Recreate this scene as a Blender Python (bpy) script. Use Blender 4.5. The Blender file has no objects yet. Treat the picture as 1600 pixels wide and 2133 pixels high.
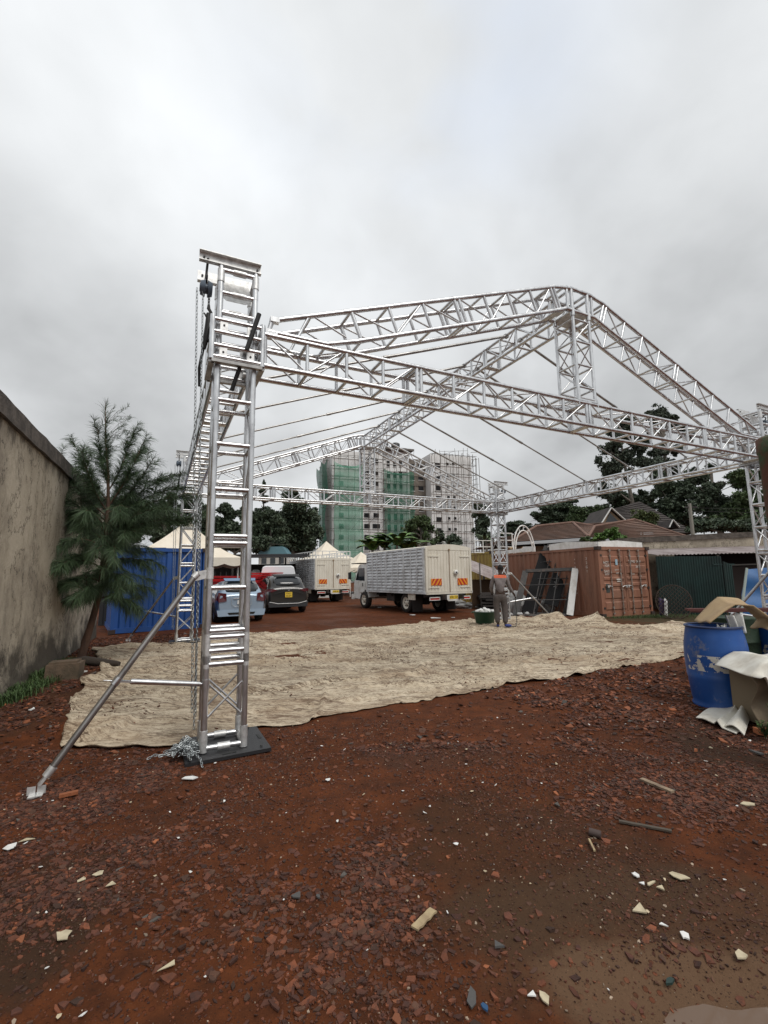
import bpy, math, random
import numpy as np
from mathutils import Vector, Matrix
R = math.radians
random.seed(7); rng = np.random.default_rng(11)
S = bpy.context.scene
COL = S.collection

# ------------------------------------------------------------------ camera
F_PX, PITCH, ROLL, EYE = 951.5, 0.14, -0.0146, 1.5
_r0, _u0 = Vector((1, 0, 0)), Vector((0, -math.sin(PITCH), math.cos(PITCH)))
FW = Vector((0, math.cos(PITCH), math.sin(PITCH)))
RT = _r0 * math.cos(ROLL) + _u0 * math.sin(ROLL)
UP = -_r0 * math.sin(ROLL) + _u0 * math.cos(ROLL)
cd = bpy.data.cameras.new('camera'); cam = bpy.data.objects.new('camera', cd); COL.objects.link(cam)
cd.sensor_fit = 'HORIZONTAL'; cd.sensor_width = 36; cd.lens = 36 * F_PX / 1600
cd.clip_start = 0.05; cd.clip_end = 3000
m = Matrix((RT, UP, -FW)).transposed().to_4x4(); m.translation = (0, 0, EYE)
cam.matrix_world = m
S.camera = cam
S.view_settings.view_transform = 'Standard'; S.view_settings.look = 'None'
S.view_settings.exposure = 0.31; S.view_settings.gamma = 1

def ray(x, y): return FW + RT * ((x - 800) / F_PX) - UP * ((y - 1066.5) / F_PX)
def gp(x, y, z=0.0):
    d = ray(x, y); t = (z - EYE) / d.z; return Vector((d.x * t, d.y * t, z))
def at(x, y, dist):
    d = ray(x, y); t = dist / d.y; return Vector((d.x * t, dist, EYE + d.z * t))

# ------------------------------------------------------------------ world + sun
SUN_EL, SUN_AZ = R(55), R(-140)      # azimuth measured from +y towards -x
W_ = bpy.data.worlds.new('World'); S.world = W_; W_.use_nodes = True
nt = W_.node_tree; N = nt.nodes; Lk = nt.links; N.clear()
def nd(t, **k):
    n = N.new(t)
    for a, b in k.items(): setattr(n, a, b)
    return n
out = nd('ShaderNodeOutputWorld'); bg = nd('ShaderNodeBackground'); bg.inputs[1].default_value = 0.1
sky = nd('ShaderNodeTexSky'); sky.sky_type = 'NISHITA'; sky.sun_disc = False
sky.sun_elevation = SUN_EL; sky.sun_rotation = -SUN_AZ
tc = nd('ShaderNodeTexCoord'); sep = nd('ShaderNodeSeparateXYZ'); Lk.new(tc.outputs['Generated'], sep.inputs[0])
def mth(op, a, b=None, c=None, clamp=False):
    n = nd('ShaderNodeMath', operation=op); n.use_clamp = clamp
    for i, q in enumerate((a, b, c)):
        if q is None: continue
        if isinstance(q, (int, float)): n.inputs[i].default_value = q
        else: Lk.new(q, n.inputs[i])
    return n.outputs[0]
zc = mth('ADD', mth('MAXIMUM', sep.outputs[2], 0.0), 0.5)
cv = nd('ShaderNodeCombineXYZ'); Lk.new(mth('DIVIDE', sep.outputs[0], zc), cv.inputs[0]); Lk.new(mth('DIVIDE', sep.outputs[1], zc), cv.inputs[1])
def noise(vec, scale, det, rough=.5, off=(0, 0, 0), dist=0.0):
    mp = nd('ShaderNodeMapping'); mp.inputs[1].default_value = off; Lk.new(vec, mp.inputs[0])
    n = nd('ShaderNodeTexNoise'); n.inputs['Scale'].default_value = scale; n.inputs['Detail'].default_value = det
    n.inputs['Roughness'].default_value = rough; n.inputs['Distortion'].default_value = dist; Lk.new(mp.outputs[0], n.inputs[0]); return n.outputs[0]
def lobe(px, py, sharp):     # broad bright or dark area of the cloud deck round a direction
    d = ray(px, py).normalized()
    vd = nd('ShaderNodeVectorMath', operation='DOT_PRODUCT'); nn = nd('ShaderNodeVectorMath', operation='NORMALIZE')
    Lk.new(tc.outputs['Generated'], nn.inputs[0]); Lk.new(nn.outputs[0], vd.inputs[0]); vd.inputs[1].default_value = d
    return mth('POWER', mth('MAXIMUM', vd.outputs['Value'], 0.0), sharp)
n1 = noise(cv.outputs[0], 1.1, 5, .5, (3.1, .4, 0), .25); n2 = noise(cv.outputs[0], 2.6, 4, .48, (1.3, 5.2, 0), .2)
b = mth('ADD', 0.565, mth('MULTIPLY', mth('SUBTRACT', n1, .5), .48))
n3 = noise(cv.outputs[0], 8.5, 6, .55, (6.3, 2.2, 0), .3)
b = mth('ADD', b, mth('MULTIPLY', mth('SUBTRACT', n2, .5), .42))
b = mth('ADD', b, mth('MULTIPLY', mth('SUBTRACT', n3, .5), .12))
b = mth('ADD', b, mth('MULTIPLY', lobe(450, 230, 16), .13))
b = mth('ADD', b, mth('MULTIPLY', lobe(800, -1500, 2), .09))
b = mth('SUBTRACT', b, mth('MULTIPLY', lobe(1190, 960, 45), .12))
b = mth('SUBTRACT', b, mth('MULTIPLY', lobe(1650, 640, 22), .07))
b = mth('ADD', b, mth('MULTIPLY', lobe(760, 1100, 60), .10))
b = mth('SUBTRACT', b, mth('MULTIPLY', lobe(150, 830, 25), .07))
b = mth('ADD', b, mth('MULTIPLY', lobe(760, 690, 30), .05))
b = mth('MULTIPLY', mth('MAXIMUM', b, .3), 10.0)
cc = nd('ShaderNodeCombineXYZ')
Lk.new(mth('MULTIPLY', b, .955), cc.inputs[0]); Lk.new(mth('MULTIPLY', b, .980), cc.inputs[1]); Lk.new(mth('MULTIPLY', b, 1.0), cc.inputs[2])
gap = mth('MULTIPLY', mth('MULTIPLY', lobe(880, 40, 45), 1.6, clamp=True), mth('MULTIPLY', mth('SUBTRACT', n2, .34), 5.0, clamp=True))
mx = nd('ShaderNodeMixRGB'); Lk.new(mth('MULTIPLY', gap, .42), mx.inputs[0]); Lk.new(cc.outputs[0], mx.inputs[1])
sk2 = nd('ShaderNodeMixRGB', blend_type='ADD'); sk2.inputs[0].default_value = 1; Lk.new(sky.outputs[0], sk2.inputs[1]); sk2.inputs[2].default_value = (3.6, 4.1, 4.9, 1)
Lk.new(sk2.outputs[0], mx.inputs[2]); Lk.new(mx.outputs[0], bg.inputs[0]); Lk.new(bg.outputs[0], out.inputs[0])

sl = bpy.data.lights.new('sun', 'SUN'); sl.energy = 1.5; sl.angle = R(25); sl.color = (1, .96, .9)
so = bpy.data.objects.new('sun', sl); COL.objects.link(so)
sd = Vector((-math.sin(SUN_AZ) * math.cos(SUN_EL), math.cos(SUN_AZ) * math.cos(SUN_EL), math.sin(SUN_EL)))
so.rotation_euler = sd.to_track_quat('Z', 'Y').to_euler(); so.location = (0, 0, 30)

# ------------------------------------------------------------------ materials
_M = {}
def mat(name, c1, rough=.7, metal=0.0, c2=None, scale=3.0, lo=.4, hi=.65, bump=0.0, bscale=30.0, c3=None, s3=1.0, lo3=.5, hi3=.7,
        stretch=(1, 1, 1), island=0.0, alpha=1.0, emit=None, coat=0.0, sub=0.0, trans=0.0, rough2=None):
    if name in _M: return _M[name]
    M = bpy.data.materials.new(name); M.use_nodes = True; t = M.node_tree; P = t.nodes['Principled BSDF']; L = t.links
    P.inputs['Roughness'].default_value = rough; P.inputs['Metallic'].default_value = metal; P.inputs['Base Color'].default_value = (*c1, 1)
    P.inputs['Coat Weight'].default_value = coat
    tcn = t.nodes.new('ShaderNodeTexCoord'); mp = t.nodes.new('ShaderNodeMapping'); mp.inputs['Scale'].default_value = stretch
    L.new(tcn.outputs['Object'], mp.inputs[0])
    def nz(sc, det=6, ro=.6):
        n = t.nodes.new('ShaderNodeTexNoise'); n.inputs['Scale'].default_value = sc; n.inputs['Detail'].default_value = det
        n.inputs['Roughness'].default_value = ro; L.new(mp.outputs[0], n.inputs[0]); return n.outputs[0]
    def ramp(src, a, b_):
        r = t.nodes.new('ShaderNodeMapRange'); r.inputs[1].default_value = a; r.inputs[2].default_value = b_; L.new(src, r.inputs[0]); return r.outputs[0]
    def mix(f, a, b_):
        x = t.nodes.new('ShaderNodeMixRGB'); L.new(f, x.inputs[0])
        for i, q in ((1, a), (2, b_)):
            if isinstance(q, tuple): x.inputs[i].default_value = (*q, 1)
            else: L.new(q, x.inputs[i])
        return x.outputs[0]
    cur = c1
    if c2: f = ramp(nz(scale), lo, hi); cur = mix(f, cur, c2)
    if c3: f3 = ramp(nz(s3, 8, .7), lo3, hi3); cur = mix(f3, cur, c3)
    if island:
        g = t.nodes.new('ShaderNodeNewGeometry'); hs = t.nodes.new('ShaderNodeHueSaturation'); r = t.nodes.new('ShaderNodeMapRange')
        r.inputs[3].default_value = 1 - island; r.inputs[4].default_value = 1 + island; L.new(g.outputs['Random Per Island'], r.inputs[0]); L.new(r.outputs[0], hs.inputs['Value'])
        if isinstance(cur, tuple): hs.inputs['Color'].default_value = (*cur, 1)
        else: L.new(cur, hs.inputs['Color'])
        cur = hs.outputs[0]
    if not isinstance(cur, tuple): L.new(cur, P.inputs['Base Color'])
    if rough2 is not None: 
        r = t.nodes.new('ShaderNodeMapRange'); r.inputs[3].default_value = rough; r.inputs[4].default_value = rough2; L.new(nz(scale * 1.7), r.inputs[0]); L.new(r.outputs[0], P.inputs['Roughness'])
    if bump:
        bn = t.nodes.new('ShaderNodeBump'); bn.inputs['Strength'].default_value = bump; bn.inputs['Distance'].default_value = .02
        L.new(nz(bscale), bn.inputs['Height']); L.new(bn.outputs[0], P.inputs['Normal'])
    P.inputs['Alpha'].default_value = alpha
    if emit: P.inputs['Emission Color'].default_value = (*emit, 1); P.inputs['Emission Strength'].default_value = 1
    _M[name] = M; return M

ALU = mat('aluminium', (.74, .75, .76), .26, 1.0, c2=(.50, .50, .51), scale=14, stretch=(1, 1, .35), bump=.04, bscale=60, rough2=.42)
ALU2 = mat('cast_aluminium', (.78, .78, .77), .5, .8, c2=(.55, .55, .54), scale=20)
STEEL = mat('dull_steel_tube', (.42, .41, .40), .38, .9, c2=(.25, .24, .23), scale=6, stretch=(1, 1, .3))
CHAINM = mat('zinc_chain', (.42, .45, .46), .4, 1.0)
BLACK = mat('black_plastic', (.018, .018, .02), .5, bump=.2, bscale=80)
DARKM = mat('dark_painted_steel', (.022, .020, .019), .55, c2=(.09, .06, .045), scale=5, lo=.5, hi=.75)
HOISTB = mat('hoist_blue_grey', (.10, .13, .17), .4, .2)
RUSTY = mat('rusty_steel', (.14, .06, .04), .8, c2=(.06, .10, .05), scale=6, lo=.45, hi=.6, bump=.4)
WHITEP = mat('weathered_white_paint', (.76, .76, .74), .5, c2=(.5, .48, .43), scale=4, lo=.45, hi=.8, c3=(.30, .17, .09), s3=7, lo3=.70, hi3=.85)
CREAMP = mat('cream_paint', (.70, .66, .57), .55, c2=(.55, .50, .41), scale=4, lo=.45, hi=.8, c3=(.26, .15, .09), s3=9, lo3=.7, hi3=.82, stretch=(1, 1, .25))
SILVERP = mat('silver_painted_sheet', (.70, .72, .74), .42, .15, c2=(.45, .45, .45), scale=3, c3=(.32, .2, .12), s3=6, lo3=.68, hi3=.84)
RUBBER = mat('tyre_rubber', (.02, .019, .018), .85, c2=(.06, .035, .028), scale=9, lo=.45, hi=.75)
GLASS = mat('dark_car_glass', (.012, .015, .018), .08, coat=.4)
REDP = mat('reflector_red', (.48, .035, .025), .4); YELP = mat('reflector_orange', (.75, .30, .03), .4); PLATEY = mat('plate_yellow', (.72, .50, .05), .4)
INK = mat('black_ink', (.012, .012, .012), .6)
CHALK = mat('worn_white_lettering', (.62, .6, .56), .7, c2=(.25, .1, .06), scale=18, lo=.55, hi=.68)
RUSTBOX = mat('oxide_container_paint', (.25, .105, .062), .6, c2=(.29, .145, .09), scale=2.2, lo=.4, hi=.7, c3=(.11, .05, .035), s3=1.6, lo3=.48, hi3=.8, stretch=(1, 1, .25), bump=.15, bscale=20)
BLUEBOX = mat('blue_container_paint', (.018, .08, .29), .5, c2=(.012, .055, .20), scale=2, stretch=(1, 1, .3), c3=(.05, .04, .06), s3=6, lo3=.72, hi3=.85)
YELBOX = mat('yellow_container_paint', (.38, .27, .055), .6, c2=(.25, .15, .05), scale=3, stretch=(1, 1, .3))
REDPL = mat('red_plastic', (.50, .018, .022), .45, island=.2)
CANVAS = mat('cream_canvas', (.74, .67, .56), .8, c2=(.66, .58, .47), scale=2)
NETG = mat('green_netting', (.15, .36, .26), .9, c2=(.10, .28, .19), scale=.4, alpha=.55, bump=.3, bscale=2)
NETD = mat('dark_green_netting', (.02, .15, .09), .9, c2=(.015, .09, .055), scale=.5, alpha=.8)
POLE = mat('scaffold_poles', (.10, .08, .065), .85)
RENDERW = mat('white_render', (.80, .80, .79), .85, c2=(.68, .68, .67), scale=.25)
BRICKU = mat('unrendered_blockwork', (.22, .19, .16), .9, c2=(.14, .12, .10), scale=.6)
VOID = mat('unglazed_opening', (.015, .015, .017), .9)
CONC = mat('weathered_concrete', (.40, .355, .285), .92, c2=(.20, .175, .14), scale=.9, lo=.42, hi=.66, c3=(.085, .075, .06), s3=.55, lo3=.52, hi3=.72, stretch=(1, 1, .45), bump=.6, bscale=9)
def wall_material():
    M = bpy.data.materials.new('stained_plaster'); M.use_nodes = True; t = M.node_tree; L = t.links; P = t.nodes['Principled BSDF']; g = t.nodes.new('ShaderNodeTexCoord')
    def nz(sc, det=6, ro=.6, st=(1, 1, 1), off=(0, 0, 0)):
        mp = t.nodes.new('ShaderNodeMapping'); mp.inputs[1].default_value = off; mp.inputs['Scale'].default_value = st; L.new(g.outputs['Object'], mp.inputs[0])
        n = t.nodes.new('ShaderNodeTexNoise'); n.inputs['Scale'].default_value = sc; n.inputs['Detail'].default_value = det; n.inputs['Roughness'].default_value = ro; n.inputs['Distortion'].default_value = .3; L.new(mp.outputs[0], n.inputs[0]); return n.outputs[0]
    def mr(s_, a, b_, c=0, d=1):
        r = t.nodes.new('ShaderNodeMapRange'); r.inputs[1].default_value = a; r.inputs[2].default_value = b_; r.inputs[3].default_value = c; r.inputs[4].default_value = d; L.new(s_, r.inputs[0]); return r.outputs[0]
    def m2(op, a, b_):
        n = t.nodes.new('ShaderNodeMath'); n.operation = op
        for i, q in ((0, a), (1, b_)):
            if isinstance(q, float): n.inputs[i].default_value = q
            else: L.new(q, n.inputs[i])
        return n.outputs[0]
    def mix(f, a, b_):
        x = t.nodes.new('ShaderNodeMixRGB'); L.new(f, x.inputs[0])
        for i, q in ((1, a), (2, b_)):
            if isinstance(q, tuple): x.inputs[i].default_value = (*q, 1)
            else: L.new(q, x.inputs[i])
        return x.outputs[0]
    c = mix(mr(nz(1.1, 8, .65), .38, .62), (.50, .44, .35), (.36, .31, .24))
    c = mix(m2('MULTIPLY', mr(nz(.55, 9, .72, (1, 1, .7), (5, 2, 1)), .52, .68), .75), c, (.15, .125, .10))
    c = mix(m2('MULTIPLY', mr(nz(3.2, 10, .8, (1, 1, .35), (2, 2, 2)), .55, .75), .6), c, (.17, .14, .11))
    c = mix(m2('MULTIPLY', mr(nz(7, 8, .75), .58, .70), .5), c, (.46, .42, .35))
    cr = mr(m2('ABSOLUTE', m2('SUBTRACT', nz(1.3, 9, .68, (1, 1, .6), (8, 3, 4)), .5), 0.0), .010, .002); c = mix(m2('MULTIPLY', cr, .75), c, (.04, .032, .026))
    s_ = t.nodes.new('ShaderNodeSeparateXYZ'); L.new(g.outputs['Object'], s_.inputs[0])
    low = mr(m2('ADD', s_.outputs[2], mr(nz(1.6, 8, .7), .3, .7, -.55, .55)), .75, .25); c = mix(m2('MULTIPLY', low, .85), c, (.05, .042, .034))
    top = mr(m2('ADD', s_.outputs[2], mr(nz(3.0, 8, .7, (1, 1, .4)), .3, .7, -.5, .4)), 3.25, 3.5); c = mix(m2('MULTIPLY', top, .7), c, (.08, .066, .052))
    L.new(c, P.inputs['Base Color']); P.inputs['Roughness'].default_value = .93; P.inputs['Specular IOR Level'].default_value = .2
    b1 = t.nodes.new('ShaderNodeBump'); b1.inputs['Strength'].default_value = .7; b1.inputs['Distance'].default_value = .02; L.new(nz(7, 10, .7), b1.inputs['Height']); L.new(b1.outputs[0], P.inputs['Normal']); return M
CONC = wall_material()
CONCD = mat('blackened_coping', (.055, .045, .038), .95, c2=(.12, .10, .085), scale=5, bump=.6, bscale=14)
TIN = mat('weathered_tin', (.36, .31, .30), .5, .3, c2=(.20, .15, .14), scale=2.5, stretch=(1, .3, 1))
GREENTIN = mat('dark_green_tin', (.012, .038, .034), .55, c2=(.009, .022, .02), scale=2)
TILE = mat('brown_roof_tiles', (.16, .095, .070), .8, c2=(.11, .07, .054), scale=1.2, bump=.3, bscale=12)
TILED = mat('dark_roof_tiles', (.055, .045, .042), .8, c2=(.035, .03, .028), scale=1.5)
BARK = mat('brown_bark', (.11, .06, .04), .9, c2=(.06, .035, .025), scale=14, stretch=(1, 1, .3), bump=.6, bscale=30)
BARKG = mat('grey_bark', (.17, .15, .125), .9, c2=(.08, .07, .06), scale=8)
CARD = mat('cardboard', (.40, .29, .165), .85, c2=(.33, .23, .13), scale=5, bump=.15)
WOOD = mat('weathered_wood', (.30, .225, .15), .85, c2=(.18, .13, .09), scale=12, stretch=(1, 1, 1), bump=.3)
PAPER = mat('white_paper', (.70, .70, .68), .8, c2=(.5, .48, .43), scale=9, lo=.5, hi=.8)
def leafm(n, c, c2, isl=.45): return mat(n, c, .6, c2=c2, scale=.8, lo=.35, hi=.7, island=isl)
LF_DK = leafm('dark_foliage', (.044, .066, .040), (.066, .092, .050))
LF_MD = leafm('green_foliage', (.052, .088, .034), (.08, .115, .042))
LF_LT = leafm('bright_foliage', (.09, .17, .03), (.06, .12, .028))
LF_PN = leafm('needle_foliage', (.066, .112, .050), (.046, .078, .038), .45)
LF_EU = leafm('eucalyptus_foliage', (.048, .068, .048), (.072, .09, .06))

# ------------------------------------------------------------------ mesh builder
class MB:
    def __init__(s): s.v = []; s.f = []; s.mi = []; s.sm = []
    def add(s, vs, fs, mi=0, sm=False):
        o = len(s.v); s.v.extend([tuple(q) for q in vs])
        for f in fs: s.f.append(tuple(i + o for i in f)); s.mi.append(mi); s.sm.append(sm)
    def box(s, c, d, mi=0, rot=None):
        x, y, z = d[0] / 2, d[1] / 2, d[2] / 2
        vs = [Vector((a, b_, c_)) for a in (-x, x) for b_ in (-y, y) for c_ in (-z, z)]
        if rot is not None: vs = [rot @ q for q in vs]
        s.add([q + Vector(c) for q in vs], [(0, 1, 3, 2), (4, 6, 7, 5), (0, 4, 5, 1), (2, 3, 7, 6), (0, 2, 6, 4), (1, 5, 7, 3)], mi)
    def bar(s, P, Q, w, h, up=(0, 0, 1), mi=0):
        P, Q = Vector(P), Vector(Q); d = (Q - P); L = d.length
        if L < 1e-6: return
        d /= L; up = Vector(up); sd_ = d.cross(up)
        if sd_.length < 1e-4: sd_ = d.cross(Vector((1, 0, 0)))
        sd_.normalize(); up = sd_.cross(d)
        vs = []
        for e in (P, Q):
            for a, b_ in ((-1, -1), (1, -1), (1, 1), (-1, 1)): vs.append(e + sd_ * a * w / 2 + up * b_ * h / 2)
        s.add(vs, [(0, 3, 2, 1), (4, 5, 6, 7), (0, 1, 5, 4), (1, 2, 6, 5), (2, 3, 7, 6), (3, 0, 4, 7)], mi)
    def tube(s, P, Q, r, n=8, r2=None, mi=0, caps=True):
        P, Q = Vector(P), Vector(Q); d = Q - P
        if d.length < 1e-6: return
        d.normalize(); a = d.orthogonal().normalized(); b_ = d.cross(a); r2 = r if r2 is None else r2
        vs = [P + (a * math.cos(2 * math.pi * i / n) + b_ * math.sin(2 * math.pi * i / n)) * r for i in range(n)]
        vs += [Q + (a * math.cos(2 * math.pi * i / n) + b_ * math.sin(2 * math.pi * i / n)) * r2 for i in range(n)]
        s.add(vs, [(i, (i + 1) % n, n + (i + 1) % n, n + i) for i in range(n)], mi, True)
        if caps: s.add(vs, [tuple(range(n))[::-1], tuple(range(n, 2 * n))], mi)
    def path(s, pts, r, n=6, mi=0, r2=None, closed=False):
        pts = [Vector(p) for p in pts]; k = len(pts); rings = []; ref = None
        for i, p in enumerate(pts):
            if closed: d = pts[(i + 1) % k] - pts[i - 1]
            else: d = pts[min(i + 1, k - 1)] - pts[max(i - 1, 0)]
            d.normalize()
            if ref is None: a = d.orthogonal().normalized()
            else:
                a = ref - d * ref.dot(d)
                a = a.normalized() if a.length > 1e-5 else d.orthogonal().normalized()
            ref = a; b_ = d.cross(a); rr = r[i] if isinstance(r, (list, tuple)) else (r if r2 is None else r + (r2 - r) * i / (k - 1))
            rings.append([p + (a * math.cos(2 * math.pi * j / n) + b_ * math.sin(2 * math.pi * j / n)) * rr for j in range(n)])
        vs = [q for g in rings for q in g]; fs = []
        for i in range(k if closed else k - 1):
            for j in range(n):
                a0 = i * n; b0 = ((i + 1) % k) * n
                fs.append((a0 + j, a0 + (j + 1) % n, b0 + (j + 1) % n, b0 + j))
        s.add(vs, fs, mi, True)
        if not closed: s.add(vs, [tuple(range(n))[::-1], tuple(range((k - 1) * n, k * n))], mi)
    def lathe(s, prof, c=(0, 0, 0), n=24, mi=0, sx=1, sy=1):
        vs = [(c[0] + r * sx * math.cos(2 * math.pi * j / n), c[1] + r * sy * math.sin(2 * math.pi * j / n), c[2] + z) for r, z in prof for j in range(n)]
        fs = [(i * n + j, i * n + (j + 1) % n, (i + 1) * n + (j + 1) % n, (i + 1) * n + j) for i in range(len(prof) - 1) for j in range(n)]
        s.add(vs, fs, mi, True)
    def poly(s, pts, mi=0): s.add(pts, [tuple(range(len(pts)))], mi)
    def prism(s, pts, off, mi=0):
        k = len(pts); off = Vector(off); A = [Vector(p) for p in pts]; B = [p + off for p in A]
        s.add(A + B, [tuple(range(k))[::-1], tuple(range(k, 2 * k))] + [(i, (i + 1) % k, k + (i + 1) % k, k + i) for i in range(k)], mi)
    def grid(s, fn, nu, nv, mi=0, sm=True):
        vs = [fn(i / nu, j / nv) for j in range(nv + 1) for i in range(nu + 1)]
        s.add(vs, [(j * (nu + 1) + i, j * (nu + 1) + i + 1, (j + 1) * (nu + 1) + i + 1, (j + 1) * (nu + 1) + i) for j in range(nv) for i in range(nu)], mi, sm)
    def build(s, name, mats, parent=None, loc=None):
        me = bpy.data.meshes.new(name); me.from_pydata(s.v, [], s.f)
        if not isinstance(mats, (list, tuple)): mats = [mats]
        for q in mats: me.materials.append(q)
        me.polygons.foreach_set('material_index', s.mi); me.polygons.foreach_set('use_smooth', s.sm); me.update()
        o = bpy.data.objects.new(name, me); COL.objects.link(o)
        if parent: o.parent = parent
        if loc is not None: o.location = loc
        return o
def tag(o, label, cat, group=None, kind=None):
    if kind: o['kind'] = kind
    if label: o['label'] = label
    if cat: o['category'] = cat
    if group: o['group'] = group
    return o
def thing(name, label, cat, loc=(0, 0, 0), rz=0.0, group=None):
    o = bpy.data.objects.new(name, None); o.empty_display_size = .2; COL.objects.link(o); o.location = loc; o.rotation_euler = (0, 0, rz)
    return tag(o, label, cat, group)
def copy_tree(o, parent=None):
    c = o.copy(); COL.objects.link(c)
    if parent: c.parent = parent
    for ch in list(o.children): copy_tree(ch, c)
    return c
def npmesh(name, V, Fq, mats, parent=None, smooth=False, mi=None):     # V (n,3), Fq (m,4) or (m,3)
    me = bpy.data.meshes.new(name); k = Fq.shape[1]
    me.vertices.add(len(V)); me.vertices.foreach_set('co', np.asarray(V, dtype=np.float32).ravel())
    me.loops.add(Fq.size); me.loops.foreach_set('vertex_index', Fq.astype(np.int32).ravel())
    me.polygons.add(len(Fq)); me.polygons.foreach_set('loop_start', np.arange(0, Fq.size, k, dtype=np.int32)); me.polygons.foreach_set('loop_total', np.full(len(Fq), k, dtype=np.int32))
    for q in (mats if isinstance(mats, (list, tuple)) else [mats]): me.materials.append(q)
    if mi is not None: me.polygons.foreach_set('material_index', np.asarray(mi, dtype=np.int32))
    me.polygons.foreach_set('use_smooth', np.full(len(Fq), smooth)); me.update(calc_edges=True); me.validate()
    o = bpy.data.objects.new(name, me); COL.objects.link(o)
    if parent: o.parent = parent
    return o
def text(name, s, size, M, parent, loc, rot, depth=.002, align='CENTER'):
    cu = bpy.data.curves.new(name, 'FONT'); cu.body = s; cu.size = size; cu.extrude = depth; cu.align_x = align; cu.align_y = 'CENTER'
    to = bpy.data.objects.new('tmp_text', cu); COL.objects.link(to); bpy.context.view_layer.update()
    me = bpy.data.meshes.new_from_object(to.evaluated_get(bpy.context.evaluated_depsgraph_get()))
    bpy.data.objects.remove(to); me.materials.clear(); me.materials.append(M)
    o = bpy.data.objects.new(name, me); COL.objects.link(o); o.parent = parent; o.location = loc; o.rotation_euler = rot; return o
# value noise
_tab = rng.random((256, 256))
def vn(x, y):
    x = np.asarray(x, float); y = np.asarray(y, float); xi = np.floor(x).astype(int); yi = np.floor(y).astype(int); fx = x - xi; fy = y - yi
    fx = fx * fx * (3 - 2 * fx); fy = fy * fy * (3 - 2 * fy); g = lambda a, b_: _tab[a % 256, b_ % 256]
    return (g(xi, yi) * (1 - fx) + g(xi + 1, yi) * fx) * (1 - fy) + (g(xi, yi + 1) * (1 - fx) + g(xi + 1, yi + 1) * fx) * fy
def fbm(x, y, o=4):
    t_ = 0; a = .5; n_ = 0
    for i in range(o): t_ = t_ + a * vn(x * 2 ** i + 17.3 * i, y * 2 ** i + 9.1 * i); n_ += a; a *= .5
    return t_ / n_

# ------------------------------------------------------------------ frame coordinates of the stage roof
YAW = .4523; A0 = Vector((-1.484, 4.332, 0)); WF, LF, HB, TT, HS = 9.71, 7.70, 3.76, 4.55, .165
UU = Vector((math.cos(YAW), math.sin(YAW), 0)); VV = Vector((-math.sin(YAW), math.cos(YAW), 0))
def fr(a, b_, z=0): return A0 + UU * a + VV * b_ + Vector((0, 0, z))

# ================================================================== GROUND
def gheight(x, y):
    near = np.clip(1.15 - np.hypot(x, y) / 30, 0, 1)
    h = (fbm(x * .55 + 5, y * .55, 3) - .5) * .10 + (fbm(x * 3.1, y * 3.1, 3) - .5) * .045 + (fbm(x * 11, y * 11, 2) - .5) * .018
    pud = np.exp(-(((x - 1.18) / .48) ** 2 + ((y - 1.80) / .15) ** 2) ** 1.5)
    tower = 0
    for (a, b_) in ((0, 0), (WF, 0), (WF, LF), (0, LF)):
        q = fr(a, b_); tower = np.maximum(tower, np.exp(-(((x - q.x) ** 2 + (y - q.y) ** 2) / .45) ** 2))
    return h * near * (1 - pud) * (1 - tower) - .045 * pud - .0 * near
def gh(x, y): return float(gheight(np.array([x]), np.array([y]))[0])
def axis(lo, hi, st, far):
    a = list(np.arange(lo, hi, st)); q = hi; d = st * 3
    while q < far: a.append(q); q += d; d *= 1.5
    a.append(far); q = lo - st * 2; d = st * 3; pre = []
    while q > -far: pre.append(q); q -= d; d *= 1.5
    return np.array(sorted(pre + a + [-far]))
gx = axis(-6.5, 8, .05, 900); gy = axis(1.2, 15, .05, 900)
X_, Y_ = np.meshgrid(gx, gy); Z_ = gheight(X_, Y_)
V = np.stack([X_.ravel(), Y_.ravel(), Z_.ravel()], 1); nx = len(gx); ny = len(gy)
ii, jj = np.meshgrid(np.arange(nx - 1), np.arange(ny - 1)); q0 = (jj * nx + ii).ravel()
Fq = np.stack([q0, q0 + 1, q0 + nx + 1, q0 + nx], 1)
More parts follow.
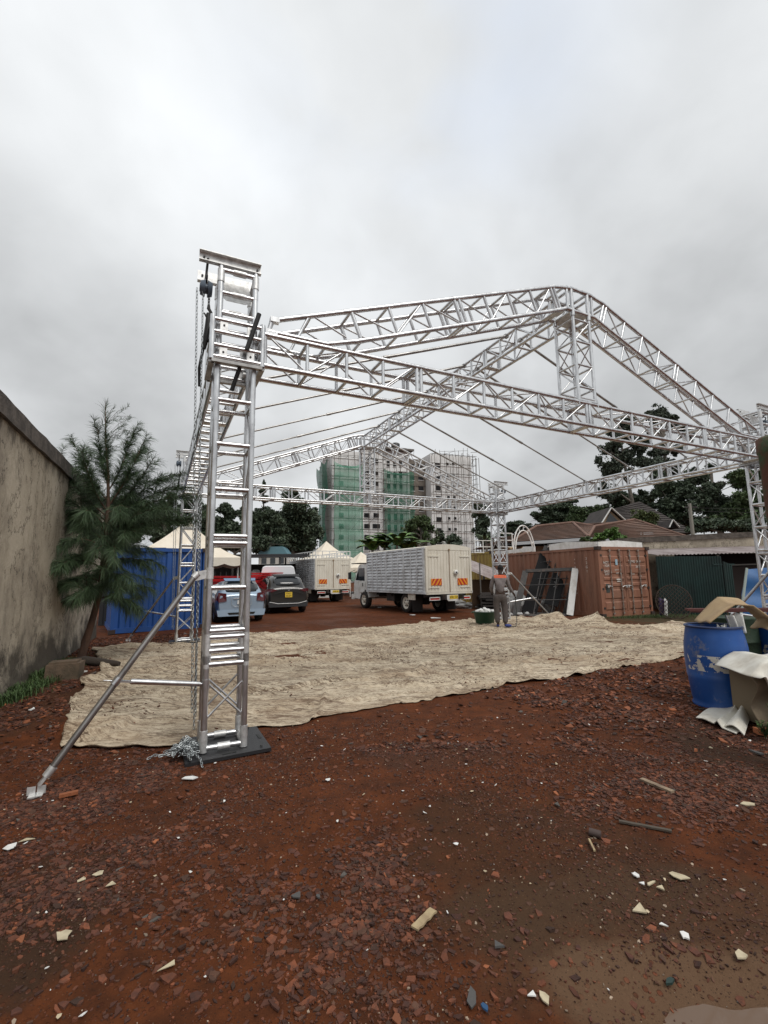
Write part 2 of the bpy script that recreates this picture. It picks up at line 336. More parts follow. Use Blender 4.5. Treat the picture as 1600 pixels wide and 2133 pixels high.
def soil_material():
    M = bpy.data.materials.new('red_soil'); M.use_nodes = True; t = M.node_tree; L = t.links; P = t.nodes['Principled BSDF']
    g = t.nodes.new('ShaderNodeTexCoord')
    def nz(sc, det=6, ro=.6, off=(0, 0, 0)):
        mp = t.nodes.new('ShaderNodeMapping'); mp.inputs[1].default_value = off; L.new(g.outputs['Object'], mp.inputs[0])
        n = t.nodes.new('ShaderNodeTexNoise'); n.inputs['Scale'].default_value = sc; n.inputs['Detail'].default_value = det; n.inputs['Roughness'].default_value = ro; L.new(mp.outputs[0], n.inputs[0]); return n.outputs[0]
    def mr(s_, a, b_, c=0, d=1):
        r = t.nodes.new('ShaderNodeMapRange'); r.inputs[1].default_value = a; r.inputs[2].default_value = b_; r.inputs[3].default_value = c; r.inputs[4].default_value = d; L.new(s_, r.inputs[0]); return r.outputs[0]
    def mix(f, a, b_, bt='MIX'):
        x = t.nodes.new('ShaderNodeMixRGB'); x.blend_type = bt
        if isinstance(f, float): x.inputs[0].default_value = f
        else: L.new(f, x.inputs[0])
        for i, q in ((1, a), (2, b_)):
            if isinstance(q, tuple): x.inputs[i].default_value = (*q, 1)
            else: L.new(q, x.inputs[i])
        return x.outputs[0]
    def mul(a, b_):
        n = t.nodes.new('ShaderNodeMath'); n.operation = 'MULTIPLY'; L.new(a, n.inputs[0])
        if isinstance(b_, float): n.inputs[1].default_value = b_
        else: L.new(b_, n.inputs[1])
        return n.outputs[0]
    def spot(cx, cy, rx, ry, soft=.6):      # a patch of other soil, with a noisy edge
        s_ = t.nodes.new('ShaderNodeSeparateXYZ'); L.new(g.outputs['Object'], s_.inputs[0])
        def ax(o_, c, r_):
            a = t.nodes.new('ShaderNodeMath'); a.operation = 'SUBTRACT'; L.new(o_, a.inputs[0]); a.inputs[1].default_value = c
            d = t.nodes.new('ShaderNodeMath'); d.operation = 'DIVIDE'; L.new(a.outputs[0], d.inputs[0]); d.inputs[1].default_value = r_
            return mul(d.outputs[0], d.outputs[0])
        s2 = t.nodes.new('ShaderNodeMath'); L.new(ax(s_.outputs[0], cx, rx), s2.inputs[0]); L.new(ax(s_.outputs[1], cy, ry), s2.inputs[1])
        n = t.nodes.new('ShaderNodeMath'); n.operation = 'ADD'; L.new(s2.outputs[0], n.inputs[0]); L.new(mr(nz(2.2, 6, .65, (cx, cy, 0)), .3, .7, -soft, soft), n.inputs[1])
        return mr(n.outputs[0], 1.25, .6)
    c = mix(mr(nz(.9), .35, .65), (.135, .043, .017), (.096, .032, .014))
    c = mix(mr(nz(5, 8, .7, (3, 1, 0)), .4, .7), c, (.052, .021, .012))
    c = mix(mul(spot(.75, 2.7, .75, .75), .62), c, (.052, .030, .018))
    c = mix(mul(spot(1.15, 2.15, .9, .45), .7), c, (.075, .046, .028))
    c = mix(mul(spot(3.1, 3.7, .7, 1.2), .75), c, (.048, .036, .027))
    c = mix(mul(spot(-1.75, 2.2, .5, .55), .8), c, (.042, .028, .019))
    c = mix(mul(spot(-4.6, 6.2, 1.2, 2.4), .7), c, (.055, .030, .019))
    c = mix(mul(spot(.35, 4.1, .6, .3), .5), c, (.06, .034, .024))
    c = mix(mul(spot(11.5, 15.2, 4.5, 3.0), .9), c, (.055, .05, .03))
    c = mix(mul(spot(1.15, 1.86, .62, .24, .5), .9), c, (.135, .080, .048))
    v = t.nodes.new('ShaderNodeTexVoronoi'); v.inputs['Scale'].default_value = 26; L.new(g.outputs['Object'], v.inputs[0])
    chip = mul(mr(v.outputs['Distance'], .30, .22), mr(nz(1.3, 3, .5, (8, 2, 0)), .42, .6))
    hsv = t.nodes.new('ShaderNodeHueSaturation'); hsv.inputs['Color'].default_value = (.17, .055, .03, 1); sx = t.nodes.new('ShaderNodeSeparateXYZ'); L.new(v.outputs['Color'], sx.inputs[0])
    L.new(mr(sx.outputs[0], 0, 1, .45, 1.25), hsv.inputs['Value']); c = mix(mul(chip, .75), c, hsv.outputs[0])
    grit = t.nodes.new('ShaderNodeTexVoronoi'); grit.inputs['Scale'].default_value = 120; L.new(g.outputs['Object'], grit.inputs[0])
    gs = t.nodes.new('ShaderNodeSeparateXYZ'); L.new(grit.outputs['Color'], gs.inputs[0])
    gm = mul(mr(gs.outputs[0], .90, .94), mr(grit.outputs['Distance'], .32, .2)); c = mix(mul(gm, .35), c, (.28, .17, .10))
    gm2 = mul(mr(gs.outputs[1], .8, .85), mr(grit.outputs['Distance'], .4, .25)); c = mix(mul(gm2, .6), c, (.025, .018, .014))
    c = mix(mul(mr(nz(45, 8, .8, (2, 2, 2)), .55, .72), .55), c, (.035, .016, .010)); c = mix(mul(mr(nz(60, 8, .8, (7, 2, 2)), .60, .75), .45), c, (.20, .075, .038))
    L.new(c, P.inputs['Base Color'])
    wet = mr(nz(.7, 4, .6, (1, 9, 0)), .35, .7, .55, .95); L.new(wet, P.inputs['Roughness']); P.inputs['Specular IOR Level'].default_value = .05
    b1 = t.nodes.new('ShaderNodeBump'); b1.inputs['Strength'].default_value = .9; b1.inputs['Distance'].default_value = .012; L.new(nz(22, 12, .8), b1.inputs['Height'])
    b2 = t.nodes.new('ShaderNodeBump'); b2.inputs['Strength'].default_value = .6; b2.inputs['Distance'].default_value = .02; L.new(chip, b2.inputs['Height']); L.new(b1.outputs[0], b2.inputs['Normal']); L.new(b2.outputs[0], P.inputs['Normal'])
    return M
SOIL = soil_material()
o = npmesh('ground', V, Fq, SOIL, smooth=True); tag(o, None, None, kind='structure')
WATER = mat('muddy_water', (.13, .08, .05), .22, coat=.3)
mb = MB(); pts = []
for i in range(40):
    a = 2 * math.pi * i / 40; k = 1 + .28 * math.sin(a * 3 + 1) + .15 * math.sin(a * 7)
    pts.append((1.20 + .34 * k * math.cos(a), 1.79 + .085 * k * math.sin(a), -.037))
mb.poly(pts); o = mb.build('puddle_water', WATER); tag(o, None, None, kind='structure')

# ------------------------------------------------------------------ tarpaulin sheet on the ground
front = [gp(*q) for q in ((100, 1562), (190, 1560), (290, 1555), (370, 1550), (480, 1530), (600, 1508), (700, 1492), (850, 1465), (1000, 1437), (1250, 1400), (1430, 1370), (1490, 1352))]
back = [gp(*q) for q in ((202, 1349), (250, 1352), (330, 1343), (420, 1327), (530, 1322), (700, 1311), (860, 1300), (1000, 1289), (1150, 1290), (1300, 1301), (1380, 1304), (1465, 1300))]
left = [gp(*q) for q in ((100, 1562), (138, 1496), (165, 1450), (192, 1415), (212, 1385), (205, 1362), (202, 1349))]
right = [gp(*q) for q in ((1490, 1352), (1482, 1325), (1465, 1300))]
def pl(P, t_):
    d = [0.0]
    for a, b_ in zip(P, P[1:]): d.append(d[-1] + (b_ - a).length)
    q = t_ * d[-1]
    for i in range(len(P) - 1):
        if q <= d[i + 1] or i == len(P) - 2:
            k = (q - d[i]) / (d[i + 1] - d[i]); return P[i].lerp(P[i + 1], min(max(k, 0), 1))
nu, nv = 330, 210
Fp = [pl(front, i / nu) for i in range(nu + 1)]; Bp = [pl(back, i / nu) for i in range(nu + 1)]; Lp = [pl(left, j / nv) for j in range(nv + 1)]; Rp = [pl(right, j / nv) for j in range(nv + 1)]
P_ = np.zeros((nv + 1, nu + 1, 3))
for j in range(nv + 1):
    t_ = j / nv
    for i in range(nu + 1):
        s_ = i / nu
        q = Fp[i] * (1 - t_) + Bp[i] * t_ + Lp[j] * (1 - s_) + Rp[j] * s_ - (front[0] * (1 - s_) * (1 - t_) + front[-1] * s_ * (1 - t_) + back[0] * (1 - s_) * t_ + back[-1] * s_ * t_)
        P_[j, i] = q
x, y = P_[..., 0].copy(), P_[..., 1].copy()
JJ, II = np.mgrid[0:nv + 1, 0:nu + 1]; ed = np.minimum(np.minimum(II, nu - II) / nu * 11, np.minimum(JJ, nv - JJ) / nv * 9)   # metres from the edge
wob = (vn(x * 1.7 + 40, y * 1.7) - .5) * .22 + (vn(x * 6, y * 6 + 9) - .5) * .07
edge = np.clip(1 - ed / .5, 0, 1); P_[..., 0] += wob * edge; P_[..., 1] += ((vn(x * 2.1, y * 2.1 + 70) - .5) * .3 + (vn(x * 7 + 3, y * 7) - .5) * .08) * edge
ua = x * .985 + y * .17; va = -x * .17 + y * .985           # creases run roughly left to right
warp = (fbm(x * .5, y * .5, 3) - .5) * 3
ridge = lambda q, w: np.clip(1 - np.abs(q - .5) / w, 0, 1)
cr = ridge(fbm(ua * .45 + warp * .2, va * 2.6 + warp, 3), .035) * .030 + ridge(fbm(ua * 1.1 + 31, va * 5.5 + warp + 4, 3), .04) * .016 + ridge(fbm(ua * .30 + 71, va * .8 + 4 + warp * .3, 2), .022) * .060
z = .010 + gheight(P_[..., 0], P_[..., 1]) * .8 + cr + (fbm(ua * 2, va * 5, 3) - .5) * .014
z += (fbm(ua * 1.1 + 3, va * 1.8 + 8, 2) - .5) * .035 * np.clip(ed * 3, 0, 1) + ridge(fbm(x * .9 + 11, y * .5 + 60, 2), .03) * .03
z += np.exp(-(ed / .10) ** 2) * .006 * vn(x * 3, y * 3 + 50)
for (px, py, rx, ry, hh, ang) in ((1150, 1292, .75, .22, .26, .2), (1270, 1296, .85, .28, .34, .25), (1400, 1303, .5, .2, .12, .3), (1080, 1290, .4, .16, .10, .1), (270, 1350, .5, .12, .10, .2)):
    c_ = gp(px, py); dx = P_[..., 0] - c_.x; dy = P_[..., 1] - c_.y; a_ = dx * math.cos(ang) + dy * math.sin(ang); b2 = -dx * math.sin(ang) + dy * math.cos(ang)
    z += hh * np.exp(-(a_ / rx) ** 2 - (b2 / ry) ** 2) * (.75 + .5 * fbm(x * 3 + 7, y * 3, 2))
P_[..., 2] = z
q0 = (np.mgrid[0:nv, 0:nu][0] * (nu + 1) + np.mgrid[0:nv, 0:nu][1]).ravel(); Fq = np.stack([q0, q0 + 1, q0 + nu + 2, q0 + nu + 1], 1)
def tarp_material():
    M = bpy.data.materials.new('dirty_tarpaulin'); M.use_nodes = True; t = M.node_tree; L = t.links; P = t.nodes['Principled BSDF']; g = t.nodes.new('ShaderNodeTexCoord')
    def nz(sc, det=6, ro=.6, st=(1, 1, 1), rz=.17, off=(0, 0, 0)):
        mp = t.nodes.new('ShaderNodeMapping'); mp.inputs[1].default_value = off; mp.inputs['Rotation'].default_value = (0, 0, -rz); mp.inputs['Scale'].default_value = st; L.new(g.outputs['Object'], mp.inputs[0])
        n = t.nodes.new('ShaderNodeTexNoise'); n.inputs['Scale'].default_value = sc; n.inputs['Detail'].default_value = det; n.inputs['Roughness'].default_value = ro; L.new(mp.outputs[0], n.inputs[0]); return n.outputs[0]
    def mr(s_, a, b_, c=0, d=1):
        r = t.nodes.new('ShaderNodeMapRange'); r.inputs[1].default_value = a; r.inputs[2].default_value = b_; r.inputs[3].default_value = c; r.inputs[4].default_value = d; L.new(s_, r.inputs[0]); return r.outputs[0]
    def mix(f, a, b_):
        x = t.nodes.new('ShaderNodeMixRGB'); L.new(f, x.inputs[0])
        for i, q in ((1, a), (2, b_)):
            if isinstance(q, tuple): x.inputs[i].default_value = (*q, 1)
            else: L.new(q, x.inputs[i])
        return x.outputs[0]
    def band(s_, w):
        a = t.nodes.new('ShaderNodeMath'); a.operation = 'SUBTRACT'; L.new(s_, a.inputs[0]); a.inputs[1].default_value = .5
        b_ = t.nodes.new('ShaderNodeMath'); b_.operation = 'ABSOLUTE'; L.new(a.outputs[0], b_.inputs[0]); return mr(b_.outputs[0], w, w * .2)
    def mul(a, b_):
        n = t.nodes.new('ShaderNodeMath'); n.operation = 'MULTIPLY'; L.new(a, n.inputs[0])
        if isinstance(b_, float): n.inputs[1].default_value = b_
        else: L.new(b_, n.inputs[1])
        return n.outputs[0]
    c = mix(mr(nz(.8), .35, .65), (.60, .515, .39), (.49, .41, .30))
    c = mix(mr(nz(9, 8, .75), .50, .80), c, (.36, .27, .18))
    c = mix(mul(mr(nz(.62, 10, .75, (.7, 1.3, 1), off=(2, 7, 0)), .47, .62), .78), c, (.30, .215, .14))
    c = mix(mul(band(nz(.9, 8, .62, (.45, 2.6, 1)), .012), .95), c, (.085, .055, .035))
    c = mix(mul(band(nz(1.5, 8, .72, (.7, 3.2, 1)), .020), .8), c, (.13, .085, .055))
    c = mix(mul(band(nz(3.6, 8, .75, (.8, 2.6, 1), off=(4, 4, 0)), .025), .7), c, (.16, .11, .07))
    c = mix(mul(mr(nz(1.6, 10, .8, (.7, 1.6, 1), off=(9, 1, 0)), .55, .62), .85), c, (.12, .072, .045))
    c = mix(mul(mr(nz(30, 6, .8), .62, .74), .5), c, (.12, .08, .055))
    L.new(c, P.inputs['Base Color']); P.inputs['Roughness'].default_value = .85; P.inputs['Specular IOR Level'].default_value = .25
    b1 = t.nodes.new('ShaderNodeBump'); b1.inputs['Strength'].default_value = .32; b1.inputs['Distance'].default_value = .012; L.new(nz(5, 9, .7, (.6, 2.2, 1)), b1.inputs['Height']); L.new(b1.outputs[0], P.inputs['Normal'])
    return M
TARPM = tarp_material()
o = npmesh('ground_sheet', P_.reshape(-1, 3), Fq, TARPM, smooth=True)
md = o.modifiers.new('thick', 'SOLIDIFY'); md.thickness = .003; md.offset = -1
tag(o, 'large dirty cream tarpaulin spread flat over the red soil under the truss roof', 'tarpaulin')
TP = [(q.x, q.y) for q in front] + [(q.x, q.y) for q in right[1:]] + [(q.x, q.y) for q in back[::-1][1:]] + [(q.x, q.y) for q in left[::-1][1:-1]]
def in_poly(x, y, poly):
    ins = np.zeros(x.shape, bool); n_ = len(poly)
    for i in range(n_):
        x1, y1 = poly[i]; x2, y2 = poly[(i + 1) % n_]
        c_ = ((y1 > y) != (y2 > y)) & (x < (x2 - x1) * (y - y1) / (y2 - y1 + 1e-12) + x1); ins ^= c_
    return ins

# ------------------------------------------------------------------ broken tile shards and grit
def shards(name, n_, xr, yr, smin, smax, dens, mats, seed, lift=0.0, thick=(.005, .013), tilt=.28, inside=False, wts=None, pw=2.0):
    g = np.random.default_rng(seed); x = g.uniform(*xr, n_ * 7); y = g.uniform(*yr, n_ * 7)
    # keep only where the camera's wide view could see it
    ok = np.abs(x) < y * .98 + .5
    ok &= g.random(len(x)) < dens(x, y)
    ok &= (in_poly(x, y, TP) == inside)
    x = x[ok][:n_]; y = y[ok][:n_]; n_ = len(x); K = 5
    s_ = smin + (smax - smin) * g.random(n_) ** pw; th = g.uniform(*thick, n_)
    an = np.sort(g.random((n_, K)) * .8 + np.arange(K), axis=1) / K * 2 * np.pi; rad = s_[:, None] * g.uniform(.40, 1.15, (n_, K)) * .55
    asp = g.uniform(.45, 1, n_)[:, None]; lx = rad * np.cos(an); ly = rad * np.sin(an) * asp
    rz = g.random(n_)[:, None] * 2 * np.pi; px = lx * np.cos(rz) - ly * np.sin(rz); py = lx * np.sin(rz) + ly * np.cos(rz)
    tx, ty = g.normal(0, tilt, (2, n_)); tx = np.clip(tx, -1, 1) * .7; ty = np.clip(ty, -1, 1) * .7
    z0 = gheight(x, y) + lift + np.abs(tx) * s_ * .22 + np.abs(ty) * s_ * .22 - th * .3
    top = np.stack([px + x[:, None], py + y[:, None], z0[:, None] + th[:, None] + px * tx[:, None] + py * ty[:, None]], 2)
    bot = top.copy(); bot[..., 2] -= th[:, None]
    V = np.concatenate([top, bot], 1).reshape(-1, 3); base = (np.arange(n_) * 2 * K)[:, None]
    me = bpy.data.meshes.new(name); topf = base + np.arange(K); side = []
    for k in range(K): side.append(np.stack([base[:, 0] + k, base[:, 0] + K + k, base[:, 0] + K + (k + 1) % K, base[:, 0] + (k + 1) % K], 1))
    side = np.stack(side, 1).reshape(-1, 4)
    loops = np.concatenate([topf.ravel(), side.ravel()]); me.vertices.add(len(V)); me.vertices.foreach_set('co', V.astype(np.float32).ravel())
    me.loops.add(len(loops)); me.loops.foreach_set('vertex_index', loops.astype(np.int32))
    st = np.concatenate([np.arange(n_) * K, n_ * K + np.arange(len(side)) * 4]); lt = np.concatenate([np.full(n_, K), np.full(len(side), 4)])
    me.polygons.add(len(st)); me.polygons.foreach_set('loop_start', st.astype(np.int32)); me.polygons.foreach_set('loop_total', lt.astype(np.int32))
    for q in mats: me.materials.append(q)
    w = g.choice(len(mats), n_, p=wts) if wts else g.integers(0, len(mats), n_)
    me.polygons.foreach_set('material_index', np.concatenate([w, np.repeat(w, K)]).astype(np.int32)); me.polygons.foreach_set('use_smooth', np.zeros(len(st), bool)); me.update(calc_edges=True); me.validate()
    o = bpy.data.objects.new(name, me); COL.objects.link(o); return o
SH1 = mat('shard_terracotta', (.150, .045, .018), .85, island=.5, bump=.4, bscale=60, c2=(.085, .030, .015), scale=28, lo=.4, hi=.6)
SH2 = mat('shard_dark_red', (.088, .028, .014), .85, island=.5, bump=.4, bscale=60, c2=(.055, .02, .012), scale=28, lo=.4, hi=.6)
SH3 = mat('shard_brown', (.080, .036, .021), .85, island=.5, bump=.4, bscale=60, c2=(.06, .026, .014), scale=28, lo=.4, hi=.6)
SH4 = mat('shard_grey', (.075, .066, .058), .8, island=.4)
SH5 = mat('shard_orange', (.24, .078, .030), .75, island=.35)
def dens1(x, y):
    sg = lambda q: 1 / (1 + np.exp(-np.clip(q * 4, -30, 30))); n_ = fbm(x * 1.4 + 20, y * 1.4, 3); n2_ = fbm(x * 5 + 3, y * 5, 2)
    L_ = sg((-x - 1.20 - np.clip(y - 3.2, 0, 3) * .28) / .45) * sg((y - 2.25) / .4) * .9
    R_ = sg((x - 1.25 - np.clip(y - 3.6, 0, 6) * .14) / .6) * sg((y - 3.05) / .35)
    far = sg((y - 7.5) / .5) * .3
    c1 = .95 * np.exp(-((x + .10) / .24) ** 2 - ((y - 2.3) / .5) ** 2); c2 = .9 * np.exp(-((x - .74) / .27) ** 2 - ((y - 1.98) / .2) ** 2); c3 = .45 * np.exp(-((x + .75) / .5) ** 2 - ((y - 2.35) / .35) ** 2); c4 = .5 * np.exp(-((x - .5) / .7) ** 2 - ((y - 4.2) / .5) ** 2)
    d = np.maximum.reduce([L_, R_, far, c1, c2, c3, c4]); d = d * np.clip((n_ - .33) * 4.5, .05, 1) * np.clip((n2_ - .25) * 3, .25, 1)
    d *= 1 - .8 * np.exp(-(((x - 3.1) / .5) ** 2 + ((y - 3.9) / .5) ** 2)); d *= 1 - .97 * np.exp(-(((x - 1.18) / .5) ** 2 + ((y - 1.82) / .2) ** 2))
    return np.clip(d, 0, .96) + np.where(y < 4.4, .012, .03)
MS = [SH1, SH2, SH3, SH4, SH5]
tag(shards('broken_tile_shards', 44000, (-3.4, 4.2), (1.5, 4.4), .007, .056, dens1, MS, 5, wts=[.36, .42, .20, .005, .015], pw=3.0, lift=-.003, tilt=.22), 'broken red roof tile shards strewn over the bare soil near the camera', 'rubble', kind='stuff')
tag(shards('scattered_tile_rubble', 40000, (-7.5, 8.5), (4.2, 13), .012, .085, dens1, MS, 6, wts=[.40, .36, .14, .02, .08]), 'scattered rubble of red tiles between the tarpaulin, the wall and the drums', 'rubble', kind='stuff')
SH6 = mat('grit_pale', (.30, .23, .17), .8, island=.5)
tag(shards('fine_grit', 70000, (-3.4, 4.2), (1.5, 5.2), .004, .022, lambda x, y: np.clip((fbm(x * 1.3 + 50, y * 1.3, 3) - .35) * 3, .15, 1), [SH2, SH3, SH6, SH1], 8, tilt=.4, thick=(.002, .006), wts=[.46, .36, .04, .14], pw=3.0, lift=-.001), 'fine grit and tiny chips on the soil in the foreground', 'grit', kind='stuff')
tag(shards('dirt_crumbs', 2600, (-6, 7.5), (4.4, 15), .008, .04, lambda x, y: np.clip((fbm(x * .9 + 90, y * .9, 3) - .5) * 6, .04, 1), [SH2, SH3, SH1], 9, lift=.035, thick=(.003, .012), inside=True, wts=[.5, .35, .15]), 'crumbs of dirt and tile lying on the tarpaulin', 'dirt', kind='stuff')
tag(shards('paper_scraps', 420, (-3.4, 5), (1.5, 9), .006, .035, lambda x, y: np.clip(1.5 - y * .1, .2, 1) + 0 * x, [PAPER, mat('cream_chip', (.45, .37, .25), .85, island=.3)], 12, lift=.012, thick=(.001, .003), wts=[.55, .45], pw=2.2), 'tiny white and cream chips of litter dotted over the soil', 'litter', kind='stuff')

# ================================================================== TRUSS TOWERS AND ROOF
def link_mesh(mb, pts, pitch=.034, wire=.0045, mi=0):      # chain links along a polyline
    P = [Vector(p) for p in pts]; segs = [(a, b_) for a, b_ in zip(P, P[1:])]; tot = sum((b_ - a).length for a, b_ in segs); n_ = int(tot / pitch); k = 0
    d0 = 0.0; si = 0
    for i in range(n_):
        q = (i + .5) * pitch
        while si < len(segs) - 1 and q > d0 + (segs[si][1] - segs[si][0]).length: d0 += (segs[si][1] - segs[si][0]).length; si += 1
        a, b_ = segs[si]; d = (b_ - a).normalized(); c = a + d * (q - d0); s1 = d.orthogonal().normalized(); s2 = d.cross(s1)
        if i % 2: s1, s2 = s2, s1
        hl, hw = pitch * .72, pitch * .33
        loop = [c + d * hl * math.cos(t_) + s1 * hw * math.sin(t_) for t_ in [2 * math.pi * j / 8 for j in range(8)]]
        mb.path(loop, wire, 4, mi, closed=True)

def make_tower(label, loc, rz, side, diag, brace, feet_twist=0.0, sling=True):
    t = thing('truss_tower', label, 'truss tower', loc, rz, 'aluminium towers at the corners of the truss roof')
    h = HS
    # base plate, with hand slots, slightly turned
    b_ = MB(); b_.prism([(-.33, -.30, 0), (.36, -.33, 0), (.38, .30, 0), (-.31, .32, 0)], (0, 0, .028))
    for c in ((.02, -.26, .029), (.33, .0, .029)): b_.box(c, (.11, .025, .006) if c[0] < .1 else (.025, .11, .006), 1)
    for sx in (-1, 1):
        for sy in (-1, 1): b_.lathe([(.0, .040), (.012, .040), (.012, .034)], (sx * .29, sy * .26, 0), 8, 1)
    o = b_.build('base_plate', [BLACK, INK], t, (0, 0, .012)); o.rotation_euler = (R(.8), R(-.8), feet_twist)
    # base frame
    b_ = MB()
    for sx in (-1, 1):
        b_.tube((sx * h, -h, .075), (sx * h, h, .075), .022, 10); b_.tube((-h, sx * h, .075), (h, sx * h, .075), .022, 10)
        b_.tube((sx * h, -.05, .075), (sx * h, .05, .075), .031, 10, mi=1); b_.tube((-.05, sx * h, .075), (.05, sx * h, .075), .031, 10, mi=1)
        for sy in (-1, 1): b_.tube((sx * h, sy * h, .045), (sx * h, sy * h, .22), .033, 12, mi=1)
    b_.build('base_frame', [ALU, ALU2], t)
    for sx in (-1, 1):
        for sy in (-1, 1):
            b_ = MB(); b_.tube((sx * h, sy * h, .10), (sx * h, sy * h, TT), .0275, 14)
            for z in (.8, 1.9, 3.0, 4.3): b_.tube((sx * h, sy * h, z - .035), (sx * h, sy * h, z + .035), .029, 12)
            b_.build('leg', ALU, t)
    # rungs and lattice
    rz_ = [.76, .875, .99, 1.045, 1.42, 1.82, 1.885, 2.32, 2.75, 3.18, 4.06]
    class _Each:
        def tube(self, P, Q, r, n=8, **k):
            q = MB(); q.tube(P, Q, r, n, caps=False); q.build('rung' if r > .015 else 'diagonal', ALU, t)
    b_ = _Each()
    for z in rz_ + [TT - .04, TT - .28]:
        rr = .023
        for sy in (-1, 1): b_.tube((-h, sy * h, z), (h, sy * h, z), rr, 10)
        if z not in (.875, .99):
            for sx in (-1, 1): b_.tube((sx * h, -h, z - .0), (sx * h, h, z - .0), rr, 10)
    for sy in (-1, 1):
        b_.tube((-h, sy * h, .30), (h, sy * h, .62), .010, 8); b_.tube((h, sy * h * .97, .30), (-h, sy * h * .97, .62), .010, 8)
    zz = [1.045, 1.42, 1.82, 1.885, 2.32, 2.75, 3.18, 3.55]
    for i, (z0, z1) in enumerate(zip(zz, zz[1:])):
        if z1 - z0 < .1: continue
        up = i % 2
        for sx in (-1, 1): b_.tube((sx * h, -h if up else h, z0), (sx * h, h if up else -h, z1), .012, 8)
        if diag:
            for sy in (-1, 1): b_.tube((-h if up else h, sy * h, z0), (h if up else -h, sy * h, z1), .012, 8)
    if diag:
        for sx in (-1, 1): b_.tube((sx * h, -h, 4.06), (sx * h, h, TT - .3), .012, 8)
        b_.tube((-h, -h, 4.06), (h, -h, TT - .3), .012, 8)
    # hinge blocks in the lower section
    b_ = MB()
    for sx in (-1, 1):
        for sy in (-1, 1): hb = MB(); hb.tube((sx * h, sy * h, .73), (sx * h, sy * h, 1.02), .029, 12); hb.box((sx * h * .93, sy * h * .93, .82), (.05, .05, .06)); hb.build('hinge_sleeve', ALU2, t)
    pass
    # head: corner sleeves, plates and the two channels that carry the hoist
    b_ = MB()
    for sx in (-1, 1):
        for sy in (-1, 1): b_.tube((sx * h, sy * h, TT - .17), (sx * h, sy * h, TT - .04), .034, 12)
        b_.tube((-.05, sx * h, TT - .04), (.07, sx * h, TT - .04), .031, 10); b_.tube((-.05, sx * h, TT - .28), (.07, sx * h, TT - .28), .028, 10)
    b_.prism([(-h, 0, TT - .19), (-h + .05, 0, TT - .06), (h - .05, 0, TT - .06), (h, 0, TT - .19), (h - .07, 0, TT - .25), (-h + .07, 0, TT - .25)], (0, .008, 0))
    b_.build('head_plate', ALU2, t)
    for sy in (-1, 1):
        b_ = MB(); x0, x1 = (-.37, .215) if side < 0 else (-.215, .37); y0 = sy * .150
        b_.box(((x0 + x1) / 2, y0, TT + .055), (x1 - x0, .007, .096)); b_.box(((x0 + x1) / 2, y0 + .022 * sy, TT + .105), (x1 - x0, .05, .006)); b_.box(((x0 + x1) / 2, y0 + .022 * sy, TT + .005), (x1 - x0, .05, .006))
        for bx in (x0 + .045, x1 - .035): b_.tube((bx, y0 - .014, TT + .055), (bx, y0 + .014, TT + .055), .011, 6, mi=1)
        b_.build('channel', [ALU2, DARKM], t)
    b_ = MB(); px = side * .29; b_.tube((px, -.16, TT + .045), (px, .16, TT + .045), .012, 8); b_.build('hoist_pin', DARKM, t)
    # outrigger brace
    if brace:
        lx, ly, fx, fy = brace; top = Vector((lx * h, ly * h, 1.56)); foot = Vector((fx, fy, .06)); d = (foot - top); dn = d.normalized()
        a = Vector((lx * h, ly * h, 1.60)); hd = Vector((d.x, d.y, 0)).normalized()
        b_ = MB(); s0 = a + hd * .10; s0.z = 1.56; b_.tube(s0 + dn * .02, foot - dn * .10, .0245, 12)
        br = b_.build('brace', STEEL, t)
        b_ = MB(); b_.tube((lx * h, ly * h, 1.50), (lx * h, ly * h, 1.60), .034, 12); b_.bar(Vector((lx * h, ly * h, 1.55)), s0 + dn * .05, .012, .075); b_.tube(s0 + Vector((0, 0, -.01)) - dn * .0, s0 + dn * .06, .029, 10)
        b_.tube(s0 + hd.cross(Vector((0, 0, 1))) * .035, s0 - hd.cross(Vector((0, 0, 1))) * .035, .008, 6); b_.build('clamp', ALU2, br)
        b_ = MB(); f = foot; b_.bar(f - dn * .14, f - dn * .02, .045, .02); b_.tube(f - dn * .15, f - dn * .08, .028, 10)
        b_.box((f.x, f.y, .012), (.085, .085, .010)); b_.bar((f.x - .03, f.y, .018), (f.x - .03, f.y, .07), .008, .05, (1, 0, 0)); b_.bar((f.x + .03, f.y, .018), (f.x + .03, f.y, .07), .008, .05, (1, 0, 0)); b_.build('foot', ALU2, br)
        k = s0 + d * .50; leg = Vector((lx * h, ly * h, .60)); q = s0.lerp(foot, .56)
        b_ = MB(); e = (leg - q).normalized(); b_.tube(q + e * .10, leg - e * .05, .021, 12); b_.tube(leg + Vector((0, 0, -.04)), leg + Vector((0, 0, .04)), .034, 12); b_.tube(leg - e * .07, leg, .012, 8)
        b_.tube(q - dn * .03, q + dn * .03, .032, 12); b_.bar(q, q + e * .13, .05, .012); b_.tube(q - e * .09, q + e * .02, .006, 6)
        b_.build('strut', ALU, t)
    return t
LB = 'aluminium lattice tower with a braced outrigger leg, '
make_tower('nearest aluminium ladder tower, with grey braced outrigger and chain heap at its foot', fr(0, 0), YAW + R(-1), -1, False, (-1, -1, -1.27, -.38), R(4))
make_tower('aluminium tower in front of the blue container, far left corner of the roof', fr(0, LF), YAW, -1, True, (-1, 1, -1.21, .9))
make_tower('aluminium tower behind the worker, in front of the orange container, with white brace', fr(WF, LF), YAW, 1, True, (1, -1, 1.56, -.63))
make_tower('aluminium tower cut by the right edge of the photo above the blue drum', fr(WF, 0), YAW, 1, True, (-1, -1, -.80, .95))

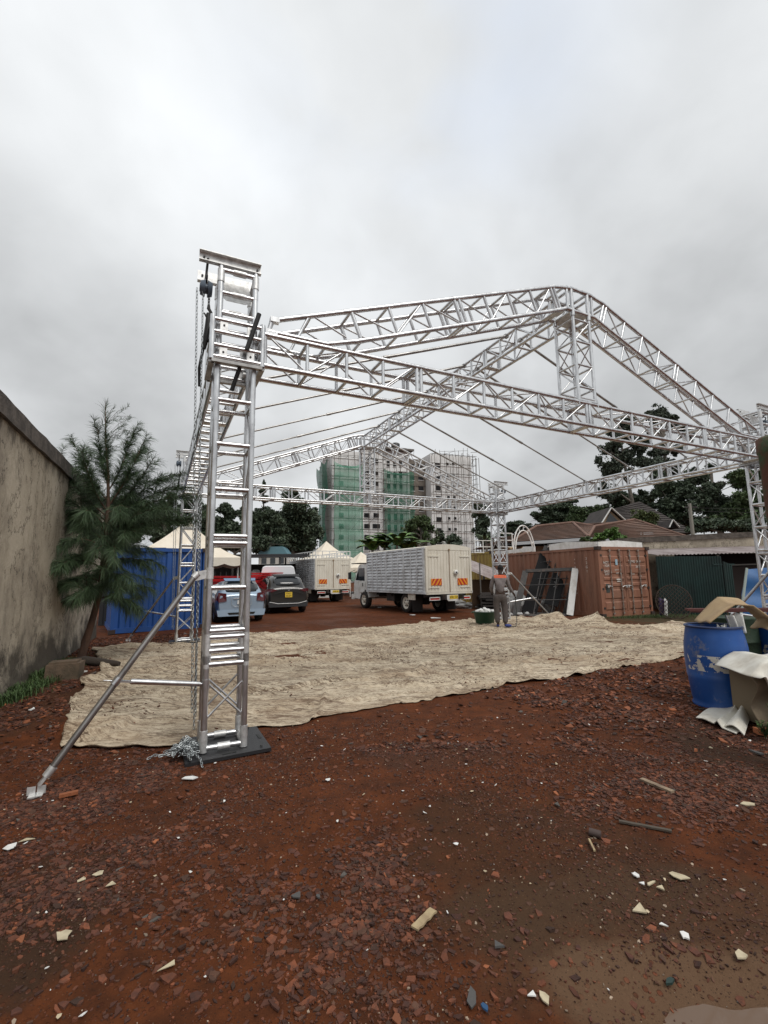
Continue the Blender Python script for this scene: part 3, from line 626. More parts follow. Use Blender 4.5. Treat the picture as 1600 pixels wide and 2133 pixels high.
def hoist(label, a0, b0, side, pile=False, strands=True):
    q = fr(a0 + side * .29, b0 - .02); t = thing('chain_hoist', label, 'chain hoist', (q.x, q.y, 0), YAW, 'chain hoists hung from the tower heads')
    b_ = MB(); zc = 4.36
    for sx in (-1, 1): b_.tube((sx * .012, 0, zc), (sx * .055, 0, zc), .082, 20, .066)
    b_.tube((-.02, 0, zc), (.02, 0, zc), .05, 16); b_.tube((-.062, 0, zc), (-.05, 0, zc), .04, 16)
    b_.build('hoist_body', HOISTB, t)
    b_ = MB(); ring = [(0, .035 * math.sin(a), zc + .11 + .035 * math.cos(a)) for a in [2 * math.pi * k / 14 for k in range(14)]]; b_.path(ring, .010, 6, closed=True); b_.bar((0, 0, zc + .14), (0, 0, TT + .04), .016, .016); b_.build('top_hook', DARKM, t)
    b_ = MB(); link_mesh(b_, [(.03, .01, zc - .07), (.03, .01, zc - .17)], .03, .005); hk = [(.03, .01, zc - .16), (.03, .01, zc - .20), (.055, .01, zc - .24), (.045, .01, zc - .28), (.01, .01, zc - .285), (-.01, .01, zc - .255)]
    b_.path(hk, [.012, .018, .016, .015, .012, .007], 8); b_.build('load_hook', DARKM, t)
    b_ = MB(); b_.path([(.03, .01, zc - .25), (.04, .01, zc - .36), (.02, .02, zc - .5), (-.0, .03, zc - .62)], [.02, .038, .03, .022], 6); b_.path([(0, .03, zc - .6), (-.03, .05, zc - .82), (-.02, .06, zc - 1.0)], .015, 6); b_.build('sling', INK, t)
    if strands:
        b_ = MB(); link_mesh(b_, [(-.085, -.02, zc - .03), (-.04, -.03, 2.6), (.03, -.03, .35)], .034, .0032)
        link_mesh(b_, [(-.03, -.03, zc - .05), (.0, -.04, 2.8), (.06, -.04, .3)], .030, .0032)
        if pile: link_mesh(b_, [(.03, -.05, 2.2), (.04, -.02, 1.6), (.05, -.05, .2)], .030, .0032)
        b_.build('chain', CHAINM, t)
    if pile:
        b_ = MB(); rr = random.Random(3); pts = []
        for i in range(430):
            a = rr.random() * 6.28; r_ = abs(rr.gauss(0, .075)); pts.append((-.02 + r_ * math.cos(a) * 1.25, -.10 + r_ * math.sin(a), .06 + max(0, .13 - r_ * .75) * rr.random()))
        ctr = Vector((-.02, -.10, .07))
        for i in range(0, 300, 2): link_mesh(b_, [pts[i], Vector(pts[i]).lerp(Vector(pts[i + 1]), .5)], .028, .0036)
        link_mesh(b_, [(-.12, -.1, .05), (-.25, -.06, .06), (-.3, -.10, .05)], .028, .0036); link_mesh(b_, [(.05, -.2, .07), (.09, -.33, .055), (.1, -.42, .02)], .028, .0036)
        b_.build('chain_heap', CHAINM, t)
    return t
hoist('blue grey chain hoist on the nearest tower, its chain ending in a heap', 0, 0, -1, True)
hoist('small blue chain hoist on the far left tower beside the tree', 0, LF, -1)
hoist('chain hoist on the far tower above the worker', WF, LF, 1)
hoist('chain hoist on the tower at the right edge of the photo', WF, 0, 1)

roof = thing('roof_frame', 'gabled aluminium box truss roof frame carried on four towers over the yard', 'truss roof', A0, YAW)
BA, BB = .027, .0165
def box_beam(name, P, Q, side, mods, npan, zlo, zhi, ca=True):
    P, Q = Vector(P), Vector(Q); d = (Q - P).normalized(); L_ = (Q - P).length; sd_ = Vector(side)
    lat = MB()
    corner = lambda q, i, j: P + d * q + sd_ * (i * HS) + Vector((0, 0, zlo if j < 0 else zhi))
    for (m0, m1), n_ in zip(mods, npan):
        e = .028; xs = [m0 + e + (m1 - m0 - 2 * e) * k / n_ for k in range(n_ + 1)]
        for k, x in enumerate(xs):
            r_ = .022 if k in (0, n_) else .019
            for i in (-1, 1): lat.tube(corner(x, i, -1), corner(x, i, 1), r_, 8, caps=False)
            for j in (-1, 1): lat.tube(corner(x, -1, j), corner(x, 1, j), r_, 8, caps=False)
            if k < n_:
                x2 = xs[k + 1]; a, c = (x, x2) if k % 2 == 0 else (x2, x)
                for i in (-1, 1): lat.tube(corner(a + (.03 if k % 2 == 0 else -.03), i, 1), corner(c, i, -1), .011, 7, caps=False)
                lat.tube(corner(a, -1, 1), corner(c, 1, 1), .010, 6, caps=False)
        for x in (m0 + .001, m1 - .001):
            for i in (-1, 1):
                for j in (-1, 1): lat.tube(corner(max(x - .06, m0 if x < m0 + .1 else x - .06), i, j), corner(x + (.06 if x < m1 - .1 else 0), i, j), .0295, 10)
    o = lat.build(name, ALU, roof)
    for i in (-1, 1):
        for j in (-1, 1): c = MB(); c.tube(corner(0, i, j), corner(L_, i, j), BA, 12); c.build('chord', ALU, o)
    return o
zl, zh = HB - HS, HB + HS
mods = [(0, 1.81), (1.81, 4.615), (4.615, 7.42), (7.42, 9.23)]
for b0 in (0, LF): box_beam('cross_beam', (.24, b0, 0), (WF - .24, b0, 0), (0, 1, 0), mods, (4, 6, 6, 4), zl, zh)
ms = [(0, 1.61), (1.61, 3.61), (3.61, 5.61), (5.61, 7.22)]
for a0 in (0, WF): box_beam('side_beam', (a0, .24, 0), (a0, LF - .24, 0), (1, 0, 0), ms, (4, 5, 5, 4), zl, zh)
box_beam('ridge_beam', (WF / 2, .17, 0), (WF / 2, LF - .17, 0), (1, 0, 0), [(0, 1.68), (1.68, 3.68), (3.68, 5.68), (5.68, 7.36)], (4, 5, 5, 4), 5.325, 5.655)
# corner sleeves round the towers
for a0, b0 in ((0, 0), (WF, 0), (WF, LF), (0, LF)):
    b_ = MB(); q = .232
    for i in (-1, 1):
        for j in (-1, 1): b_.tube((a0 + i * q, b0 + j * q, HB - .22), (a0 + i * q, b0 + j * q, HB + .22), .026, 12)
        for z in (-.19, -.075, .06, .185):
            b_.tube((a0 - q, b0 + i * q, HB + z), (a0 + q, b0 + i * q, HB + z), .021, 10); b_.tube((a0 + i * q, b0 - q, HB + z), (a0 + i * q, b0 + q, HB + z), .021, 10)
        for x in (-.13, .12):
            for z in (-.14, .13):
                b_.box((a0 + x, b0 + i * (q + .004), HB + z), (.07, .012, .115), 1); b_.box((a0 + i * (q + .004), b0 + x, HB + z), (.012, .07, .115), 1)
                b_.tube((a0 + x, b0 + i * (q + .012) - .004, HB + z), (a0 + x, b0 + i * (q + .012) + .006, HB + z), .010, 6, mi=2)
                b_.tube((a0 + x * 1.1 - .02, b0 + i * (q - .04), HB + z), (a0 + x * 1.1 + .02, b0 + i * (q - .04), HB + z), .03, 10, mi=1)
    b_.build('sleeve_block', [ALU, ALU2, DARKM], roof)
    # lower box frame hanging under the sleeve
    b_ = MB()
    for i in (-1, 1):
        b_.bar((a0 + i * q, b0 - q, HB - .235), (a0 + i * q, b0 + q, HB - .235), .05, .03); b_.bar((a0 - q, b0 + i * q, HB - .235), (a0 + q, b0 + i * q, HB - .235), .05, .03)
    b_.build('sleeve_flange', STEEL, roof)
b_ = MB(); b_.tube((.075, -.30, 3.66), (.175, -.34, 4.03), .022, 10); b_.tube((-.03, -.13, 3.30), (.03, -.2, 3.52), .02, 10); b_.build('locking_bar', INK, roof)
# gable rafters
def gable(b0):
    for mir in (1, -1):
        X = lambda a: a if mir == 1 else WF - a
        lat = MB(); A_, B2, sl_ = .33, 4.50, (5.665 - 4.09) / (4.50 - .33)
        zt = lambda a: 4.09 + (a - .33) * sl_
        dn = Vector((math.cos(math.atan(sl_)), math.sin(math.atan(sl_)))); nm = Vector((dn.y, -dn.x))      # downward normal
        s1 = .345
        def bot(a): return Vector((a, zt(a))) + nm * s1
        # lower chord: lies on the cross beam, then climbs
        bpts = [Vector((.30, 3.965)), Vector((.92, 3.965))]; a = .92
        joints = [1.17, 2.62, 4.30]
        foot_in = Vector((.92, 3.965))
        end = bot(4.30 + .0)
        low = [bpts[0], bpts[1], bot(1.17), end, Vector((4.56, 5.325))]
        top = [Vector((.33, 4.09)), Vector((4.36, zt(4.36))), Vector((4.56, 5.655)), Vector((4.70, 5.668))]
        for j in (-1, 1):
            y = b0 + j * HS
            for nme, pl_ in (('top', top), ('low', low)):
                c = MB(); c.path([(X(p.x), y, p.y) for p in pl_], BA, 10)
                for k in joints: 
                    p = Vector((k, zt(k))) if nme == 'top' else bot(k); c.tube((X(p.x - dn.x * .06), y, p.y - dn.y * .06), (X(p.x + dn.x * .06), y, p.y + dn.y * .06), .0295, 10)
                yield_.append((c, mir))
            lat.tube((X(.30), y, 3.96), (X(.33), y, 4.09), .02, 8); lat.box((X(.36), y, 4.10), (.09, .062, .05)); lat.box((X(.33), y, 3.965), (.12, .05, .05))
            lat.tube((X(.72), y, zt(.72)), (X(.60), y, 3.965), .016, 8); lat.tube((X(.76), y, zt(.76)), (X(1.14), y, bot(1.17).y + .01), .011, 8)
            segs = [(1.20, 2.585, 3), (2.655, 4.27, 4)]
            for s0, s1_, n_ in segs:
                for k in range(n_ + 1):
                    a = s0 + (s1_ - s0) * k / n_; p = Vector((a, zt(a))); q = bot(a); r_ = .022 if k in (0, n_) else .019
                    lat.tube((X(p.x), y, p.y), (X(q.x), y, q.y), r_, 8)
                    if k < n_:
                        a2 = s0 + (s1_ - s0) * (k + 1) / n_; p2 = Vector((a2, zt(a2))); q2 = bot(a2)
                        u_, w_ = (p, q2) if k % 2 == 0 else (p2, q)
                        lat.tube((X(u_.x), y, u_.y), (X(w_.x), y, w_.y), .011, 7)
            p, q = Vector((4.33, zt(4.33))), bot(4.33); lat.tube((X(p.x), y, p.y), (X(q.x), y, q.y), .0205, 8); lat.tube((X(4.60), y, 5.66), (X(4.60), y, 5.32), .0205, 8)
            lat.tube((X(4.70), y, 5.66), (X(4.70), y, 5.32), .0205, 8)
        for s0, s1_, n_ in [(1.20, 2.585, 3), (2.655, 4.27, 4), (4.33, 4.34, 1), (.35, .74, 1)]:
            for k in range(n_ + 1):
                a = s0 + (s1_ - s0) * k / n_
                lat.tube((X(a), b0 - HS, zt(a)), (X(a), b0 + HS, zt(a)), .0175, 8)
                if a > 1: q = bot(a); lat.tube((X(q.x), b0 - HS, q.y), (X(q.x), b0 + HS, q.y), .0175, 8)
                elif a > .5: lat.tube((X(.92), b0 - HS, 3.965), (X(.92), b0 + HS, 3.965), .0175, 8)
        o = lat.build('rafter', ALU, roof)
        for c, mm in yield_: c.build('chord', ALU, o)
        yield_.clear()
    # apex block
    b_ = MB(); ca = WF / 2
    for j in (-1, 1):
        y = b0 + j * HS
        b_.path([(ca - .30, y, 5.655), (ca - .15, y, 5.675), (ca + .15, y, 5.675), (ca + .30, y, 5.655)], .026, 10); b_.tube((ca - .30, y, 5.325), (ca + .30, y, 5.325), .026, 10)
        for i in (-1, 1):
            b_.tube((ca + i * HS, y, 5.30), (ca + i * HS, y, 5.67), .027, 10); b_.tube((ca + i * HS, y, 5.24), (ca + i * HS, y, 5.36), .033, 10)
            b_.tube((ca + i * .28, y, 5.325), (ca + i * .22, y, 5.325), .034, 10)
            b_.tube((ca + i * .26, y, 5.66), (ca + i * .2, y, 5.67), .034, 10); b_.tube((ca - .06 + i * .12, y, 5.676), (ca + .06 + i * .12, y, 5.676), .032, 10)
    for i in (-.30, -HS, HS, .30):
        for z in (5.325, 5.665): b_.tube((ca + i, b0 - HS, z), (ca + i, b0 + HS, z), .024, 8)
    b_.box((ca, b0, 5.31), (.30, .30, .012), 1)
    b_.build('apex_block', [ALU, ALU2], roof)
    # king post
    b_ = MB(); zs = [5.20, 4.86, 4.50, 4.16, 3.99]
    for z in zs + [3.965]:
        for i in (-1, 1): b_.tube((ca - HS, b0 + i * HS, z), (ca + HS, b0 + i * HS, z), .0165, 8); b_.tube((ca + i * HS, b0 - HS, z), (ca + i * HS, b0 + HS, z), .0165, 8)
    for k in range(3):
        z0, z1 = zs[k], zs[k + 1]; s_ = 1 if k % 2 else -1
        for i in (-1, 1): b_.tube((ca - s_ * HS, b0 + i * HS, z0), (ca + s_ * HS, b0 + i * HS, z1), .010, 7); b_.tube((ca + i * HS, b0 - s_ * HS, z0), (ca + i * HS, b0 + s_ * HS, z1), .010, 7)
    for j in (-1, 1): b_.bar((ca - .2, b0 + j * HS, 3.955), (ca + .2, b0 + j * HS, 3.955), .05, .022); b_.tube((ca + .19, b0 + j * .19, 3.88), (ca + .19, b0 + j * .19, 4.0), .007, 6); b_.tube((ca - .19, b0 + j * .19, 3.88), (ca - .19, b0 + j * .19, 4.0), .007, 6)
    o = b_.build('king_post', ALU, roof)
    for i in (-1, 1):
        for j in (-1, 1): c = MB(); c.tube((ca + i * HS, b0 + j * HS, 3.95), (ca + i * HS, b0 + j * HS, 5.28), .0235, 10); c.build('chord', ALU, o)
yield_ = []
for b0 in (0, LF): gable(b0)
for k, bb in enumerate((1.25, 2.5, 3.9, 5.3, 6.5)):
    for s_ in (-1, 1):
        P = Vector((WF / 2 + s_ * HS, bb, 5.64)); Q = Vector((WF / 2 + s_ * (WF / 2 - HS), bb, zh + .03)); mid = P.lerp(Q, .52 + .05 * (k % 2))
        b_ = MB(); b_.tube(P, mid, .0235, 10); b_.tube(mid, Q, .0175, 10); dd = (Q - P).normalized(); b_.tube(mid - dd * .05, mid + dd * .05, .028, 10)
        if k == 1: b_.box(mid + Vector((0, 0, .02)), (.14, .04, .035)); b_.tube(mid + Vector((0, 0, 0)), mid + Vector((0, 0, -.11)), .005, 5)
        b_.box(P + Vector((0, 0, .0)), (.07, .07, .06)); b_.box(Q + Vector((0, 0, -.02)), (.06, .07, .06)); b_.build('purlin', STEEL, roof)

# ================================================================== WALLS, FENCES, SHEDS
def rough_wall(name, label, cat, P, Q, h0, h1, thick, cope, M=CONC, cM=CONCD, bulge=.012, over=.05, nstep=.12):
    P, Q = Vector(P), Vector(Q); d = (Q - P); L_ = d.length; dn = d.normalized(); nrm = Vector((dn.y, -dn.x, 0))      # nrm: the side that faces the yard
    t = thing(name, label, cat, P)
    nu_, nv_ = int(L_ / nstep), int(h0 / nstep)
    def fn(u_, v_):
        s_ = u_ * L_; h = (h0 + (h1 - h0) * u_) * v_; w = (float(fbm(np.array([s_ * .9]), np.array([h * .9]), 4)[0]) - .5) * 2 * bulge + (.03 * max(0, 1 - h / .35))
        q = dn * s_ + nrm * (w); return (q.x, q.y, h - .05)
    b_ = MB(); b_.grid(fn, nu_, nv_)
    b_.prism([dn * 0 - nrm * .03, dn * L_ - nrm * .03, dn * L_ - nrm * thick, -nrm * thick], (0, 0, min(h0, h1) - .02))
    b_.build('wall_body', M, t)
    b_ = MB(); rr = random.Random(4); k = int(L_ / .35); tp = []; 
    for i in range(k + 1):
        s_ = L_ * i / k; hh = h0 + (h1 - h0) * i / k; j = rr.uniform(-.006, .006); e = over + rr.uniform(-.008, .008)
        tp.append([dn * s_ + nrm * e + Vector((0, 0, hh - .12 + j)), dn * s_ + nrm * (e - .01) + Vector((0, 0, hh + cope + j)), dn * s_ - nrm * (thick + e) + Vector((0, 0, hh + cope - .01 + j)), dn * s_ - nrm * (thick + e) + Vector((0, 0, hh - .12))])
    vs = [q for r_ in tp for q in r_]; fs = [(i * 4 + a, i * 4 + (a + 1) % 4, (i + 1) * 4 + (a + 1) % 4, (i + 1) * 4 + a) for i in range(k) for a in range(4)] + [(0, 1, 2, 3), (k * 4 + 3, k * 4 + 2, k * 4 + 1, k * 4)]
    b_.add(vs, fs); b_.build('coping', cM, t); return t
w0 = Vector((-5.96, 8.43, 0)); dv = Vector((-.405, .914, 0)); dv.normalize()
rough_wall('perimeter_wall', 'tall stained grey plaster wall with a blackened coping along the left side', 'wall', w0 - dv * 7.5, w0 + dv * 4.6, 3.56, 3.56, .2, .13)
# added dark sheet that stands in for the shaded gap behind the wall's end
def corr(mb, P, Q, h, pitch, dep, z0=0.0, mi=0, nrm=None, zt=None):
    P, Q = Vector(P), Vector(Q); d = Q - P; L_ = d.length; dn = d.normalized(); n_ = nrm or Vector((dn.y, -dn.x, 0)); k = max(1, round(L_ / pitch)); pt_ = []
    for i in range(k):
        for f, o_ in ((0, 0), (.30, 0), (.45, 1), (.85, 1)): pt_.append((L_ * (i + f) / k, o_ * dep))
    pt_.append((L_, 0)); vs = []
    for s_, o_ in pt_:
        q = P + dn * s_ + n_ * o_; top = h if zt is None else zt[0] + (zt[1] - zt[0]) * s_ / L_
        vs += [(q.x, q.y, z0), (q.x, q.y, top)]
    mb.add(vs, [(2 * i, 2 * i + 2, 2 * i + 3, 2 * i + 1) for i in range(len(pt_) - 1)], mi)
b_ = MB(); corr(b_, (-9.6, 15.6, 0), (-7.6, 15.9, 0), 2.6, .15, .02)  # corrugated sheet added here, its near-black colour standing for shade
o = b_.build('gap_shade_sheet', mat('gap_shade_black', (.02, .02, .022), .7)); tag(o, 'added dark sheet standing in for the shade between the plaster wall and the blue container', 'screen')

# rear right wall, lean-to shed, green tin fence
rough_wall('rear_wall', 'stained concrete yard wall behind the green tin fence at right', 'wall', (9.9, 19.4, 0), (20.5, 18.2, 0), 2.85, 3.15, .25, .10, bulge=.03)
sh = thing('lean_to_shed', 'lean-to shed with a faded tin roof against the rear wall at right', 'shed', (10.2, 17.4, 0))
b_ = MB()
def rf(u_, v_):
    x = -.35 + u_ * 8.6; ph = math.sin(x * 2 * math.pi / .13); y = -.75 + v_ * 2.6 - u_ * .95; return (x, y, 2.12 + v_ * .34 + .014 * ph + u_ * .06)
b_.grid(rf, 560, 4); b_.build('tin_roof', TIN, sh)
DT = mat('dark_timber', (.05, .045, .04), .9); b_ = MB(); b_.bar((2.0, -.85, 1.72), (4.6, -1.2, 1.76), .05, .05); b_.build('crossbar', DT, sh)
for x in (1.75, 3.25, 5.2, 7.4): b_ = MB(); b_.box((x, -.72 - x * .11, 1.05), (.08, .08, 2.1)); b_.build('post', DT, sh)
b_ = MB(); b_.box((4.6, .95, 1.1), (6.4, .05, 2.2)); b_.build('back_panel', mat('near_black_boards', (.022, .02, .02), .95), sh)  # near-black board across the back of the shed
b_ = MB(); b_.box((3.15, -.35, .84), (1.25, .04, 1.66)); b_.build('panel', mat('dark_brown_board', (.05, .036, .032), .9), sh)
fn_ = thing('tin_fence', 'dark green corrugated tin fence beside the orange container', 'fence', (9.86, 16.72, 0))
b_ = MB(); corr(b_, (0, 0, 0), (1.75, -.86, 0), 2.1, .075, .018, zt=(2.08, 2.02)); b_.build('tin_sheet', GREENTIN, fn_)
b_ = MB(); corr(b_, (1.78, -.875, 0), (2.08, -.88, 0), 2.1, .075, .018, zt=(1.85, 1.72)); b_.bar((1.5, -.80, 1.74), (2.15, -.9, 1.74), .03, .04); b_.build('short_sheet', GREENTIN, fn_)
# round mesh grille leaning on the fence
c0 = gp(1408, 1290); t = thing('round_grille', 'rusty round lattice grille leaning against the green tin fence', 'grille', (c0.x, c0.y, 0), R(-27))
b_ = MB(); rr_ = .56; ctr = Vector((0, .12, .54)); ux, uz = Vector((1, 0, 0)), Vector((0, .28, .96))
b_.path([ctr + ux * rr_ * .9 * math.cos(a) + uz * rr_ * math.sin(a) for a in [2 * math.pi * k / 28 for k in range(28)]], .014, 6, closed=True); b_.build('rim', mat('dark_rust', (.05, .032, .022), .85), t)
b_ = MB()
for k in range(-6, 7):
    c = k * .09; e = math.sqrt(max(.01, rr_ ** 2 - c * c * 1.05)) * .93
    for sg in (-1, 1):
        dr = (ux * .9 + uz * sg).normalized(); pr = (ux * sg - uz).normalized(); b_.bar(ctr + pr * c - dr * e, ctr + pr * c + dr * e, .026, .008)
b_.build('lattice', _M['dark_rust'], t)
c0 = gp(1372, 1284); b_ = MB(); b_.grid(lambda u_, v_: (c0.x + u_ * .28, c0.y - .1 + .03 * math.sin(u_ * 14 + v_ * 3), .02 + v_ * (.62 - u_ * .1)), 14, 8)
o = b_.build('purple_cloth', mat('purple_cloth', (.05, .035, .09), .9)); o.modifiers.new('t', 'SOLIDIFY').thickness = .01; tag(o, 'dark purple cloth hanging beside the orange container door', 'cloth')
c0 = gp(1378, 1284); b_ = MB(); b_.grid(lambda u_, v_: (c0.x + u_ * .10 + .04 * v_, c0.y - .2 + .02 * math.sin(u_ * 9), .03 + v_ * .6 - abs(u_ - .3) * .15), 8, 8)
o = b_.build('white_rag', PAPER); o.modifiers.new('t', 'SOLIDIFY').thickness = .008; tag(o, 'narrow white rag hanging between the purple cloth and the round grille', 'rag')
# blue tarpaulin sheeted board behind the right tower
t = thing('blue_sheet', 'bright blue plastic sheet propped up behind the tower at the right edge', 'plastic sheet', (9.6, 12.7, 0))
b_ = MB()
def bs(u_, v_):
    x = u_ * (2.2 - .25 * v_) + v_ * .75; z_ = .0 + v_ * (1.55 + .12 * u_); y = v_ * .5 + .06 * math.sin(u_ * 9 + v_ * 4) + .04 * math.sin(v_ * 13 + u_ * 3); return (x, y, z_)
b_.grid(bs, 36, 26); b_.build('sheet', mat('blue_sheet_plastic', (.012, .095, .27), .55, c2=(.01, .06, .17), scale=2, bump=.3, bscale=6), t)
b_ = MB(); b_.bar((-.04, -.02, 0), (.74, .46, 1.58), .06, .03, (0, 1, 0)); b_.build('edge_strip', mat('clouded_plastic', (.25, .3, .28), .5), t)

# ================================================================== CONTAINERS
def container(name, label, loc, rz, w, l, h, paint, doors=True, lean=0.0):
    t = thing(name, label, 'shipping container', loc, rz)
    t.rotation_euler = (0, lean, rz); D = .035; z0 = .12
    for sx, n_ in ((0, Vector((-1, 0, 0))), (w, Vector((1, 0, 0)))):
        b_ = MB(); corr(b_, (sx - n_.x * .07, .12, 0), (sx - n_.x * .07, l - .12, 0), h - .1, .275, D, z0, nrm=n_); b_.build('side_panel', paint, t)
    b_ = MB(); b_.box((w / 2, l / 2, h - .035), (w - .1, l - .1, .03)); b_.build('roof', paint, t)
    b_ = MB()
    for x in (.05, w - .05):
        for y in (.05, l - .05):
            b_.box((x, y, h / 2), (.10, .10, h - .02))
            for z in (.06, h - .05): b_.box((x, y, z), (.17, .17, .12), 1)
        b_.box((x, l / 2, h - .05), (.08, l - .2, .09)); b_.box((x, l / 2, .08), (.08, l - .2, .13))
    for y in (.05, l - .05): b_.box((w / 2, y, h - .06), (w - .2, .08, .11)); b_.box((w / 2, y, .08), (w - .2, .08, .14))
    b_.build('frame', [paint, mat(paint.name + '_casting', (.04, .025, .022), .8)], t)
    b_ = MB(); corr(b_, (w - .1, l - .06, 0), (.1, l - .06, 0), h - .1, .275, D, z0, nrm=Vector((0, 1, 0))); b_.build('end_wall', paint, t)
    if not doors:
        b_ = MB(); corr(b_, (.1, .085, 0), (w - .1, .085, 0), h - .12, .30, .05, .15, nrm=Vector((0, -1, 0))); b_.build('front_wall', paint, t)
        return t
    dw = (w - .26) / 2
    for k in (0, 1):
        x0 = .12 + k * (dw + .02); b_ = MB(); b_.box((x0 + dw / 2, .045, h / 2 + .01), (dw, .03, h - .27))
        for (za, zb) in ((.22, .52), (.60, .93), (1.0, 1.16), (1.22, 1.36), (1.45, 1.76), (1.84, 2.08)):
            s_ = (h - .2) / 2.2; za *= s_; zb *= s_
            b_.prism([(x0 + .07, .032, za), (x0 + .07, .032, zb), (x0 + .10, .006, zb - .04), (x0 + .10, .006, za + .04)], (dw - .16, 0, 0))
        for z in (.3, .95, 1.6, 2.1): b_.box((x0 + (.0 if k == 0 else dw), .02, z * h / 2.4), (.09, .05, .07), 1)
        dr = b_.build('door', [paint, DARKM], t)
        for q in (.36, .78) if k == 0 else (.22, .62):
            x = x0 + q * dw; b_ = MB(); b_.tube((x, -.025, .10), (x, -.025, h - .10), .017, 8)
            for z in (.12, .32, .95, 1.5, h - .32, h - .12): b_.box((x, -.012, z), (.07, .05, .07 if z > .2 else .05))
            b_.build('lock_rod', mat('galvanised_rod', (.36, .34, .31), .5, .5, c2=(.22, .12, .08), scale=9), dr)
            b_ = MB(); zz = 1.02 * h / 2.4; sg = -1 if q < .5 else 1; b_.path([(x, -.05, zz - .02), (x + sg * .10, -.06, zz + .03), (x + sg * .24, -.06, zz + .01)], .013, 6); b_.box((x + sg * .2, -.04, zz + .01), (.05, .05, .09)); b_.build('handle', ALU2, dr)
    return t
oc = container('shipping_container', 'rusty orange brown container with closed doors, behind the two leaning steel frames', (7.40, 15.90, 0), .40, 2.48, 6.06, 2.42, RUSTBOX)
for s_, sz, x, z in (('NOT', .12, .34, 1.86), ('FOR', .12, .38, 1.75), ('SALE', .12, .35, 1.56), ('22221', .09, .36, 1.46), ('WTH', .08, .83, 1.60), ('26.4', .07, .85, 1.50), ('TTNU', .13, 1.60, 1.90), ('28161', .10, 1.95, 1.90), ('22G1', .11, 1.90, 1.72), ('TARE', .06, 1.62, 1.45), ('2280', .06, 1.98, 1.38)):
    text('marking', s_, sz, CHALK, oc, (x, .000, z), (R(90), 0, 0))
b_ = MB(); b_.box((.84, -.002, 1.88), (.11, .004, .20)); b_.build('sticker', mat('pale_blue_sticker', (.3, .42, .5), .6), oc)
b_ = MB(); b_.box((.34, -.001, .98), (.17, .004, .30)); b_.build('plate', mat('dark_id_plate', (.05, .055, .05), .6), oc)
b_ = MB(); b_.box((.90, -.004, 1.28), (.24, .004, .045)); b_.box((.90, -.004, 1.21), (.20, .004, .03)); b_.build('sticker', CHALK, oc)
for i, ch in enumerate('TTNU281610'): text('marking', ch, .085, CHALK, oc, (.028, 1.10, 2.0 - i * .135), (R(90), 0, R(-90)))
for i, ch in enumerate('22G1'): text('marking', ch, .13, CHALK, oc, (.028, .56, 2.02 - i * .15), (R(90), 0, R(-90)))
for i, ch in enumerate('TRISTA'): text('marking', ch, .30, CHALK, oc, (.028, 5.25, 2.0 - i * .30), (R(90), 0, R(-90)))
bc = container('shipping_container', 'blue corrugated container at left, partly hidden by the feathery tree', (-7.72, 13.1, 0), .59, 2.52, 6.06, 2.45, BLUEBOX, doors=False)
yc = container('shipping_container', 'yellow container with white railings on top, left of the orange one', (5.15, 22.1, 0), .38, 2.44, 6.0, 2.62, YELBOX, doors=False); 
# things on the containers
def at_oc(x, y, z): return Matrix.Rotation(.40, 4, 'Z') @ Vector((x, y, z)) + Vector((7.40, 15.90, 0))
def local_box(name, M, loc, rz, c, d, label, cat, rot=None):
    b_ = MB(); b_.box(c, d, 0, rot); o = b_.build(name, M); o.location = loc; o.rotation_euler = (0, 0, rz); return tag(o, label, cat)
b_ = MB(); b_.prism([(.18, .12, 2.43), (2.38, .12, 2.43), (2.38, .12, 2.60), (1.1, .12, 2.66), (.18, .12, 2.60)], (0, .05, 0)); b_.prism([(.16, .18, 2.43), (.16, .18, 2.60), (.16, 1.6, 2.70), (.16, 2.5, 2.66), (.16, 2.5, 2.43)], (.04, 0, 0))
o = b_.build('white_board', WHITEP); o.location = (7.40, 15.90, 0); o.rotation_euler = (0, 0, .40); tag(o, 'long white board edging the top of the orange container above its doors', 'board')
b_ = MB(); b_.prism([(.12, 3.3, 2.44), (.12, 3.3, 2.64), (.12, 4.0, 2.68), (.12, 4.1, 2.60), (.12, 6.0, 2.58), (.12, 6.0, 2.44)], (.04, 0, 0))
o = b_.build('white_board', WHITEP); o.location = (7.40, 15.90, 0); o.rotation_euler = (0, 0, .40); tag(o, 'white board on the container roof under the arched frame', 'board')
# arched double-tube frame
q = at_oc(.9, 4.9, 2.43); t = thing('arch_frame', 'white double tube arch standing on the orange container', 'metal arch', q, .40)
for r_, k in ((1.0, 0), (.82, 1)):
    b_ = MB(); b_.path([(-.02, .0 + r_ * .62 * math.cos(a) * 1.0, .0 + (1.28 * r_) * math.sin(a)) for a in [math.pi * i / 24 for i in range(25)]], .028, 8); b_.build('hoop', WHITEP, t)
b_ = MB()
for a in (.5, 1.15, 1.6, 2.1, 2.7): b_.tube((-.02, .62 * math.cos(a), 1.28 * math.sin(a)), (-.02, .51 * math.cos(a), 1.05 * math.sin(a)), .016, 6)
b_.build('spacers', WHITEP, t); t.rotation_euler = (0, 0, R(115))
q = at_oc(.8, 5.7, 2.43); b_ = MB(); b_.grid(lambda u_, v_: (u_ * .9, v_ * .5, .05 + .22 * math.sin(u_ * 5 + 1) ** 2 + .12 * math.sin(v_ * 4 + u_ * 3)), 16, 8)
o = b_.build('cardboard_heap', CARD); o.location = q; o.rotation_euler = (0, 0, .2); o.modifiers.new('t', 'SOLIDIFY').thickness = .02; tag(o, 'crumpled brown cardboard lying on top of the orange container beside the arch', 'cardboard')
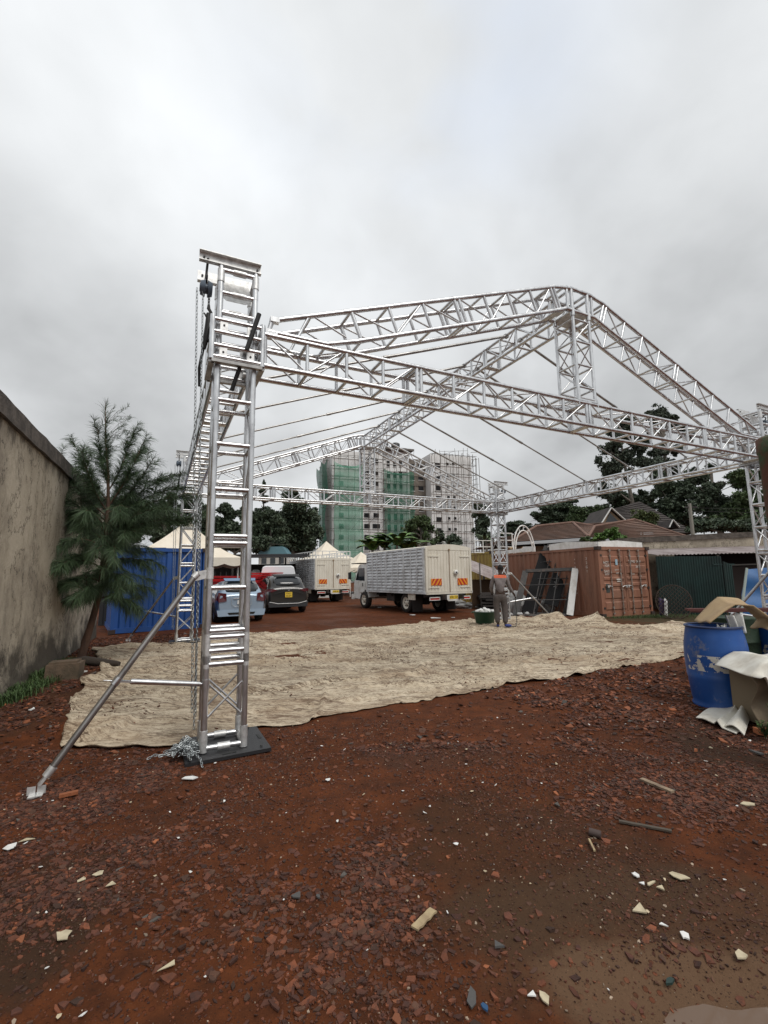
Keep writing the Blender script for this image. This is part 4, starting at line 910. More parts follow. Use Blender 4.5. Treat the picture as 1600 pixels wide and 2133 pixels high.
# railings on the yellow container
def rail(label, P, Q, h, n_):
    P, Q = Vector(P), Vector(Q); t = thing('railing', label, 'railing', P); d = Q - P; b_ = MB()
    for z in (.03, h * .5, h): b_.bar((0, 0, z), (d.x, d.y, z), .035, .035)
    b_.build('rails', WHITEP, t); b_ = MB()
    for i in range(n_ + 1): b_.bar((d.x * i / n_, d.y * i / n_, 0), (d.x * i / n_, d.y * i / n_, h), .035, .035, (1, 0, 0))
    b_.build('posts', WHITEP, t)
rail('white steel railing on the yellow container left of the far tower', at(990, 1152, 22.5), at(1024, 1150, 22.8), .62, 2)
rail('white steel railing just right of the far tower, beside the arch', at(1042, 1140, 21), at(1068, 1139, 21.3), .66, 2)
# corrugated lean-to roof and timber stack left of the tower
t = thing('sheet_awning', 'sagging grey corrugated sheet roof between the white truck and the far tower', 'awning', at(978, 1212, 20.5))
pA, pB, pC, pD = at(976, 1165, 22), at(1040, 1188, 20.8), at(1040, 1212, 20.0), at(976, 1186, 20.6); o_ = t.location
b_ = MB()
def aw(u_, v_):
    q = (pA * (1 - u_) + pB * u_) * (1 - v_) + (pD * (1 - u_) + pC * u_) * v_; return q - o_ + Vector((0, 0, .02 * math.sin(v_ * 30)))
b_.grid(aw, 10, 60); b_.build('sheets', TIN, t)
b_ = MB(); q = at(999, 1172, 20.4) - o_; b_.bar(q, Vector((q.x, q.y, -o_.z)), .05, .05); q = at(1008, 1200, 21.5) - o_; b_.bar(q, Vector((q.x, q.y, -o_.z)), .09, .09); b_.build('posts', mat('grey_post', (.12, .11, .1), .8), t)
b_ = MB(); rr = random.Random(9)
for i in range(26):
    z = .05 + (i // 5) * .13; y = 19.9 + (i % 5) * .22; xx = rr.uniform(-.2, .2); b_.bar((4.25 + xx, y, z), (6.2 + xx, y + rr.uniform(-.1, .1), z + rr.uniform(-.02, .02)), rr.uniform(.08, .16), rr.uniform(.05, .1))
o = b_.build('scrap_stack', mat('dark_scrap_timber', (.045, .04, .038), .85, island=.6), None); tag(o, 'stack of dark scrap lengths under the sagging sheet awning', 'scrap stack')
b_ = MB(); b_.box((5.2, 20.9, .65), (2.6, .05, 1.3)); o = b_.build('brown_screen', mat('brown_board', (.10, .06, .035), .9)); tag(o, 'brown board at the back of the sheet awning', 'board')

# leaning steel frames in front of the orange container
def lean_frame(label, BL, BR, TL, TR, nb, nh, wide, M, last=None):
    BL, BR, TL, TR = map(Vector, (BL, BR, TL, TR)); t = thing('steel_frame', label, 'steel frame', BL); o_ = BL; nrm = (BR - BL).cross(TL - BL).normalized()
    for P, Q in ((BL, BR), (TL, TR)): b_ = MB(); b_.bar(P - o_, Q - o_, wide * .6, .05, nrm); b_.build('rail', M, t)
    for k, (P, Q) in enumerate(((BL, TL), (BR, TR))): b_ = MB(); b_.bar(P - o_, Q - o_, wide, .22 if (k and last) else .05, nrm); b_.build('side_member', last if (k and last) else M, t)
    b_ = MB()
    for i in range(1, nb): f = i / nb; b_.bar(BL.lerp(BR, f) - o_, TL.lerp(TR, f) - o_, .03, .03, nrm)
    for i in range(1, nh): f = i / nh; b_.bar(BL.lerp(TL, f) - o_ + nrm * .025, BR.lerp(TR, f) - o_ + nrm * .025, .025, .02, nrm)
    b_.build('bars', M, t); return t, nrm
lean_frame('front leaning steel frame with one white side, propped before the orange container', (4.72, 17.0, 0), (6.55, 16.62, .02), (5.42, 17.75, 1.62), (7.02, 17.0, 1.66), 3, 3, .22, DARKM, WHITEP)
t2, nn_ = lean_frame('taller dark steel frame with bars, leaning on the orange container behind the front one', (5.35, 17.75, 0), (6.65, 17.2, 0), (6.62, 18.6, 2.62), (7.42, 17.15, 2.64), 5, 4, .24, DARKM)
b_ = MB(); p0, p1 = Vector((5.45, 17.72, .05)), Vector((6.58, 18.45, 2.4)); ol = Vector((5.35, 17.75, 0)); b_.bar(p0 - ol, p1 - ol, .55, .03, nn_); q0, q1 = Vector((6.15, 17.30, .35)), Vector((6.75, 17.75, 1.5)); b_.bar(q0 - ol, q1 - ol, .5, .02, nn_); b_.build('torn_panel', mat('torn_black_sheet', (.006, .006, .007), .95, c2=(.3, .3, .3), scale=5, lo=.66, hi=.7), t2)
b_ = MB(); b_.prism([Vector((6.55, 18.4, 2.55)) - ol, Vector((7.5, 16.9, 2.56)) - ol, Vector((7.7, 17.1, 2.66)) - ol, Vector((6.75, 18.6, 2.66)) - ol], (0, 0, .03)); b_.build('top_flashing', mat('rusty_flashing', (.12, .07, .05), .6, c2=(.5, .5, .5), scale=4, lo=.5, hi=.6), t2)
# pale bags and bundle by the frames
def blob(mb, c, r, sd_, sc=(1, 1, 1), amp=.35, nu_=18, nv_=12, fr_=2.2):
    def fn(u_, v_):
        a = 2 * math.pi * u_; e = math.pi * (v_ - .5); d = Vector((math.cos(a) * math.cos(e), math.sin(a) * math.cos(e), math.sin(e)))
        k = 1 + amp * (2 * float(fbm(np.array([d.x * fr_ + sd_ * 3.1 + 9]), np.array([d.y * fr_ + d.z * fr_ * 1.3 + sd_]), 4)[0]) - 1)
        return (c[0] + d.x * r * k * sc[0], c[1] + d.y * r * k * sc[1], max(c[2] + d.z * r * k * sc[2], .005))
    mb.grid(fn, nu_, nv_)
BAGM = mat('grey_white_plastic', (.42, .42, .41), .55, c2=(.25, .25, .25), scale=5, bump=.6, bscale=9)
for i, (px, py, r_, sc, lb) in enumerate(((1088, 1281, .42, (1.0, .7, 1.1), 'pale wrapped bundle standing behind the left side of the front steel frame'), (1165, 1280, .34, (1.1, .6, .9), 'grey plastic bundle lying behind the bars of the front steel frame'))):
    q = gp(px, py); b_ = MB(); blob(b_, (0, .25, r_ * .8), r_, i, sc, .5); o = b_.build('wrapped_bundle', BAGM); o.location = (q.x, q.y + .55, 0); tag(o, lb, 'bundle')
JUNK = [(955, 1262, .32, (1.3, .8, .5), 'heap of pale plastic sheeting right of the white truck'), (985, 1268, .40, (1.7, .8, .42), 'silver grey plastic sheet heaped left of the green basin'), (938, 1268, .25, (1.3, .8, .45), 'crumpled cream sacking at the tail of the white truck'), (1008, 1262, .34, (1.5, .7, .5), 'brown sacking heap under the sheet awning'), (722, 1238, .36, (1.6, .9, .5), 'white plastic heap beside the front wheel of the white truck')]
for i, (px, py, r_, sc, lb) in enumerate(JUNK):
    q = gp(px, py); M = mat('brown_sacking', (.20, .13, .085), .9, c2=(.12, .08, .055)) if 'brown' in lb else (mat('cream_sacking', (.38, .33, .26), .9, c2=(.22, .2, .17), scale=4, bump=.6, bscale=8) if 'cream' in lb else BAGM)
    b_ = MB(); blob(b_, (0, 0, r_ * .25), r_, i + 5, sc, .8, 32, 20, 3.2); o = b_.build('plastic_heap', M); o.location = (q.x, q.y + .2, 0); tag(o, lb, 'plastic heap')

# ================================================================== TENTS, SHEDS BEHIND
def pagoda(label, c, half, eave, peak, rz, val=.35, posts=True):
    t = thing('pagoda_tent', label, 'tent', (c[0], c[1], 0), rz); b_ = MB()
    def fn(u_, v_):      # v 0 eave -> 1 peak, concave
        a = u_ * 4; k = int(min(a, 3.9999)); f = a - k; C_ = [(-1, -1), (1, -1), (1, 1), (-1, 1), (-1, -1)]; p, q = C_[k], C_[k + 1]
        x = p[0] + (q[0] - p[0]) * f; y = p[1] + (q[1] - p[1]) * f; w = 1 - v_; h = eave + (peak - eave) * (1 - w ** .72 if False else (v_ ** 1.55)); sc_ = w
        return (x * half * sc_, y * half * sc_, h - .10 * math.sin(math.pi * f) * w * (1 - w) * 2)
    b_.grid(fn, 32, 14, sm=False); b_.build('canopy', CANVAS, t); b_ = MB()
    def vf(u_, v_):
        a = u_ * 4; k = int(min(a, 3.9999)); f = a - k; C_ = [(-1, -1), (1, -1), (1, 1), (-1, 1), (-1, -1)]; p, q = C_[k], C_[k + 1]
        x = p[0] + (q[0] - p[0]) * f; y = p[1] + (q[1] - p[1]) * f; dz = val * (.72 + .28 * abs(math.sin(f * math.pi * 6))) * v_; return (x * half, y * half, eave - dz)
    b_.grid(vf, 192, 2); b_.build('valance', CANVAS, t)
    b_ = MB()
    for i in (-1, 1):
        for j in (-1, 1): b_.tube((i * half * .97, j * half * .97, 0), (i * half * .97, j * half * .97, eave), .035, 8)
    b_.build('poles', WHITEP, t); return t
pagoda('cream pagoda tent with a scalloped valance behind the blue container', (-8.75, 20.2), 2.35, 2.35, 4.15, .35)
pagoda('cream pagoda tent whose pointed top shows above the left truck railings', (-5.6, 44), 2.2, 3.2, 4.95, .5)
pagoda('beige tent showing between the two white trucks', (-1.95, 38), 1.9, 2.2, 3.55, .5)
t = thing('open_shed', 'open shed with a flat dark roof behind the parked cars', 'shed', (-10.5, 27.0, 0), .1)
b_ = MB(); b_.box((2.2, 1.2, 2.86), (7.4, 3.4, .07)); b_.box((2.2, -.46, 2.78), (7.4, .05, .12)); b_.build('roof', mat('dark_roof_sheet', (.03, .03, .032), .8), t)
b_ = MB()
for x in (-1.2, 1.6, 4.3): b_.box((x, -.35, 1.4), (.10, .10, 2.8)); b_.box((x, 2.6, 1.4), (.10, .10, 2.8))
for k in range(9): b_.box((-1 + k * .32, -.3, .95), (.03, .03, 1.9))
b_.build('posts', DARKM, t)
b_ = MB(); b_.box((2.2, 2.9, 1.2), (7.4, .08, 2.4)); b_.build('back_wall', mat('dark_shed_wall', (.03, .028, .026), .9), t)
# low white building behind
t = thing('white_outbuilding', 'low white outbuilding with dark windows behind the cars and red stacks', 'building', (-10.6, 34.0, 0), .05)
b_ = MB(); b_.box((2.9, 1.5, 1.25), (8.2, 3, 2.5)); b_.box((2.9, -.1, 2.45), (8.6, .5, .14)); b_.build('wall', WHITEP, t)
for x in (.8, 2.5, 4.2, 5.8): b_ = MB(); b_.box((x, -.02, 1.5), (.95, .06, 1.0)); b_.build('window', GLASS, t)
q = at(533, 1185, 29); b_ = MB(); b_.lathe([(0, 2.05), (.16, 2.03), (.27, 1.9), (.28, 1.4), (.30, 0), (.34, 0)], (0, 0, 0), 16); o = b_.build('white_tank', WHITEP); o.location = (q.x, 29, 0); tag(o, 'white upright plastic tank behind the red stacks', 'tank')
# red stacked table tops
rr = random.Random(21)
for si, (px, d_, w, n_, rz_) in enumerate(((490, 24.5, 2.7, 11, .12), (555, 24.8, 1.35, 12, -.30))):
    q = at(px, 1230, d_)
    for k in range(n_):
        b_ = MB(); b_.box((0, 0, .05), (w, .95, .06)); b_.box((0, 0, .075), (w * 1.03, 1.0, .018)); b_.box((0, -.47, .035), (w * .9, .03, .05))
        o = b_.build('red_table', REDPL); o.location = (q.x + rr.uniform(-.03, .03), d_ + rr.uniform(-.03, .03), (.50 if si == 0 else .56) + k * .104); o.rotation_euler = (rr.uniform(-.01, .01), rr.uniform(-.02, .02), rz_ + rr.uniform(-.05, .05))
        od = 'topmost second third fourth fifth sixth seventh eighth ninth tenth eleventh twelfth'.split()[n_ - 1 - k]; od = od + ('' if od == 'topmost' else ' from top')
        tag(o, od + (' red table top of the wide stack behind the blue hatchback', ' red table top of the stack left of the dark grey car')[si], 'table', ('red table tops stacked at left', 'red table tops stacked at right')[si])
    b_ = MB(); b_.box((0, 0, .24), (w * .8, .7, .48)); o = b_.build('pallet_base', DARKM); o.location = (q.x, d_, 0); o.rotation_euler = (0, 0, rz_); tag(o, ('dark base under the wide red stack', 'dark base under the red stack beside the dark grey car')[si], 'stand')

# ================================================================== VEHICLES
def wheel(parent, x, y, r_, w, hub=ALU2, n_=20, steel=False):
    sg = -1 if x < parent.get('cx', 0) else 1
    b_ = MB()
    prof = [(-w / 2, r_ * .62), (-w / 2, r_ * .93), (-w * .32, r_), (w * .32, r_), (w / 2, r_ * .93), (w / 2, r_ * .62)]
    vs = [(x + px, y + q * math.cos(2 * math.pi * j / n_), r_ + q * math.sin(2 * math.pi * j / n_)) for px, q in prof for j in range(n_)]
    b_.add(vs, [(i * n_ + j, i * n_ + (j + 1) % n_, (i + 1) * n_ + (j + 1) % n_, (i + 1) * n_ + j) for i in range(len(prof) - 1) for j in range(n_)], 0, True)
    wo = thing_child('wheel', parent)
    b_.build('tyre', RUBBER, wo)
    b_ = MB(); fx = x + sg * w * .30; prof = [(x - sg * w * .3, r_ * .63), (x + sg * w * .46, r_ * .63), (x + sg * w * .42, r_ * .56), (fx - sg * .02, r_ * .45), (fx, r_ * .22), (fx + sg * .03, r_ * .2), (fx + sg * .035, 0.001)]
    vs = [(px, y + q * math.cos(2 * math.pi * j / n_), r_ + q * math.sin(2 * math.pi * j / n_)) for px, q in prof for j in range(n_)]
    b_.add(vs, [(i * n_ + j, i * n_ + (j + 1) % n_, (i + 1) * n_ + (j + 1) % n_, (i + 1) * n_ + j) for i in range(len(prof) - 1) for j in range(n_)], 0, True)
    for j in range(6): a = 2 * math.pi * j / 6; b_.box((fx + sg * .005, y + r_ * .33 * math.cos(a), r_ + r_ * .33 * math.sin(a)), (.02, r_ * .10, r_ * .10), 1)
    b_.build('rim', [hub, INK], wo)
def thing_child(name, parent):
    o = bpy.data.objects.new(name, None); o.empty_display_size = .1; COL.objects.link(o); o.parent = parent; return o

def truck(label, loc, rz, rails, arch, ptext):
    t = thing('box_truck', label, 'truck', loc, rz); w, L_, z0, z1 = 2.3, 4.75, .80, 2.60; t['cx'] = w / 2
    # louvred sides
    for sx, nx_ in ((0, -1), (w, 1)):
        b_ = MB(); b_.box((sx - nx_ * .03, L_ / 2, (z0 + z1) / 2), (.03, L_, z1 - z0)); cols_ = [.10, .55, .98, 1.50, 1.95, 2.40, 2.92, 3.32, 3.72, 4.15, 4.66]; rows = 13
        for c in cols_: b_.box((sx + nx_ * .012, c, (z0 + z1) / 2), (.05, .07 if cols_.index(c) % 3 else .12, z1 - z0))
        dz = (z1 - z0 - .12) / rows
        for a, c in zip(cols_, cols_[1:]):
            for k in range(rows):
                za = z0 + .06 + k * dz; x0 = sx - nx_ * .012
                b_.add([(x0, a + .03, za), (x0, c - .03, za), (x0 + nx_ * .05, c - .05, za + dz * .22), (x0 + nx_ * .05, a + .05, za + dz * .22), (x0 + nx_ * .035, c - .05, za + dz * .70), (x0 + nx_ * .035, a + .05, za + dz * .70), (x0, c - .03, za + dz * .86), (x0, a + .03, za + dz * .86)],
                       [(0, 1, 2, 3), (3, 2, 4, 5), (5, 4, 6, 7), (0, 3, 5, 7), (1, 6, 4, 2)])
        for z in (z0 + .03, z1 - .03): b_.box((sx + nx_ * .015, L_ / 2, z), (.06, L_ + .02, .07))
        b_.build('side_panel', SILVERP, t)
    b_ = MB(); ah = .13 if arch else .05
    cs = [(w * i / 12, z1 + ah * math.sin(math.pi * i / 12) ** .8) for i in range(13)]
    for (xa, za), (xb, zb) in zip(cs, cs[1:]): b_.add([(xa, -.02, za), (xb, -.02, zb), (xb, L_, zb), (xa, L_, za)], [(0, 1, 2, 3)], 0, True)
    b_.prism([(0, L_ + .0, z0), (w, L_ + .0, z0)] + [(x, L_, z) for x, z in cs[::-1]], (0, .03, 0))
    b_.build('roof', CREAMP if arch else WHITEP, t)
    b_ = MB(); b_.prism([(0, -.03, z1 - .10), (w, -.03, z1 - .10)] + [(x, -.03, z + .01) for x, z in cs[::-1]], (0, .06, 0))
    for x in (.045, w - .045): b_.box((x, -.0, (z0 + z1) / 2), (.10, .07, z1 - z0))
    b_.box((w / 2, 0, z0 + .02), (w, .07, .09)); b_.build('rear_frame', CREAMP, t)
    for k in (0, 1):
        x0 = .10 + k * (w / 2 - .10); dw = w / 2 - .105; b_ = MB(); n_ = 7; pw = dw / n_
        b_.box((x0 + dw / 2, .0, (z0 + z1) / 2 - .02), (dw, .03, z1 - z0 - .14))
        for i in range(n_): b_.prism([(x0 + i * pw + .012, -.015, z0 + .08), (x0 + i * pw + .03, -.035, z0 + .09), (x0 + (i + 1) * pw - .03, -.035, z0 + .09), (x0 + (i + 1) * pw - .012, -.015, z0 + .08)], (0, 0, z1 - z0 - .22))
        for z in (z0 + .24, z1 - .34): b_.bar((x0 + (.0 if k == 0 else dw), -.045, z), (x0 + (.52 if k == 0 else dw - .52), -.045, z), .02, .055)
        b_.box((x0 + dw / 2, -.02, z0 + .075), (dw, .04, .03))
        d_ = b_.build('rear_door', CREAMP, t)
        cx_ = x0 + dw * (.36 if k == 0 else .62); b_ = MB(); b_.box((cx_, -.046, z0 + .45), (.52, .012, .26), 0); 
        for i in range(-1, 3):
            xa = cx_ - .26 + i * .19; sg = 1 if k == 0 else -1
            pts_ = [(xa, z0 + .32), (xa + .085, z0 + .32), (xa + .085 + .19, z0 + .58), (xa + .19, z0 + .58)]
            if sg < 0: pts_ = [(2 * cx_ - x, z) for x, z in pts_][::-1]
            cl = [(min(max(x, cx_ - .26), cx_ + .26), z) for x, z in pts_]
            if abs(cl[0][0] - cl[1][0]) + abs(cl[2][0] - cl[3][0]) > .03: b_.prism([(x, -.0535, z) for x, z in cl], (0, -.003, 0), 1)
        b_.build('chevron_plate', [REDP, YELP], d_)
        if k == 1:
            b_ = MB(); b_.lathe([(0, 0), (.085, 0), (.10, -.02), (.10, -.07), (0, -.07)], (0, 0, 0), 16); o = b_.build('spare_lock_cover', WHITEP, d_, (x0 + dw * .28, -.045, z0 + .82)); o.rotation_euler = (R(-90), 0, 0)
            b_ = MB(); b_.box((x0 + dw * .28, -.122, z0 + .82), (.06, .01, .06)); b_.build('padlock', INK, d_)
    b_ = MB(); b_.tube((w / 2, -.05, z0 + .05), (w / 2, -.05, z1 - .05), .012, 6); b_.box((w / 2, -.05, z1 - .08), (.07, .05, .06)); b_.build('door_bar', mat('rust_stained_bar', (.3, .2, .12), .7), t)
    # chassis, bumper, plate
    b_ = MB()
    for x in (.72, w - .72): b_.box((x, L_ / 2 + .5, .66), (.09, L_ + 1.6, .18))
    for y in (.3, 1.5, 2.8, 4.0): b_.box((w / 2, y, .72), (w * .9, .09, .10))
    b_.box((w / 2, 1.62, .42), (1.9, .12, .12)); b_.lathe([(0, -.14), (.17, -.12), (.17, .12), (0, .14)], (w / 2, 1.62, .42), 12); b_.tube((w * .4, 1.6, .5), (w * .4, 4.6, .6), .05, 8)
    b_.box((.45, 2.95, .60), (.5, .65, .34)); b_.box((w - .45, 2.9, .58), (.5, .8, .38)); b_.box((w / 2, .1, .6), (1.6, .06, .10))
    b_.build('chassis', DARKM, t)
    b_ = MB(); b_.box((w * .70, -.05, .62), (.55, .02, .22)); o = b_.build('plate_holder', WHITEP, t) if False else None
    pm = MB(); pm.prism([(w * .42, -.06, .56), (w * .45, -.06, .50), (w * .69, -.06, .50), (w * .72, -.06, .56), (w * .72, -.06, .74), (w * .42, -.06, .74)], (0, .015, 0)); ph = pm.build('plate_holder', WHITEP, t)
    b_ = MB(); b_.box((w * .565, -.066, .65), (.42, .008, .14)); pp = b_.build('number_plate', PLATEY, ph); text('plate_lettering', ptext, .11, INK, ph, (w * .565, -.0715, .65), (R(90), 0, 0))
    for x in (.38, w - .38):
        b_ = MB(); b_.box((x, -.04, .66), (.50, .03, .035)); b_.box((x, -.04, .56), (.50, .03, .025)); b_.box((x - .24, -.04, .61), (.03, .03, .13)); b_.box((x + .24, -.04, .61), (.03, .03, .13)); b_.box((x, -.03, .61), (.44, .02, .07), 1); b_.build('tail_light', [WHITEP, REDP], t)
    for x in (.30, w - .30): b_ = MB(); b_.box((x, 1.02, .38), (.5, .015, .62)); b_.box((x, 1.1, .74), (.5, .5, .02)); b_.build('mudguard', mat('mud_flap', (.035, .03, .028), .9), t)
    b_ = MB(); b_.box((.06, 1.08, .68), (.03, .5, .28)); b_.bar((.04, .9, .60), (.04, 1.28, .80), .03, .04, (1, 0, 0)); b_.build('side_skirt', CREAMP, t)
    for x, y, r_, ww in ((.20, 1.55, .40, .26), (.50, 1.55, .40, .24), (w - .20, 1.55, .40, .26), (w - .50, 1.55, .40, .24), (.20, 5.22, .40, .25), (w - .20, 5.22, .40, .25)): wheel(t, x, y, r_, ww, CREAMP)
    # cab
    b_ = MB(); y0, y1 = L_ + .10, L_ + 1.62; x0, x1 = .10, w - .10
    sec = [(y0, .72, 2.05), (y0 + .5, .72, 2.10), (y0 + .95, .60, 2.07), (y0 + 1.22, .58, 1.60), (y1 - .06, .52, 1.28), (y1, .5, 1.0), (y1 + .02, .42, .60)]
    prof_ = [(y0, .78), (y0, 2.02), (y0 + .12, 2.10), (y0 + .85, 2.10), (y0 + 1.0, 2.03), (y1 - .10, 1.32), (y1 - .02, 1.22), (y1, .45), (y0 + .82, .42)] + [(y0 + .37 + .47 * math.cos(a), .42 + .47 * math.sin(a)) for a in [math.pi * (.08 + .84 * k / 8) for k in range(9)]] + [(y0, .5)]
    inn = .0
    b_.prism([(x0 + .04, y, z) for y, z in prof_], (x1 - x0 - .08, 0, 0)); b_.build('cab', WHITEP, t)
    for xx, sg in ((x0 + .035, -1), (x1 - .035, 1)):
        b_ = MB(); b_.prism([(xx, y0 + .38, 1.30), (xx, y0 + .38, 1.92), (xx, y0 + .96, 1.92), (xx, y0 + 1.30, 1.34)], (sg * .012, 0, 0)); b_.build('side_window', GLASS, t)
        b_ = MB(); b_.prism([(xx, y0 + .34, .74), (xx, y0 + .34, 1.28), (xx, y0 + 1.36, 1.30), (xx, y0 + 1.40, .95), (xx, y0 + .98, .74)], (sg * .02, 0, 0)); b_.box((xx + sg * .026, y0 + .52, 1.12), (.02, .06, .16), 1); b_.build('cab_door', [WHITEP, INK], t)
        b_ = MB(); b_.box((xx + sg * .22, y1 + .02, 1.55), (.14, .08, .34)); b_.bar((xx, y1 - .2, 1.85), (xx + sg * .22, y1 + .02, 1.72), .02, .02); b_.bar((xx, y1 - .05, 1.2), (xx + sg * .22, y1 + .02, 1.40), .02, .02); b_.build('mirror', BLACK, t)
    b_ = MB(); b_.prism([(x0 + .12, y0 + 1.035, 1.98), (x1 - .12, y0 + 1.035, 1.98), (x1 - .12, y1 - .06, 1.38), (x0 + .12, y1 - .06, 1.38)], (0, .02, .012)); b_.build('windscreen', GLASS, t)
    b_ = MB(); b_.box((w / 2, y1 + .04, .52), (w - .1, .12, .26)); b_.build('front_bumper', WHITEP, t)
    if arch:
        b_ = MB(); b_.box((w / 2, y1 - .35, 2.16), (w - .1, .9, .04)); b_.build('roof_rack', DARKM, t)
    if rails:
        b_ = MB(); zt = z1 + .46
        for z in (z1 + .22, zt):
            for x in (.02, w - .02): b_.bar((x, 0, z), (x, L_ + .9, z), .04, .05)
            b_.bar((0, 0, z), (w, 0, z), .04, .05); b_.bar((0, L_ + .9, z), (w, L_ + .9, z), .04, .05)
        for i in range(13):
            y = (L_ + .9) * i / 12
            for x in (.02, w - .02): b_.bar((x, y, z1), (x, y, zt), .05, .04, (1, 0, 0))
        for i in range(1, 5):
            if i != 2.5: b_.bar((w * i / 5, 0, z1), (w * i / 5, 0, zt), .04, .04, (1, 0, 0))
        b_.build('roof_rails', WHITEP, t)
    return t
truck('white box truck with louvred sides and arched cream rear, nearest to the worker', (1.57, 17.80, 0), .5375, False, True, 'KBU 157')
truck('white box truck with roof railings, parked behind the dark grey car', (-4.13, 27.3, 0), .52, True, False, 'KBJ 40')

def car(label, loc, rz, paint, w, L_, H_, kind, plate, platecol):
    t = thing('car', label, 'car', loc, rz, 'cars parked before the red stacks'); hw = w / 2; belt = H_ * (.60 if kind == 'suv' else .62); zb = .26 if kind == 'suv' else .20
    # stations along y: (y, z_top, half width at top, half width at belt, z bottom)
    if kind == 'suv': st = [(0.0, 1.02, .70, .86, .42), (.03, 1.10, .72, .90, .34), (.12, 1.18, .72, .95, .28), (.30, 1.40, .70, .98, zb), (.52, 1.56, .70, 1, zb), (.85, H_ - .01, .71, 1, zb), (1.6, H_, .72, 1, zb), (2.4, H_ - .05, .70, 1, zb), (2.9, 1.44, .68, 1, zb), (3.45, 1.10, .72, .99, zb), (4.0, 1.00, .74, .96, zb), (4.35, .86, .66, .86, .3), (L_, .6, .5, .7, .4)]
    else: st = [(0.0, .93, .74, .88, .40), (.03, .98, .75, .92, .32), (.12, 1.06, .74, .95, .26), (.30, 1.27, .71, .98, zb), (.48, 1.40, .70, 1, zb), (.80, H_ - .01, .70, 1, zb), (1.5, H_, .71, 1, zb), (2.2, H_ - .04, .70, 1, zb), (2.7, 1.25, .68, 1, zb), (3.2, .98, .72, .98, zb), (3.75, .88, .74, .95, zb), (4.05, .74, .64, .84, .28), (L_, .55, .5, .7, .36)]
    b_ = MB(); rings = []
    for y, zt_, tw, bw, zlo in st:
        be = min(belt, zt_ - .03); mid = zlo + (be - zlo) * .45
        half = [(0, zt_), (hw * tw * .55, zt_ - .005), (hw * tw * .88, zt_ - .035), (hw * (tw + .05), zt_ - .10 if zt_ > belt + .15 else zt_ - .02), (hw * bw * .965, be + .02), (hw * bw, be - .10), (hw * bw, mid), (hw * bw * .975, zlo + .06), (hw * bw * .90, zlo), (0, zlo)]
        rings.append([(x, y, z) for x, z in half] + [(-x, y, z) for x, z in half[-2:0:-1]])
    k = len(rings[0]); vs = [q for r_ in rings for q in r_]
    fs = [(i * k + j, (i + 1) * k + j, (i + 1) * k + (j + 1) % k, i * k + (j + 1) % k) for i in range(len(rings) - 1) for j in range(k)]
    b_.add(vs, fs, 0, True); b_.add(rings[0], [tuple(range(k))], 0, True); b_.add(rings[-1], [tuple(range(k))[::-1]], 0, True)
    bo = b_.build('body', paint, t); md = bo.modifiers.new('sub', 'SUBSURF'); md.levels = 2; md.render_levels = 2
    def ring_at(y):
        for (ya, *a), (yb, *c) in zip(st, st[1:]):
            if ya <= y <= yb: f = (y - ya) / (yb - ya); return [p + (q - p) * f for p, q in zip(a, c)]
        return list(st[-1][1:])
    # rear window
    tops = [(.12, .90), (.22, .93), (.34, .93), (.48, .90)] if kind == 'suv' else [(.10, .90), (.20, .94), (.33, .93), (.47, .89)]
    b_ = MB(); P1 = []; P2 = []
    for y, f in tops:
        zt_, tw, bw, zl_ = ring_at(y); x = hw * (tw + .05) * f * .98; P1.append((-x, y - .035, zt_ - .01 + .025)); P2.append((x, y - .035, zt_ - .01 + .025))
    n_ = len(P1); allp = []
    for i in range(n_):
        for u_ in range(9): f = u_ / 8; x = P1[i][0] + (P2[i][0] - P1[i][0]) * f; allp.append((x, P1[i][1] + .10 * (abs(2 * f - 1) ** 3), P1[i][2] - .015 * abs(2 * f - 1) ** 3))
    b_.add(allp, [(i * 9 + j, i * 9 + j + 1, (i + 1) * 9 + j + 1, (i + 1) * 9 + j) for i in range(n_ - 1) for j in range(8)], 0, True)
    rw = b_.build('rear_window', GLASS, t); rw.modifiers.new('t', 'SOLIDIFY').thickness = .01
    b_ = MB(); b_.path([(-.02, .07 + .0, (1.20 if kind == 'suv' else 1.07)), (.12, .09, (1.22 if kind == 'suv' else 1.10)), (.30, .12, (1.23 if kind == 'suv' else 1.12))], .012, 6); b_.build('wiper', INK, t)
    # spoiler
    b_ = MB(); zs_ = (1.545 if kind == 'suv' else 1.40); b_.prism([(-hw * .62, .42, zs_ - .0), (hw * .62, .42, zs_), (hw * .66, .62, zs_ + .09), (-hw * .66, .62, zs_ + .09)], (0, -.02, .022)); b_.build('spoiler', INK if kind == 'suv' else mat('blue_spoiler', (.16, .24, .36), .7), t)
    # side windows
    for sg in (-1, 1):
        b_ = MB(); top = H_ - .12; z_ = belt + .035
        pts_ = [(.55, z_ + .10), (.78, top - .03), (1.5, top), (2.2, top - .04), (2.95, z_)] if kind == 'suv' else [(.50, z_ + .06), (.72, top - .04), (1.4, top), (2.0, top - .04), (2.75, z_)]
        def sx(y, z):
            zt_, tw, bw, zl_ = ring_at(y); be = min(belt, zt_ - .03); f = (z - be) / max(.05, zt_ - .1 - be); return sg * (hw * (bw * .965 + (tw + .05 - bw * .965) * min(max(f, 0), 1)) + .006)
        P_a = [(sx(y, z), y, z) for y, z in pts_] + [(sx(pts_[0][0], z_), pts_[0][0] + .02, z_)]
        b_.prism(P_a, (sg * .008, 0, 0)); b_.build('side_window', GLASS, t)
        b_ = MB(); ym = 2.75 if kind == 'suv' else 2.5; b_.box((sg * (hw + .09), ym, belt + .08), (.16, .09, .11)); b_.build('mirror', paint, t)
    # tail lights
    RL = mat('dark_red_lens', (.09, .008, .012), .25, coat=.5)
